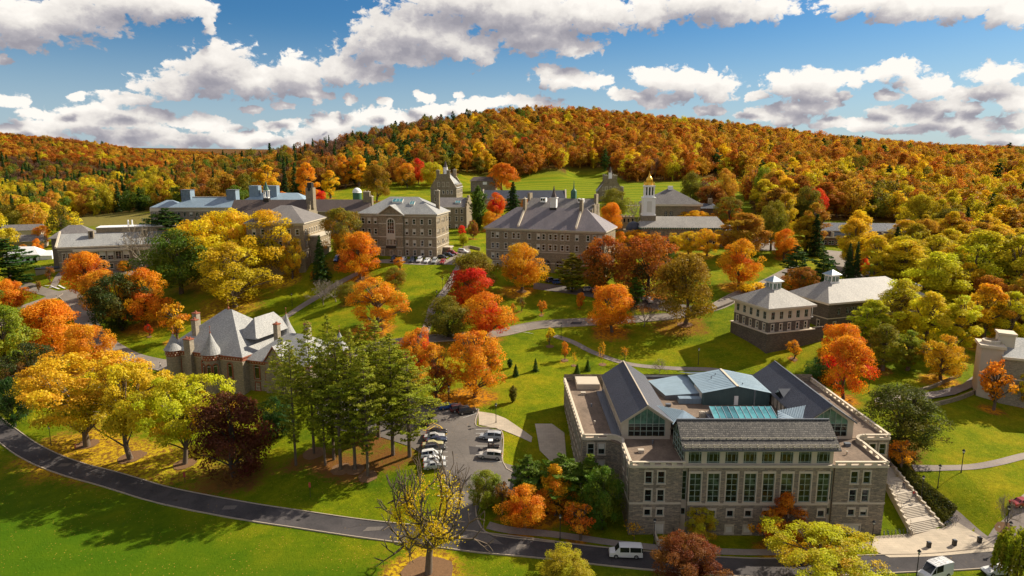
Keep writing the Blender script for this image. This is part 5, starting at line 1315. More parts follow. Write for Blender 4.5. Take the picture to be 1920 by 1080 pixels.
        hb.wall(a, b, 14.0, 14.9, (), .3, 0)
        hb.quad((xc-hw, y0, 14.9), (xc-fw, y0, 14.9), (xc-fw, y0, 18.1), (xc-hw, y0, ze), 0); hb.quad((xc+fw, y0, 14.9), (xc+hw, y0, 14.9), (xc+hw, y0, ze), (xc+fw, y0, 18.1), 0)
        hb.quad((xc-hw, y0, ze), (xc-fw, y0, 18.1), (xc, y0, 20.55), (xc, y0, za), 0); hb.quad((xc+fw, y0, 18.1), (xc+hw, y0, ze), (xc, y0, za), (xc, y0, 20.55), 0)
        hb.add([(xc-hw, y1, 14), (xc+hw, y1, 14), (xc+hw, y1, ze), (xc, y1, za), (xc-hw, y1, ze)], [(4, 3, 2, 1, 0)], 0)
        hb.obj('gabled_hall', ['cream'], B); dk.obj('side_glazing', ['glass_dark'], B)
        g = MB(); g.add([(xc-fw, y0+.18, 14.9), (xc+fw, y0+.18, 14.9), (xc+fw, y0+.18, 17.35), (xc-fw, y0+.18, 17.35)], [(0, 1, 2, 3)], 0); g.obj('lower_glazing', ['glass_dark'], B)
        g = MB(); g.add([(xc-fw, y0+.18, 17.35), (xc+fw, y0+.18, 17.35), (xc+fw, y0+.18, 18.1), (xc, y0+.18, 20.55), (xc-fw, y0+.18, 18.1)], [(0, 1, 2, 3, 4)], 0); g.obj('gable_glazing', ['glass_teal'], B)
        m = MB()
        for x in (-3.55, -2.4, -1.2, 0, 1.2, 2.4, 3.55): m.box(xc+x-.05, xc+x+.05, y0+.05, y0+.2, 14.9, 18.1+(1-abs(x)/fw)*2.35)
        for z in (15.9, 16.9, 17.35): m.box(xc-fw, xc+fw, y0+.06, y0+.19, z-.05, z+.05)
        m.obj('glazing_bars', ['mullion_green'], B)
        r = MB(); o = .45; dz = (za-ze)/hw*o
        for q in (-1, 1):
            A = [(xc+q*(hw+o), y0-.5, ze-dz+.12), (xc, y0-.5, za+.12), (xc, y1+.3, za+.12), (xc+q*(hw+o), y1+.3, ze-dz+.12)]
            if q > 0: A = A[::-1]
            mi = 0 if (q*s < 0 or s < 0) else 0
            r.quad(*A[::-1], 0)
            Bv = [(v[0], v[1], v[2]-.3) for v in A]
            r.add(A+Bv, [(0, 1, 5, 4), (2, 3, 7, 6), (3, 0, 4, 7), (1, 2, 6, 5)], 1)
        r.box(xc-.12, xc+.12, y0-.5, y1+.3, za+.10, za+.22, 1)
        r.obj('slate_roof', ['slate_dark', 'cream' if s < 0 else 'lead_metal'], B)
    # skylight dormer on the right hall
    d = MB(); d.add([(13.6, 24.2, 18.3), (13.6, 27.6, 18.3), (15.9, 25.9, 19.9), (12.9, 25.9, 19.9)], [(0, 2, 3), (2, 1, 3)], 0); d.tri((12.95, 24.2, 18.2), (12.9, 25.9, 19.85), (12.95, 27.6, 18.2), 1)
    d.obj('triangular_dormer', ['lead_metal', 'glass_dark'], B)
    # ribbed link roofs between halls and clerestory
    for s in (-1, 1):
        A = Vector((-6.6*s*-1 if s > 0 else -6.6, 16.5, 18.7)); A = Vector((9.4*s, 16.8, 18.4)); Bq = Vector((16.0*s, 17.0, 19.6)); Cq = Vector((12.95*s, 12.0, 17.75)); D = Vector((13.5*s, 5.0, 18.0)); E = Vector((6.5*s, 8.6, 18.2))
        r = MB()
        def f3(*p):
            n = (p[1]-p[0]).cross(p[2]-p[0]); r.add([tuple(q) for q in (p if n.z > 0 else p[::-1])], [tuple(range(len(p)))], 0)
        f3(A, Bq, Cq); f3(A, Cq, D); f3(A, D, E)
        r.quad((A.x, A.y, 15), (Bq.x, Bq.y, 15), tuple(Bq), tuple(A), 1); r.quad(tuple(A), (A.x, A.y, 15), (E.x, E.y, 15), tuple(E), 1)
        r.obj('link_roof', ['blue_metal', 'teal_metal'], B)
        rib = MB()
        for k in range(1, 13):
            t = k/13; p = A.lerp(Bq, t); q = A.lerp(Cq, t); q = Cq+(A-Cq)*(1-t)
            rib.tube(p+Vector((0, 0, .06)), q+Vector((0, 0, .06)), .06, .06, 4, 0)
        for k in range(1, 9):
            t = k/9; rib.tube(A.lerp(E, t)+Vector((0, 0, .06)), Cq.lerp(D, t)+Vector((0, 0, .06)), .05, .05, 4, 0)
        rib.obj('standing_seams', ['blue_metal_light'], B)
    # low metal plant house
    p = MB(); X0, X1, Y0, Y1, ZE, ZA = -2.2, 12.4, 28.9, 41.0, 17.9, 19.4; xm = 5.2
    p.box(X0, X1, Y0, Y1, 15.0, ZE, 0); p.add([(X0, Y0, ZE), (X1, Y0, ZE), (xm, Y0, ZA)], [(0, 1, 2)], 0)
    p.obj('plant_house', ['teal_metal'], B)
    q = MB()
    for k in range(60): x = X0+.12+k*.243; q.box(x-.03, x+.03, Y0-.06, Y0-.002, 15.1, ZE+(ZA-ZE)*(1-abs(x-xm)/(xm-X0 if x < xm else X1-xm))-.06)
    q.obj('wall_ribs', ['teal_metal'], B)
    r = MB(); r.quad((X0-.3, Y0-.3, ZE+.02), (xm, Y0-.3, ZA+.06), (xm, Y1+.3, ZA+.06), (X0-.3, Y1+.3, ZE+.02), 0); r.f[-1] = r.f[-1]
    r.quad((xm, Y0-.3, ZA+.06), (X1+.3, Y0-.3, ZE+.02), (X1+.3, Y1+.3, ZE+.02), (xm, Y1+.3, ZA+.06), 0)
    r.box(xm-.25, xm+.25, Y0-.3, Y1+.3, ZA+.03, ZA+.16, 1)
    r.quad((-9.6, 32.5, 16.0), (X0, 31.5, 16.9), (X0+.5, 45.5, 16.9), (-11.5, 43, 16.0), 0); r.quad((-9.6, 32.5, 15.1), (X0, 31.5, 15.1), (X0, 31.5, 16.9), (-9.6, 32.5, 16.0), 2); r.quad((-11.5, 43, 15.1), (-9.6, 32.5, 15.1), (-9.6, 32.5, 16.0), (-11.5, 43, 16.0), 2)
    r.quad((X0+.5, 41.2, 18.3), (xm, 41.2, 18.6), (xm-1, 46, 17.2), (X0-1.5, 46, 17.2), 3)
    r.obj('metal_roof', ['blue_metal_light', 'cream_light', 'lead_metal', 'conservatory_roof'], B)
    q = MB()
    for k in range(1, 12): y = Y0+k; q.tube((X0, y, ZE+.08), (xm, y, ZA+.12), .03, .03, 4); q.tube((xm, y, ZA+.12), (X1, y, ZE+.08), .03, .03, 4)
    q.obj('standing_seams', ['blue_metal'], B)
    q = MB(); q.box(4.6, 5.5, Y0-.12, Y0-.07, 15.1, 17.2); q.obj('plant_door', ['white_paint'], B)
    q = MB(); q.box(X0-.1, X0-.003, Y0+1, Y1-5, 15.3, 17.5)
    q.obj('louvre_panel', ['window_shade'], B)
    q = MB(); q.box(-7.2, -2.3, 29.6, 31.4, 15.1, 16.3); q.obj('duct_box', ['blue_metal'], B)
    q = MB()
    for x, y in ((-1, 30.5), (1.5, 36), (3, 38), (7, 31), (-8, 24), (8, 26)): q.tube((x, y, 15.2), (x, y, 19.1+(.4 if x > 0 else -3)), .09, .09, 6); 
    q.obj('vent_pipe', ['lead_metal'], B)
    # long tilted skylight, one pane after another
    sb = MB(); sx0, sx1, sy0, sy1, sz0, sz1 = -3.0, 9.9, 17.2, 21.6, 16.3, 17.5
    sb.prism([(sx0-.9, sy0-.4), (sx1+.5, sy0-.4), (sx1+.5, sy1+.3), (sx0-.9, sy1+.3)], 15.0, 16.2, 0)
    sb.add([(sx0, sy0, 16.2), (sx0, sy1, 16.2), (sx0, sy1, sz1), (sx1, sy0, 16.2), (sx1, sy1, 16.2), (sx1, sy1, sz1)], [(0, 2, 1), (3, 4, 5), (1, 2, 5, 4)], 0)
    S = sb.obj('skylight', ['lead_metal'], B); n = 10; w = (sx1-sx0)/n
    g = MB(); g.quad((-w/2+.07, 0, 0), (w/2-.07, 0, 0), (w/2-.07, sy1-sy0, sz1-sz0), (-w/2+.07, sy1-sy0, sz1-sz0)); gme = g.mesh('skylight_pane', ['glass_skylight'])
    for k in range(n): link('skylight_pane', gme, S, (sx0+w*(k+.5), sy0, sz0))
    g = MB()
    for k in range(n+1): x = sx0+w*k; g.add([(x-.05, sy0, sz0+.01), (x+.05, sy0, sz0+.01), (x+.05, sy1, sz1+.04), (x-.05, sy1, sz1+.04), (x-.05, sy0, sz0+.08), (x+.05, sy0, sz0+.08), (x+.05, sy1, sz1+.10), (x-.05, sy1, sz1+.10)], [(4, 5, 6, 7), (0, 4, 7, 3), (1, 2, 6, 5), (0, 1, 5, 4)])
    g.obj('glazing_bars', ['blue_metal_light'], S)
    for x in (-5.0, -3.6): 
        q = MB(); q.box(x, x+1.1, 20.6, 21.8, 15.1, 16.4); q.tube((x+.55, 21.2, 16.4), (x+.55, 21.2, 16.55), .4, .4, 10); q.obj('roof_fan', ['concrete'], B)
    for x in (5.2, 8.2):
        q = MB(); q.box(x, x+2.2, 22.6, 24.0, 15.1, 15.8); q.obj('roof_unit', ['cream_light' if x < 6 else 'white_paint'], B)
    for k, (x, y) in enumerate(((-20, 6), (-17, 10), (18, 5), (20, 9), (-27, 20), (-26.5, 30), (-27.5, 38), (27, 22), (27.5, 33), (-10, 28), (-6, 38), (-11, 20))):
        q = MB(); z = 14.25 if abs(x) > 13 else 15.1
        if k % 3 == 0: q.box(x-.5, x+.5, y-.4, y+.4, z, z+.55); q.box(x-.56, x+.56, y-.46, y+.46, z+.55, z+.62)
        else: q.tube((x, y, z), (x, y, z+.6), .14, .14, 8); q.tube((x, y, z+.6), (x, y, z+.72), .24, .2, 8)
        q.obj('roof_vent', ['lead_metal' if k % 2 else 'concrete'], B)
    # back terrace with its own small parapet
    t = MB(); t.box(-28.6, -23.2, 41.5, 47.5, 14.0, 15.6, 0); t.box(-28.4, -23.4, 41.8, 47.3, 15.61, 15.63, 0); t.obj('back_terrace', ['cream'], B)
    # ground level areaway and door at the front left
    t = MB(); t.obox((-18.2, -3.4), (-15.0, -3.4), .3, .2, 2.0); t.obox((-18.3, -.2), (-18.3, -3.3), .3, .2, 2.0); t.obj('areaway_wall', ['cream'], B)
    t = MB(); t.tube((-15, -.3, 2.6), (-14.2, -3.3, 1.4), .05, .05, 5)
    for k in range(8): t.tube((-15+.1*k, -.3-.43*k, .8), (-15+.1*k, -.3-.43*k, 2.6-.15*k), .03, .03, 4)
    t.obj('stair_railing', ['dark_metal'], B)
library()
# ---- broad outdoor stair beside the library, its walls and hedge bank
def stair():
    BL, BRr = Vector((72.6, 113.6, 1.15)), Vector((79.6, 115.7, 1.15)); TL, TR = Vector((74.6, 129.6, 6.5)), Vector((77.6, 130.2, 6.5))
    S = thing('outdoor_stair', 'long pale stone stair climbing beside the library in five flights', 'stairs', (76, 120, 0))
    off = Vector((76, 120, 0)); flights = 5; per = 7; pitch = 0.0; pos = 0.0; runs = []
    tot = flights*per*1.0 + (flights-1)*4.5; t = 0; z = 1.15; rise = (6.5-1.15)/(flights*per)
    for f in range(flights):
        for k in range(per):
            runs.append((t/tot, (t+1)/tot, z+rise)); z += rise; t += 1
        if f < flights-1: runs.append((t/tot, (t+4.5)/tot, z)); t += 4.5
    for a, b, zz in runs:
        A, Bq, Cq, D = BL.lerp(TL, a)-off, BRr.lerp(TR, a)-off, BRr.lerp(TR, b)-off, BL.lerp(TL, b)-off
        m = MB(); m.prism([(A.x, A.y), (Bq.x, Bq.y), (Cq.x, Cq.y), (D.x, D.y)], max(0, zz-1.6), zz+.003, 0); m.obj('landing' if b-a > 2.0/tot else 'step', ['concrete'], S)
    for P, Q in ((BL, TL), (BRr, TR)):
        m = MB(); n = 12
        for k in range(n):
            a = P.lerp(Q, k/n)-off; b = P.lerp(Q, (k+1)/n)-off; m.obox((a.x, a.y), (b.x, b.y), .4, a.z-1.4, a.z+.45+.3, 0)
        m.obj('side_wall', ['cream'], S)
        m = MB()
        for k in range(8):
            a = P.lerp(Q, k/8)-off+Vector((.5 if P is BL else -.5, 0, 0)); b = P.lerp(Q, (k+1)/8)-off+Vector((.5 if P is BL else -.5, 0, 0))
            m.tube(a+Vector((0, 0, 1.15)), b+Vector((0, 0, 1.15)), .04, .04, 5); m.tube(a, a+Vector((0, 0, 1.15)), .035, .035, 5)
        m.obj('handrail', ['pale_trim'], S)
    # low clipped hedge on the bank
    r = np.random.default_rng(3); n = 15000; s = r.uniform(0, 1, n); w = r.uniform(0, 1, n)
    P0 = np.array([80.3, 115.9]); P1 = np.array([78.2, 131.5]); Q0 = np.array([84.4, 119.4]); Q1 = np.array([79.2, 134.5])
    a = P0+(P1-P0)*s[:, None]; b = Q0+(Q1-Q0)*s[:, None]; p = a+(b-a)*w[:, None]
    z = Hn(p[:, 0], p[:, 1])+r.uniform(0, .75, n)*np.sqrt(np.clip(np.minimum(w, 1-w)*5, 0.05, 1))
    nn = r.normal(size=(n, 3)); nn[:, 2] += 1
    me = leaf_mesh('hedge', np.stack([p[:, 0], p[:, 1], z], 1), nn, r.uniform(.10, .22, n), np.stack([r.uniform(0, 1, n), 0.5+0.5*np.sin(p[:, 0]*1.1+p[:, 1]*.7), r.uniform(0, 1, n)], 1))
    o = link('ground_cover_hedge', me, kind='stuff'); o['tint'] = [.13, .12, .012]; o['tint2'] = [.05, .075, .01]
stair()
# ------------------------------------------------------------------ the other buildings
FR = 'frame_white'
def frame(name, label, x, y, deg, w=0, d=0):
    B = thing(name, label, 'building', (x, y, 0), radians(deg))
    c, s = cos(radians(deg)), sin(radians(deg)); n = max(1, int(w/9)); m = max(1, int(d/9))
    for i in range(n+1):
        for j in range(m+1): lx, ly = w*i/n, d*j/m; footprint(x+lx*c-ly*s, y+lx*s+ly*c, 8.5)
    return B
def shell(B, w, d, z0, z1, front=(), right=(), left=(), back=(), mat='stone_brown', x=0, y=0, band=(), bandmat='pale_trim', shade=.35, name='walls'):
    m = MB(); P = [(x, y), (x+w, y), (x+w, y+d), (x, y+d)]
    for k, ws in enumerate((front, right, back, left)): facade(m, B, P[k], P[(k+1) % 4], z0, z1, ws, 0, shade)
    m.obj(name, [mat], B)
    if band:
        t = MB()
        for z, h in band:
            t.box(x-.08, x+w+.08, y-.08, y-.003, z, z+h); t.box(x+w+.003, x+w+.08, y, y+d, z, z+h); t.box(x-.08, x-.003, y, y+d, z, z+h)
        t.obj('stone_bands', [bandmat], B)
def roof(B, x0, x1, y0, y1, z, h, inset, mat, ov=.7, ridge='x', name='roof', edge='pale_trim', th=.45):
    r = MB(); r.hip(x0, x1, y0, y1, z, h, inset, ov, 0, th, 1, ridge)
    if inset == 0:
        if ridge == 'x':
            ym = (y0+y1)/2
            for xx in (x0, x1): r.add([(xx, y0, z), (xx, y1, z), (xx, ym, z+h-.1)], [(0, 1, 2)], 1)
    r.obj(name, [mat, edge], B)
def chimney(B, x, y, z0, z1, w=1.2, d=1.2, mat='stone_warm', cap='pale_trim', name='chimney'):
    c = MB(); c.box(x-w/2, x+w/2, y-d/2, y+d/2, z0, z1, 0); c.box(x-w/2-.12, x+w/2+.12, y-d/2-.12, y+d/2+.12, z1, z1+.3, 1)
    k = max(1, int(w/1.1))
    for i in range(k): cx = x-w/2+w*(i+.5)/k; c.box(cx-.2, cx+.2, y-.2, y+.2, z1+.3, z1+.8, 1)
    c.obj(name, [mat, cap], B)
def skyl(B, x, y, z, w, d, slope, name='skylight'):
    s = MB(); dz = d*slope; s.add([(x, y, z+.35), (x+w, y, z+.35), (x+w, y+d, z+dz+.35), (x, y+d, z+dz+.35)], [(0, 1, 2, 3)], 0)
    s.add([(x, y, z-.3), (x+w, y, z-.3), (x+w, y+d, z+dz-.3), (x, y+d, z+dz-.3), (x, y, z+.35), (x+w, y, z+.35), (x+w, y+d, z+dz+.35), (x, y+d, z+dz+.35)], [(0,1,5,4),(1,2,6,5),(2,3,7,6),(3,0,4,7)], 1)
    n = max(2, int(w/1.2))
    for i in range(n+1): xx = x+w*i/n; s.tube((xx, y, z+.38), (xx, y+d, z+dz+.38), .05, .05, 4, 1)
    s.obj(name, ['glass_skylight', 'frame_white'], B)
SA = ('sash', 'pale_trim', FR, 'glass_dark'); SN = ('sash', None, FR, 'glass_dark')
# --- pedimented hall
B = frame('pedimented_hall', 'four storey brown stone hall with a pediment and tall arched window', -63.3, 283.2, -10, 33, 19)
Z = 28; q = [1.6, 4.3, 7.0]; q2 = [20.4, 23.6, 26.9, 30.3]; rows = [29.3, 33.3, 37.9, 42.2]
shell(B, 33, 19, 24, 46.2, [(s, z, 1.15, 2.2 if z < 42 else 2.0, SA) for z in rows for s in q2]+[(s, z, 1.15, 2.2, SA) for z in rows[2:] for s in q]+[(s, z, 1.15, 2.2, SA) for z in rows[:2] for s in q],
      [(s, z, .85, 2.2, SN) for z in rows for s in (1.6, 3.3, 5.0, 8.8, 10.5, 12.2, 15.6, 17.3)], band=[(32.6, .3), (36.8, .35), (45.2, .5)], mat='stone_brown')
roof(B, 0, 33, 0, 19, 46.4, 6.4, 11, 'slate_light')
m = MB(); m.wall((8.9, -1.1), (19.2, -1.1), 24, 46.2, [(6.9-.4, 6.9+.8, 33.4, 35.6)]); m.wall((19.2, -1.1), (19.2, 0), 24, 46.2); m.wall((8.9, 0), (8.9, -1.1), 24, 46.2)
m.add([(8.7, -1.15, 46.2), (19.4, -1.15, 46.2), (14.05, -1.15, 49.6)], [(0, 1, 2)], 0); m.obj('pediment_bay', ['stone_brown'], B)
m = MB()
for sx in (-1, 1): m.add([(14.05+sx*6.0, -1.8, 45.9), (14.05, -1.8, 50.0), (14.05, 8, 50.0), (14.05+sx*6.0, 3, 45.9)], [(0, 1, 2, 3) if sx < 0 else (3, 2, 1, 0)], 0); m.add([(14.05+sx*6.0, -1.8, 45.5), (14.05, -1.8, 49.6), (14.05, -1.8, 50.0), (14.05+sx*6.0, -1.8, 45.9)], [(0, 1, 2, 3)], 1)
m.box(8.3, 19.8, -1.7, -1.16, 45.6, 46.1, 1); m.obj('pediment', ['slate_light', 'pale_trim'], B)
m = MB(); m.box(8.8, 19.3, -1.2, -1.103, 36.8, 37.2); m.box(8.8, 19.3, -1.2, -1.103, 32.6, 32.9); m.box(8.8, 12, -1.2, -1.103, 42.2, 42.6); m.box(16.2, 19.3, -1.2, -1.103, 42.2, 42.6); m.box(12.1, 15.9, -1.35, -1.103, 35.9, 38.2); m.obj('stone_bands', ['pale_trim'], B)
arch_window(B, (8.9, -1.1), (19.2, -1.1), 5.1, 38.3, 2.7, 6.0, 'pale_trim', FR, 'glass_dark', (3, 3), .55)
for s in (3.6, 5.1, 6.6): put_window(B, (8.9, -1.15), (19.2, -1.15), s, 33.7, .9, 2.1, SA, 0)
for s in (1.4, 5.1, 8.6): put_window(B, (8.9, -1.15), (19.2, -1.15), s, 29.4, 1.1, 2.0, SA, .7)
m = MB(); m.box(12, 16, -2.1, -1.1, 32.4, 33.2); m.obj('balcony', ['dark_metal'], B)
chimney(B, 30.8, 10.5, 46.5, 55.2, 1.5, 1.2); skyl(B, 12.5, 5.6, 50.6, 4.4, 1.9, .62); skyl(B, 20.4, 4.2, 49.7, 2.0, 1.8, .62)
m = MB(); m.box(33, 36, 9.5, 14, 27, 31.4, 0); m.box(32.9, 36.3, 9.2, 14.3, 31.4, 31.9, 1); m.obj('entrance_porch', ['stone_warm', 'pale_trim'], B)
# --- hip-roofed hall left of it
B = frame('hip_roofed_hall', 'brown stone hall with grey hipped roof behind the dark spruce', -106, 272, -2, 23, 28)
shell(B, 23, 28, 22, 43.4, [(s, z, 1.3, 2.2, SA) for z in (29.5, 33.8, 38.6) for s in (3, 6.5, 10, 13.5, 17, 20.5)], [(s, z, 1.1, 2.1, SA) for z in (29.5, 33.8, 38.6) for s in (3, 7.5, 10.5, 13.5, 16.5, 20, 24.5)], band=[(32.3, .3), (42.4, .6)])
roof(B, 0, 23, 0, 28, 43.5, 6.0, 10, 'slate_grey')
m = MB(); m.box(23, 26.5, 7, 24, 24, 37.0, 0); m.box(22.9, 26.9, 6.7, 24.3, 37.0, 37.7, 1); m.obj('side_bay', ['stone_brown', 'pale_trim'], B)
for s in (9, 12, 15, 18, 21): put_window(B, (26.5, 0), (26.5, 28), s, 33, 1.0, 2.0, SA)
# --- gabled roof with chimney stack and bell turret behind
B = frame('bell_turret_hall', 'long dark slate roof with stepped stone end stack and small green-topped bell turret', -123, 298, 0, 34, 14)
shell(B, 34, 14, 28, 44.5); roof(B, 0, 34, 0, 14, 44.5, 6.2, 0, 'slate_brown', ov=.3)
m = MB(); m.prism([(33.2, -.3), (34.4, -.3), (34.4, 14.3), (33.2, 14.3)], 30, 45.2, 0)
for k in range(4): m.box(33.2, 34.4, 1+1.5*k, 13-1.5*k, 45.2+1.7*k, 46.9+1.7*k, 0)
m.box(32.2, 35.4, 4.8, 9.2, 47, 54.6, 0); m.box(32.2, 33.2, 4.8, 9.2, 54.6, 56, 0); m.box(34.4, 35.4, 4.8, 9.2, 54.6, 56, 0); m.obj('stone_stack', ['stone_warm'], B)
m = MB(); m.box(32.9, 34.8, 5.2, 8.8, 54.6, 58.2); m.obj('louvred_top', ['dark_metal'], B)
m = MB(); m.box(13.0, 15.4, 5.8, 8.2, 49, 51.4, 0); m.box(13.2, 15.2, 6, 8, 51.4, 51.8, 1)
for a in (13.3, 15.1):
    for b in (6.1, 7.9): m.box(a-.14, a+.14, b-.14, b+.14, 51.8, 54.6, 1)
m.box(13.0, 15.4, 5.8, 8.2, 54.6, 54.9, 1); m.lathe([(1.5, 54.9), (.75, 56.4), (.06, 58.8)], (14.2, 7), 8, 2); m.obj('bell_turret', ['dark_metal', 'white_paint', 'copper_green'], B)
skyl(B, 25, 1.2, 45.6, 1.6, 1.6, .85)
# --- blue roofed science building
B = frame('blue_roofed_building', 'long building with blue hipped metal roofs and square blue cupolas', -177.5, 336, 0, 44, 16)
wv = [(2+3.0*k, z, 1.4, 2.2, ('grid21', None, FR, 'glass_dark')) for k in range(14) for z in (32, 36.2, 40.6)]
shell(B, 44, 16, 24, 45.0, wv, [(s, 40.6, 1.3, 2, SN) for s in (3, 7, 11)], mat='stone_grey', band=[(43.2, 1.6), (39.2, .3)], bandmat='pale_trim')
roof(B, 10, 44, 0, 16, 45.2, 4.6, 8.5, 'blue_metal', ov=.8); roof(B, 0, 12, 1.5, 15, 45.1, 3.2, 5, 'blue_metal', ov=.5, name='lower_roof')
for cx in (15.5, 38.0):
    m = MB(); m.box(cx-2.3, cx+2.3, 5.6, 10.4, 47.6, 53.2, 0); m.box(cx-2.5, cx+2.5, 5.4, 10.6, 53.2, 53.5, 1)
    for k in range(7): x = cx-2.2+.73*k; m.box(x-.08, x+.08, 5.45, 5.6, 48, 53.1, 1)
    m.obj('roof_cupola', ['blue_metal', 'lead_metal'], B)
m = MB(); m.box(15, 39, 7.7, 8.3, 49.75, 50.05); m.obj('ridge_cap', ['cream_light'], B)
m = MB(); m.box(44.6, 52, 3, 14, 30, 46.6, 0); m.obj('glass_link', ['glass_teal'], B); m = MB(); m.box(44.2, 53.8, 2.4, 14.4, 46.6, 47.0); m.obj('link_roof', ['cream_light'], B)
m = MB(); m.box(52, 54.2, 3.5, 5.6, 30, 47.6); m.obj('stone_pier', ['stone_warm'], B)
# --- second blue roof behind
B = frame('blue_roofed_annex', 'blue metal roof with two boxy vents behind the bell turret', -146, 372, 0, 34, 16)
shell(B, 34, 16, 26, 46, mat='stone_grey'); roof(B, 0, 34, 0, 16, 46, 4.2, 7, 'blue_metal_light')
for cx, w in ((5, 5), (14, 7)):
    m = MB(); m.box(cx-w/2, cx+w/2, 4, 9, 47, 54.2)
    for k in range(int(w)): m.box(cx-w/2+k+.3, cx-w/2+k+.5, 3.85, 4, 47.5, 54)
    m.obj('roof_vent_house', ['blue_metal'], B)
# --- long brown roof
B = frame('long_brown_hall', 'low hall with a long plain dark brown roof and end chimney', -106, 338, -3, 35, 14)
shell(B, 35, 14, 30, 43.2); roof(B, 0, 35, 0, 14, 43.2, 5.4, 0, 'slate_brown', ov=.5); chimney(B, 33.5, 6, 43, 52.3, 3.2, 1.8); chimney(B, 35.4, 7, 40, 50.0, 1.4, 3.2)
m = MB(); m.box(34.9, 35.5, -.4, 14.4, 36, 43.6); m.obj('end_gable', ['stone_warm'], B)
# --- left stone building
B = frame('left_stone_building', 'two storey grey stone building with long window bays at the left', -203.5, 303.5, 20, 50, 22)
gw = ('grid24', 'pale_trim', FR, 'glass_dark')
shell(B, 50, 22, 12, 29.2, [(s, 23.2, 2.3, 3.6, gw) for s in (14.2+3.2*k for k in range(5))]+[(s, 23.4, 1.2, 3.2, ('grid23', 'pale_trim', FR, 'glass_dark')) for s in (2.2, 4.2, 8.6, 10.6, 32, 34.2, 38, 41, 44)]+[(s, 18.9, 1.5, 2.2, SA) for s in (3, 8, 14.2, 17.4, 20.6, 23.8, 27, 33, 38, 43)],
      mat='stone_grey', band=[(22.4, .4), (28.0, .5)], bandmat='pale_trim', left=[(s, 23.4, 1.3, 3, gw) for s in (5, 10, 16)])
m = MB(); m.quad((-.3, -.3, 29.2), (50.3, -.3, 29.2), (50.3, 9.5, 34.6), (-.3, 9.5, 34.6), 0); m.quad((50.3, 9.5, 34.6), (50.3, 22, 31), (-.3, 22, 31), (-.3, 9.5, 34.6), 0); m.obj('roof', ['slate_light'], B)
m = MB(); m.box(-.1, 50, -.5, -.003, 28.9, 29.6, 0); m.add([(-.8, -.6, 29.0), (-.1, -.6, 29.0), (-.1, 9.5, 35.4), (-.8, 9.5, 35.4), (-.8, -.6, 29.9), (-.1, -.6, 29.9), (-.1, 9.5, 36.0), (-.8, 9.5, 36.0)], [(0,1,5,4),(1,2,6,5),(3,0,4,7),(4,5,6,7)], 0)
m.obj('coping', ['cream_light'], B)
m = MB(); m.box(6, 42, -1.0, -.003, 27.2, 28.2, 0); m.obj('canopy', ['cream_light'], B)
m = MB(); m.box(14, 50, 9.5, 12, 33.6, 36.8, 0); m.box(14, 50, 9.4, 20, 36.8, 37.1, 1); m.obj('attic', ['stone_brown', 'white_paint'], B)
for cx in (11.5, 33.5): m = MB(); m.box(cx, cx+2.0, 5.4, 8, 31.8, 35.9, 0); m.box(cx+.7, cx+1.4, 5.3, 5.4, 33, 35.4, 1); m.obj('vent_stack', ['stone_warm', 'dark_metal'], B)
m = MB(); m.hip(-6, 12, 14, 30, 32.4, 5.2, 7, .6, 0, .4, 1); m.hip(34, 54, 18, 36, 34, 5.6, 8, .6, 0, .4, 1); m.box(-5.6, 11.6, 14.4, 29.6, 14, 32, 2); m.box(34.4, 53.6, 18.4, 35.6, 14, 33.6, 2); m.obj('rear_pavilions', ['slate_grey', 'pale_trim', 'stone_brown'], B)
for x in (27.0, 28.6): m = MB(); m.tube((x, 13, 36), (x, 13, 40), .35, .35, 8); m.obj('vent_pipe', ['white_paint'], B)
m = MB(); m.box(-11, -1.5, 6, 12, 16, 19.2, 0); m.box(-11.3, -1.2, 5.7, 12.3, 19.2, 19.6, 1); m.obj('side_terrace', ['pale_trim', 'slate_dark'], B)
# --- long slate hall (centre)
B = frame('long_slate_hall', 'long four storey stone hall with big slate roof, dormer-like white cupola and paired chimneys', -10.6, 276.5, -20, 49, 20)
rw = [24.9, 28.9, 33.0, 37.2]; ss = [3.0, 5.0, 8.6, 12.0, 14.0, 18.6, 22.4, 24.5, 27.3, 29.4, 32.2, 34.3, 38.0, 42.4, 45.0, 47.2]
shell(B, 49, 20, 18, 41.0, [(s, z, 1.15, 2.1, SA) for z in rw[1:] for s in ss if not (z < 30 and 20 < s < 38)]+[(s, rw[0], 1.15, 2.1, SA) for s in ss[:4]], [(s, z, 1.0, 2.1, SN) for z in rw for s in (3, 7, 11, 15)], band=[(32.0, .3), (27.6, .35), (40.2, .5)])
for s in (26.0, 31.0): arch_window(B, (0, 0), (49, 0), s, 23.6, 2.2, 5.2, 'stone_dark', FR, 'glass_dark', (2, 4), .35)
roof(B, 0, 49, 0, 20, 41.2, 7.8, 10.5, 'slate_purple', ov=.7)
for cx in (13.8, 37.5):
    m = MB(); m.add([(cx-.35, 0, 41.4), (cx+.35, 0, 41.4), (cx+.35, 10, 49.3), (cx-.35, 10, 49.3), (cx-.35, 0, 42.4), (cx+.35, 0, 42.4), (cx+.35, 10, 50.3), (cx-.35, 10, 50.3)], [(0,1,5,4),(1,2,6,5),(3,0,4,7),(4,5,6,7)], 0); m.obj('parapet_rib', ['cream_light'], B)
    chimney(B, cx, 8.4, 46, 52.4, 1.1, 2.4)
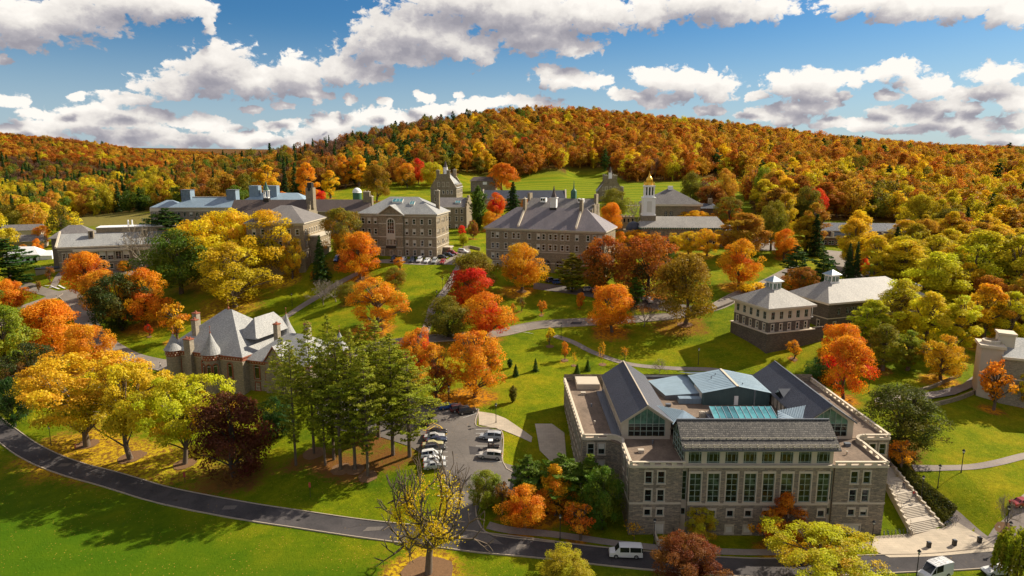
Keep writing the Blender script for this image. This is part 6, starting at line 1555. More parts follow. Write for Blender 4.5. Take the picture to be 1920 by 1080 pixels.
# higher rear roof
m = MB(); m.quad((13, 10.2, 48.5), (41.5, 10.2, 48.5), (41.5, 17, 52.5), (13, 17, 52.5), 0); m.quad((41.5, 17, 52.5), (41.5, 24, 45.9), (13, 24, 45.9), (13, 17, 52.5), 0); m.box(13, 41.5, 10.15, 10.2, 47.4, 48.5, 1)
m.add([(13, 10.2, 48.5), (13, 17, 52.5), (13, 24, 45.9), (13, 24, 40), (13, 10.2, 45)], [(0, 1, 2, 3, 4)], 1); m.add([(41.5, 10.2, 48.5), (41.5, 17, 52.5), (41.5, 24, 45.9), (41.5, 24, 40), (41.5, 10.2, 45)], [(4, 3, 2, 1, 0)], 1); m.obj('upper_roof', ['slate_grey', 'stone_brown'], B)
for cx in (13.2, 41.4):
    m = MB(); m.box(cx-.5, cx+.5, 15.0, 18.6, 45.9, 54.5); m.box(cx-.5, cx+.5, 12, 21, 45.9, 50.4); m.obj('stepped_gable', ['stone_warm'], B)
m = MB(); m.box(24.2, 27.0, 8.8, 11.4, 47.3, 49.1, 1); m.box(24.4, 26.8, 9, 11.2, 49.1, 52.9, 0)
for k in range(5): m.box(24.5+.5*k, 24.65+.5*k, 8.93, 9, 49.3, 52.7, 2)
m.box(24.1, 27.1, 8.7, 11.5, 52.9, 53.2, 0); m.lathe([(1.3, 53.2), (.6, 55.1), (.08, 57.9)], (25.6, 10.1), 8, 3); m.obj('white_cupola', ['white_paint', 'dark_metal', 'frame_white', 'slate_brown'], B)
for cx in (18.8, 34.6): m = MB(); m.box(cx, cx+2.3, 13.4, 15.4, 50.9, 52.7, 0); m.box(cx+.2, cx+.9, 13.33, 13.4, 51.6, 52.5, 1); m.box(cx+1.2, cx+1.9, 13.33, 13.4, 51.6, 52.5, 1); m.obj('roof_dormer', ['white_paint', 'glass_dark'], B)
m = MB(); m.box(30.7, 32.7, 17, 19, 48.9, 55.5, 0); m.lathe([(1.2, 55.5), (.3, 56.5), (.05, 59.7)], (31.7, 18.1), 8, 0); m.obj('green_turret', ['copper_green'], B)
# --- gabled dormitories
def dorm(x, y, deg, w, d, z0, ze, za, label, cup=True):
    B = frame('gabled_dormitory', label, x, y, deg, w, d)
    fw = [(w*.5+dx, z, 1.0, 1.9, SA) for z in (z0+2.2, z0+6.4) for dx in (-4.6, -2.4, 0, 2.4, 4.6)]
    shell(B, w, d, z0-4, ze, fw, [(1.6+2.3*k, z, 1.0, 1.9, SA) for k in range(int(d/2.4)) for z in (z0+2.2, z0+6.4)], mat='stone_warm')
    h = za-ze; m = MB(); xm = w/2
    for yy in (-.02, d+.02): m.add([(-.3, yy, ze), (w+.3, yy, ze), (xm+2.6, yy, za), (xm-2.6, yy, za)], [(0, 1, 2, 3) if yy < 0 else (3, 2, 1, 0)], 0)
    m.obj('gable', ['stone_brown'], B)
    for dx in (-2.6, 0, 2.6): put_window(B, (0, -.05), (w, -.05), w/2+dx, ze+.9, 1.1, 2.2, SA, .5)
    r = MB()
    for s_ in (-1, 1):
        A = [(xm+s_*(w/2+.5), 0.3, ze-.1), (xm, .3, za), (xm, d-.3, za), (xm+s_*(w/2+.5), d-.3, ze-.1)]; r.quad(*(A if s_ < 0 else A[::-1]), 0)
        for yy in (-.3, d-.3): r.add([(xm+s_*(w/2+.4), yy, ze-.2), (xm+s_*2.6, yy, za+.2), (xm+s_*2.6, yy+.6, za+.2), (xm+s_*(w/2+.4), yy+.6, ze-.2)], [(0, 1, 2, 3) if s_ < 0 else (3, 2, 1, 0)], 1)
    r.obj('roof', ['slate_light', 'cream_light'], B)
    for k in range(int(d/3.2)):
        yy = 2.2+3.1*k; mm = MB(); mm.box(w-1.4, w+.2, yy-.8, yy+.8, ze-.1, ze+1.9, 0); mm.add([(w+.3, yy-1, ze+1.9), (w+.3, yy+1, ze+1.9), (w-2.8, yy+1, ze+2.6), (w-2.8, yy-1, ze+2.6)], [(0, 1, 2, 3)], 1); mm.box(w+.2, w+.23, yy-.5, yy+.5, ze+.4, ze+1.6, 2); mm.obj('dormer', ['cream_light', 'slate_light', 'glass_dark'], B)
    for yy in (.2, d-.8):
        for dx in (-2.9, 2.9): chimney(B, xm+dx, yy, za-2.6, za+1.8, 1.9, 1.0, 'stone_brown')
    if cup:
        c = MB(); c.box(xm-1, xm+1, d*.35-1, d*.35+1, za-1, za+3.6, 0); c.lathe([(1.25, za+3.6), (.7, za+4.8), (.06, za+7.6)], (xm, d*.35), 8, 1); c.obj('cupola', ['white_paint', 'slate_brown'], B)
    return B
dorm(-45.5, 385, -4, 14.5, 24, 43, 52.6, 60.4, 'tall gabled stone dormitory with four chimneys and a white cupola')
dorm(53.5, 430, -4, 16, 20, 43, 48.6, 56.6, 'far gabled stone dormitory with white cupola in front of the playing field')
B = frame('stepped_gable_dormitory', 'lower stone dormitory with stepped gable and roof skylight', -38.5, 350, -6, 15, 18)
shell(B, 15, 18, 28, 44.4, [(s, z, 1.1, 2.2, SA) for s in (3, 6.6, 10.2, 13) for z in (33.4, 37.4, 41.2)], [(s, z, 1.0, 2.0, SA) for s in (3, 6, 9, 12, 15) for z in (33.4, 37.4, 41.2)], mat='stone_brown')
roof(B, 0, 15, 0, 18, 44.4, 4.4, 0, 'slate_grey', ov=.2); skyl(B, 9, 3, 46.2, 2.8, 1.8, .45)
m = MB(); m.box(14.6, 15.5, -.3, 18.3, 28, 45.0)
for k in range(4): m.box(14.6, 15.5, 1.2+2*k, 16.8-2*k, 45+1.25*k, 46.25+1.25*k)
m.obj('stepped_gable', ['stone_warm'], B)
B = frame('long_low_dormitory', 'long low slate roofed building below the playing field', -17, 398, -2, 48, 13)
shell(B, 48, 13, 36, 46.0, [(3+3.1*k, 42.6, 1.1, 1.9, SA) for k in range(14)]); roof(B, 0, 48, 0, 13, 46, 4.6, 0, 'slate_dark', ov=.3)
for xx in (-.3, 47.7):
    m = MB(); ym = 6.5
    for s_ in (-1, 1): m.add([(xx, ym+s_*7.2, 45.6), (xx+.8, ym+s_*7.2, 45.6), (xx+.8, ym, 51.2), (xx, ym, 51.2), (xx, ym+s_*7.2, 44.9), (xx, ym, 50.4)], [(0, 1, 2, 3) if s_ < 0 else (3, 2, 1, 0), (0, 3, 5, 4)], 0)
    m.obj('gable_coping', ['cream_light'], B)
# --- chapel
B = frame('chapel', 'stone chapel with pale slate roof and white steeple topped by a gold dome', 56.8, 301, -3, 37, 13)
m = MB(); m.box(0, 37, 0, 13, 26, 38.4, 0)
for x in (4.6, 10.8, 17, 23.2, 29.4, 35.4): m.box(x-.6, x+.6, -.6, 0, 28, 37.4, 1)
m.obj('walls', ['stone_grey', 'stone_warm'], B)
for s in (2.4, 7.7, 13.9, 20.1, 26.3, 32.5): arch_window(B, (0, 0), (37, 0), s, 30.6, 1.6, 4.2, 'cream_light', FR, 'glass_dark', (2, 3), .35)
m = MB(); m.hip(0, 37, 0, 13, 38.8, 4.4, 3.2, .6, 0, .7, 1); m.obj('roof', ['slate_white', 'copper_green'], B)
m = MB()
for k in range(36): m.box(.4+k, .65+k, -.75, -.61, 38.1, 38.8)
m.obj('gutter_brackets', ['pale_trim'], B, kind='stuff')
m = MB(); m.lathe([(3.4, 30), (3.4, 38.0), (3.2, 38.6), (2.2, 40.2), (0.05, 41)], (-2.4, 6.5), 14, 0); m.obj('apse', ['slate_dark'], B)
m = MB(); m.box(-6.5, -.5, 1.5, 11.5, 26, 37.0); m.obj('entrance_end', ['stone_brown'], B)
cx, cy_ = 4.0, 6.5; T = MB()
T.box(cx-3.0, cx+3.0, cy_-3.0, cy_+3.0, 38, 43.6, 0); T.box(cx-2.7, cx+2.7, cy_-2.7, cy_+2.7, 43.6, 51.2, 1); T.box(cx-3.0, cx+3.0, cy_-3.0, cy_+3.0, 43.6, 44.2, 1); T.box(cx-2.95, cx+2.95, cy_-2.95, cy_+2.95, 51.2, 51.7, 1); T.box(cx-1.1, cx+1.1, cy_-2.78, cy_-2.7, 45.2, 50.0, 2)
T.obj('steeple_base', ['stone_warm', 'white_paint', 'frame_white'], B)
T = MB(); T.box(cx-2.2, cx+2.2, cy_-2.2, cy_+2.2, 51.7, 52.6, 0); T.box(cx-1.6, cx+1.6, cy_-1.6, cy_+1.6, 52.6, 56.2, 1)
for a in (-1.9, -.66, .66, 1.9):
    for b in (-1.9, -.66, .66, 1.9):
        if abs(a) > 1.5 or abs(b) > 1.5: T.box(cx+a-.3, cx+a+.3, cy_+b-.3, cy_+b+.3, 52.6, 56.2, 0)
T.box(cx-2.4, cx+2.4, cy_-2.4, cy_+2.4, 56.2, 57.0, 0); T.obj('belfry', ['white_paint', 'glass_dark'], B)
T = MB(); T.lathe([(1.7, 57.0), (1.7, 57.8), (1.45, 58.8), (1.6, 59.0), (1.25, 60.0), (.55, 60.9), (.45, 61.0), (.45, 61.5), (.1, 62.2), (.04, 63.2)], (cx, cy_), 14, 0)
for a in (-1.9, 1.9):
    for b in (-1.9, 1.9): T.lathe([(.3, 57.0), (.34, 57.6), (.02, 58.6)], (cx+a, cy_+b), 6, 0)
T.obj('gold_dome', ['gold'], B, smooth=True)
m = MB(); m.box(37, 41.5, 2.5, 10.5, 26, 36.6, 0); m.hip(37, 42, 2.2, 10.8, 36.8, 2.6, 2, .5, 1, .3, 2); m.box(41.5, 44, 4, 9.5, 26, 32.0, 0); m.hip(41.5, 44.5, 3.6, 9.9, 32.2, 1.4, 1, .4, 1, .3, 2); m.obj('vestry', ['stone_grey', 'blue_metal_light', 'pale_trim'], B)
# --- stone hall behind chapel
B = frame('far_stone_hall', 'warm stone hall with a wide hipped roof behind the chapel', 68.5, 352, -2, 28, 18)
m = MB(); m.box(0, 28, 0, 18, 34, 45.2, 0); m.obj('walls', ['stone_warm'], B)
for s in (3.5, 10.5, 13.2, 20, 25.2): arch_window(B, (0, 0), (28, 0), s, 38.6, 1.7, 3.6, 'stone_brown', FR, 'glass_dark', (2, 3), .3)
m = MB(); m.hip(0, 28, 0, 18, 45.8, 7.6, 13.9, .9, 0, 1.0, 1); m.obj('roof', ['slate_grey', 'cream_light'], B)
m = MB(); m.box(12.8, 15.2, 8, 10, 52.6, 54.6, 0); m.obj('roof_vent', ['white_paint'], B)
m = MB(); m.box(28, 38, 4, 14, 34, 43.2, 0); m.hip(28, 38.4, 3.6, 14.4, 43.4, 2.2, 2, .2, 1, .2, 0); m.box(34, 36, 8, 10, 43, 48.2, 2); m.obj('side_wing', ['stone_dark', 'slate_dark', 'stone_brown'], B)
# battlemented low wall left of the chapel
B = frame('battlemented_building', 'low battlemented stone building left of the white steeple', 51.5, 335, -3, 8.5, 6)
m = MB(); m.box(0, 8.5, 0, 6, 30, 40.6, 0)
for k in range(5): m.box(.1+1.8*k, 1.1+1.8*k, 0, .7, 40.6, 41.6, 1)
for k in range(4): m.box(1.2+2*k, 1.9+2*k, -.05, 0, 38, 39.8, 2)
m.obj('walls', ['stone_brown', 'pale_trim', 'glass_dark'], B)
# --- brick building with skylights
B = frame('brick_building', 'low red brick building with dark slate roof and row of skylights', 140, 309, -8, 47, 16)
shell(B, 47, 16, 24, 33.2, [(2+3*k, 30.4, 2.4, 1.6, ('grid22', None, 'white_paint', 'glass_dark')) for k in range(3)], mat='brick_red', shade=0)
m = MB(); m.box(0, 47, 0, 16, 33.2, 33.6, 0); m.box(-.3, 47.3, -.3, 0, 33.3, 33.9, 1); m.obj('flat_roof', ['slate_dark', 'cream_light'], B)
m = MB(); m.quad((-.5, 4.2, 36.2), (38, 4.2, 36.2), (38, 12, 39.2), (-.5, 12, 39.2), 0); m.box(-.3, 37.8, 4.5, 12, 33.6, 36.1, 1); m.quad((-.5, 4.2, 35.8), (38, 4.2, 35.8), (38, 4.2, 36.2), (-.5, 4.2, 36.2), 2); m.obj('upper_roof', ['slate_dark', 'brick_red', 'cream'], B)
for k in range(4): m = MB(); x = 6+7.2*k; m.quad((x, .4, 34.2), (x+6, .4, 34.2), (x+6, 4.4, 35.8), (x, 4.4, 35.8), 0); m.box(x-.3, x, .4, 4.3, 33.6, 35.7, 1); m.obj('sloping_skylight', ['glass_car', 'cream_light'], B)
m = MB(); m.box(38.5, 40, 6, 8, 33, 41.5); m.obj('chimney', ['brick_red'], B)
# --- cupola pavilions
def cupola(B, x, y, z, s, h):
    c = MB(); c.box(x-s, x+s, y-s, y+s, z, z+h, 0); c.box(x-s-.25, x+s+.25, y-s-.25, y+s+.25, z+h, z+h+.3, 0); c.box(x-s-.15, x+s+.15, y-s-.15, y+s+.15, z, z+.35, 0)
    for (dx, dy) in ((0, -1), (1, 0), (0, 1), (-1, 0)):
        for t in (-.48, .48):
            if dx == 0: c.box(x+t*s-.38*s, x+t*s+.38*s, y+dy*s-.04, y+dy*s+.04, z+.6, z+h-.35, 1)
            else: c.box(x+dx*s-.04, x+dx*s+.04, y+t*s-.38*s, y+t*s+.38*s, z+.6, z+h-.35, 1)
            for g in (-.38, 0, .38):
                if dx == 0: c.box(x+t*s+g*s-.04, x+t*s+g*s+.04, y+dy*s-.07, y+dy*s+.07, z+.6, z+h-.35, 0)
                else: c.box(x+dx*s-.07, x+dx*s+.07, y+t*s+g*s-.04, y+t*s+g*s+.04, z+.6, z+h-.35, 0)
    c.hip(x-s, x+s, y-s, y+s, z+h+.31, 1.5, s-.05+.6, .6, 2, .12, 0); c.obj('roof_cupola', ['white_paint', 'glass_teal', 'blue_metal_light'], B)
B = frame('cupola_pavilion', 'square pavilion of dark stone and cream with a glazed white cupola', 73.4, 190.4, 19, 15, 15.5)
pw = ('grid22', None, 'mullion_green', 'glass_dark'); pn = ('sash', 'cream_light', FR, 'glass_dark')
shell(B, 15, 15.5, 18.9, 26.0, [], [], mat='stone_dark') if False else None
m = MB(); fr = [(1.6+2.95*k, 22.9, 1.25, 2.2, pw) for k in range(5)]; lo = [(1.6+2.95*k, 19.6, .85, 1.9, pn) for k in range(5)]
lw = [(1.7+3.02*k, 22.9, 1.25, 2.2, pw) for k in range(5)]; ll = [(1.7+3.02*k, 19.6, .85, 1.9, pn) for k in range(5)]
P = [(0, 0), (15, 0), (15, 15.5), (0, 15.5)]
for k, (u_, l_) in enumerate(((fr, lo), ([], []), ([], []), (lw, ll))):
    facade(m, B, P[k], P[(k+1) % 4], 22.2, 26.2, u_, 1, 0, .18); facade(m, B, P[k], P[(k+1) % 4], 19.2, 22.2, l_, 0, 0, .18)
m.obj('walls', ['stone_dark', 'cream_light'], B)
m = MB(); m.prism([(-.6, -.6), (16.2, -.6), (16.2, 16.1), (-.6, 16.1)], 8, 19.0, 0); m.box(-.8, 16.4, -.8, 16.3, 19.0, 19.25, 1); m.box(-.06, 15.06, -.06, 15.56, 22.1, 22.35, 1); m.obj('stone_plinth', ['stone_dark', 'cream_light'], B)
roof(B, 0, 15, 0, 15.5, 26.5, 4.6, 7.4, 'slate_white', ov=1.1, edge='cream_light', th=.6); cupola(B, 7.5, 7.75, 29.9, 1.5, 2.5)
m = MB(); m.box(15, 20.5, 5, 6, 21.5, 25.0, 1)
for k in range(7): m.box(15.2+.8*k, 15.35+.8*k, 4.85, 5, 21.6, 24.9, 0)
m.box(15, 20.5, 4.8, 9, 21.2, 21.5, 0); m.box(15, 20.5, 4.8, 9, 25.0, 25.3, 0); m.box(16.5, 19, 7, 8.6, 14, 21.2, 2); m.obj('glass_bridge', ['white_paint', 'glass_dark', 'stone_tan'], B)
m = MB(); m.box(16.2, 20, -.4, .1, 10, 19.6, 0); m.obj('link_wall', ['stone_dark'], B)
B = frame('long_cupola_pavilion', 'longer dark stone pavilion with pale roof and glazed white cupola', 97.5, 205.5, 19, 38, 17)
shell(B, 38, 17, 10, 24.6, [(4.2, 20.9, 1.1, 2, pw), (7.6, 20.9, 1.1, 2, pw), (9, 20.9, 1.1, 2, pw), (10.4, 20.9, 1.1, 2, pw), (16, 20.9, 1.2, 2, pw), (22, 20.9, 1.2, 2, pw), (2.8, 16.4, 1.0, 2.1, pn), (8, 16.4, 1.1, 2, pw), (9.4, 16.4, 1.1, 2, pw), (10.8, 16.4, 1.1, 2, pw), (17, 16.4, 1.1, 2, pw)],
      left=[(13.2, 16.4, 1.0, 2.2, pn)], mat='stone_dark', band=[(19.6, .28), (24.1, .5)], bandmat='cream_light', shade=0)
roof(B, 0, 38, 0, 17, 24.9, 5.2, 8.2, 'slate_white', ov=1.1, edge='cream_light', th=.6); cupola(B, 8.6, 8.5, 29.2, 1.5, 2.5)
B = frame('shed', 'low dark roofed shed behind the long pavilion', 126, 226, 10, 14, 9)
m = MB(); m.box(0, 14, 0, 9, 16, 25.6, 0); m.hip(0, 14, 0, 9, 25.7, 1.8, 3, .4, 1, .2, 0); m.obj('walls', ['brick_red', 'slate_dark'], B)
# --- right edge building
B = frame('right_stone_building', 'cream and brown stone building with turret at the right edge', 120.0, 160.5, -24, 30, 16)
gw2 = ('grid24', None, FR, 'glass_dark')
shell(B, 30, 16, 6, 20.6, [(9.2, 16.2, 2.6, 2.4, ('grid32', None, FR, 'glass_dark')), (9.0, 10.6, 2.4, 4.2, ('grid35', None, FR, 'glass_dark')), (15, 16.2, 2.6, 2.4, gw2), (15, 10.6, 2.4, 4.2, gw2)], mat='stone_tan', shade=0, band=[(15.2, .35), (20.1, .5)], bandmat='cream_light')
m = MB(); m.quad((-.4, -.5, 20.8), (30.4, -.5, 20.8), (30.4, 8, 24.2), (-.4, 8, 24.2), 0); m.quad((30.4, 8, 24.2), (30.4, 16.5, 20.8), (-.4, 16.5, 20.8), (-.4, 8, 24.2), 0); m.add([(0, 0, 20.6), (0, 16, 20.6), (0, 8, 24.1)], [(0, 2, 1)], 1); m.box(-.4, 30.4, -.7, -.5, 20.4, 20.95, 1); m.obj('roof', ['slate_light', 'cream_light'], B)
m = MB(); m.box(9.6, 17, 2.5, 9, 22.5, 24.0, 0); m.hip(9.6, 17, 2.5, 12, 24.0, 2.4, 0, .3, 1, .2, 0, 'y'); m.add([(9.6, 2.4, 24.0), (17, 2.4, 24.0), (13.3, 2.4, 26.3)], [(0, 1, 2)], 0); m.obj('cross_gable', ['white_paint', 'slate_dark'], B)
m = MB(); m.prism([(-4.4, 1.5), (.0, .5), (.0, 7), (-4.4, 7.5)], 6, 22.4, 0); m.prism([(-4.9, 1.0), (.4, .1), (.4, 7.4), (-4.9, 7.9)], 22.4, 23.1, 1); m.lathe([(2.0, 23.1), (2.0, 23.9), (1.5, 24.0)], (-2.2, 4), 10, 1); m.prism([(-.6, 4.2), (2.6, 3.4), (2.6, 7.4), (-.6, 7.8)], 20, 25.4, 1); m.prism([(-.9, 3.9), (2.9, 3.1), (2.9, 7.7), (-.9, 8.1)], 25.4, 25.9, 1); m.obj('turret', ['cream', 'cream_light'], B)
# --- small things far off
B = frame('observatory', 'small observatory with a white dome and green drum', -94.5, 420, 0, 0, 0)
m = MB(); m.lathe([(2.7, 38), (2.7, 48.4)], (0, 0), 16, 0); m.lathe([(2.85, 48.4)]+[(2.85*cos(a*pi/16), 48.4+3.0*sin(a*pi/16)) for a in range(8)]+[(.02, 51.4)], (0, 0), 16, 1); m.obj('drum_and_dome', ['copper_green', 'tent_white'], B, smooth=True)
B = frame('low_grey_house', 'low grey house with brown roof at the foot of the woods', -30, 500, -8, 18, 9)
m = MB(); m.box(0, 18, 0, 9, 40, 53.0, 0); m.hip(0, 18, 0, 9, 53.0, 3.0, 2, .6, 1, .2, 0); m.box(9, 12, -.1, 0, 50.5, 52.6, 2); m.obj('walls', ['stone_grey', 'slate_brown', 'white_paint'], B)
B = frame('dark_pavilion', 'small dark roofed shelter beside red seating above the pedimented hall', -60, 400, 0, 9, 7)
m = MB(); m.box(0, 9, 0, 7, 36, 43.6, 0); m.hip(0, 9, 0, 7, 43.6, 2.2, 2, .5, 1, .2, 1); m.obj('walls', ['brick_red', 'slate_dark'], B)
B = frame('small_stone_house', 'small stone house with brown roof left of the tent', -278, 362, 20, 24, 10)
m = MB(); m.box(0, 24, 0, 10, 14, 24.6, 0); m.hip(0, 24, 0, 10, 24.7, 3.2, 1.5, .5, 1, .2, 2)
for k in range(5): m.box(6+4*k, 7.2+4*k, -.06, 0, 20.8, 22.8, 3)
m.obj('walls', ['stone_tan', 'slate_grey', 'cream', 'glass_dark'], B)
B = frame('far_left_house', 'grey roofed house far at the left edge', -300, 400, 20, 20, 9)
m = MB(); m.box(0, 20, 0, 9, 16, 27.0, 0); m.hip(0, 20, 0, 9, 27.0, 3.2, 0, .5, 1, .2, 0); m.obj('walls', ['cream', 'slate_grey'], B)
T = thing('white_tent', 'white marquee tent with peaked roof left of the stone building', 'tent', (-245, 342, 0), radians(8)); footprint(-245, 342, 14)
m = MB(); m.hip(-8, 8, -5, 5, 21.6, 3.6, 4.5, .3, 0, 0); m.obj('tent_roof', ['tent_white'], T)
m = MB(); m.box(-8, 8, -5, 5, 17, 21.6, 0)
for k in range(5): m.box(-7+3*k, -5.4+3*k, -5.06, -5, 18.6, 20.8, 1)
m.obj('tent_wall', ['tent_white', 'glass_dark'], T)
m = MB(); m.hip(8.4, 14, -5, 3, 21.0, 2.2, 2, .2, 0, 0); m.box(8.4, 14, -5, 3, 17, 21.0, 0); m.obj('side_tent', ['tent_white'], T)
# --- turreted romanesque hall
B = frame('turreted_hall', 'Romanesque stone hall with conical turrets, red trim and grey slate roofs', -99, 189, -19, 27, 22)
B.location.z = 0.9
m = MB(); Zb, Ze = -1, 14.0
P = [(0, 0), (26.5, 0), (26.5, 22), (0, 22)]
for k in range(4): m.wall(P[k], P[(k+1) % 4], Zb, Ze)
m.wall((26.5, 2.5), (46, 2.5), Zb, 12.8); m.wall((46, 2.5), (46, 20), Zb, 12.8); m.wall((46, 20), (26.5, 20), Zb, 12.8)
m.obj('walls', ['stone_tan'], B)
def turret(x, y, r, zt, za, ring=1.7):
    t = MB(); t.lathe([(r, Zb), (r, zt-ring)], (x, y), 18, 0); t.lathe([(r+.10, zt-ring), (r+.22, zt-.2), (r+.3, zt)], (x, y), 18, 1); t.lathe([(r+.55, zt), (r*.62, zt+(za-zt)*.45), (.12, za)], (x, y), 20, 2); t.lathe([(.14, za-.1), (.22, za+.25), (.06, za+.5), (.05, za+1.6), (.2, za+1.8), (.02, za+2.1)], (x, y), 6, 1)
    for j in range(2):
        for i in range(18): a = 2*pi*(i+.5*j)/18; t.box(x+cos(a)*(r+.16)-.12, x+cos(a)*(r+.16)+.12, y+sin(a)*(r+.16)-.12, y+sin(a)*(r+.16)+.12, zt-ring+.35+.65*j, zt-ring+.6+.65*j, 3)
    t.obj('turret', ['stone_tan', 'terracotta', 'slate_light', 'cream'], B, smooth=False)
turret(2.9, -.1, 2.2, 14.2, 18.6); turret(16.4, -.3, 2.35, 14.3, 20.0); turret(46.5, 17, 2.0, 13.6, 18.6); turret(25.5, 21, 2, 15.5, 21.5)
m = MB(); m.hip(0, 26.5, 0, 22, 14.05, 10.2, 12.6, .5, 0, .35, 1); m.hip(26, 46.6, 1.9, 20.2, 12.85, 6.0, 8.0, .5, 0, .35, 1); m.hip(20, 26.5, 6, 22, 17.5, 5.2, 4, .2, 0, 0, 1, 'y'); m.obj('slate_roof', ['slate_light', 'terracotta'], B)
m = MB(); m.add([(15.2, 12.4, 23.1), (18.4, 12.4, 20.7), (18.6, 7.4, 18.6), (16.1, 8.4, 21.0)], [(3, 2, 1, 0)], 0); m.obj('roof_patch', ['copper_green'], B)
m = MB()
for (x0, x1, y) in ((0, 26.5, 0), (26.6, 46, 2.5)):
    zt = 14 if x0 == 0 else 12.8; m.box(x0-.05, x1+.1, y-.16, y-.003, zt-1.25, zt-.15, 0); m.box(x0-.05, x1+.1, y-.22, y-.003, zt-1.45, zt-1.28, 1)
    for k in range(int((x1-x0)/.9)): m.box(x0+.3+.9*k, x0+.6+.9*k, y-.2, y-.162, zt-.95, zt-.55, 1)
m.box(26.5, 26.66, 0, 2.4, 12.75, 13.85, 0); m.obj('cornice', ['terracotta', 'cream'], B)
ax = [4.6, 7.0, 12.6, 15.2]
for s in (4.2, 7.6, 13.2): arch_window(B, (0, -.05), (26.5, -.05), s, 7.8, 1.3, 4.0, 'terracotta', FR, 'glass_dark', (1, 1), .35)
for (px_, py_, ang) in ((15.2, -2.5, -115), (17.3, -2.6, -70), (18.7, -1.2, -30)):
    a = radians(ang); c = (16.4+cos(a)*2.37, -.3+sin(a)*2.37); t = (-sin(a), cos(a)); arch_window(B, (c[0]-t[0]*2, c[1]-t[1]*2), (c[0]+t[0]*2, c[1]+t[1]*2), 2, 7.6, 1.1, 4.0, 'terracotta', FR, 'glass_green', (1, 1), .25)
for s in (22.2,): arch_window(B, (0, -.05), (26.5, -.05), s, 7.8, 1.3, 4.0, 'terracotta', FR, 'glass_dark', (1, 1), .35)
for s in (2.6, 6.4, 12.6, 16): arch_window(B, (26.5, 2.45), (46, 2.45), s, 7.4, 1.5, 4.0, 'terracotta', FR, 'glass_dark', (1, 1), .32); put_window(B, (26.5, 2.4), (46, 2.4), s, 4.0, 1.5, 2.2, ('sash', 'terracotta', FR, 'glass_dark'), 0)
for (x, y, z0, z1, w, d) in ((8.8, -.5, Zb, 17.6, 2.2, 1.6), (7.2, 4, 14, 22.0, 1.5, 1.3), (3.0, 9, 14, 22.6, 1.5, 1.5), (31, 9.5, 15, 21.4, 1.4, 1.4), (38, 14, 15, 21.0, 1.6, 1.3)): chimney(B, x, y, z0, z1, w, d, 'stone_tan', 'terracotta')
m = MB(); m.add([(32.6, 1.6, 12.8), (38.6, 1.6, 12.8), (35.6, 1.6, 17.0)], [(0, 1, 2)], 0); m.add([(32.1, 1.3, 12.6), (35.6, 1.3, 17.5), (35.6, 9, 17.5), (32.1, 4, 12.6)], [(0, 1, 2, 3)], 1); m.add([(39.1, 1.3, 12.6), (39.1, 4, 12.6), (35.6, 9, 17.5), (35.6, 1.3, 17.5)], [(0, 1, 2, 3)], 1); m.box(32.6, 38.6, 1.6, 2.5, Zb, 12.8, 0)
for s_ in (-1, 1): m.add([(35.6+s_*3.5, 1.25, 12.2), (35.6+s_*3.5, 1.25, 12.7), (35.6, 1.25, 17.6), (35.6, 1.25, 17.1)], [(0, 1, 2, 3)], 2)
m.obj('wall_gable', ['stone_tan', 'slate_light', 'terracotta'], B)
m = MB(); r_ = [(26.5, 11, 24.3), (13.2, 11, 24.3)]; m.lathe([(.25, 24.0), (.3, 24.7), (.06, 25), (.05, 26.6), (.2, 26.8), (.02, 27.3)], (13.2, 11), 6, 0); m.obj('finial', ['terracotta'], B)
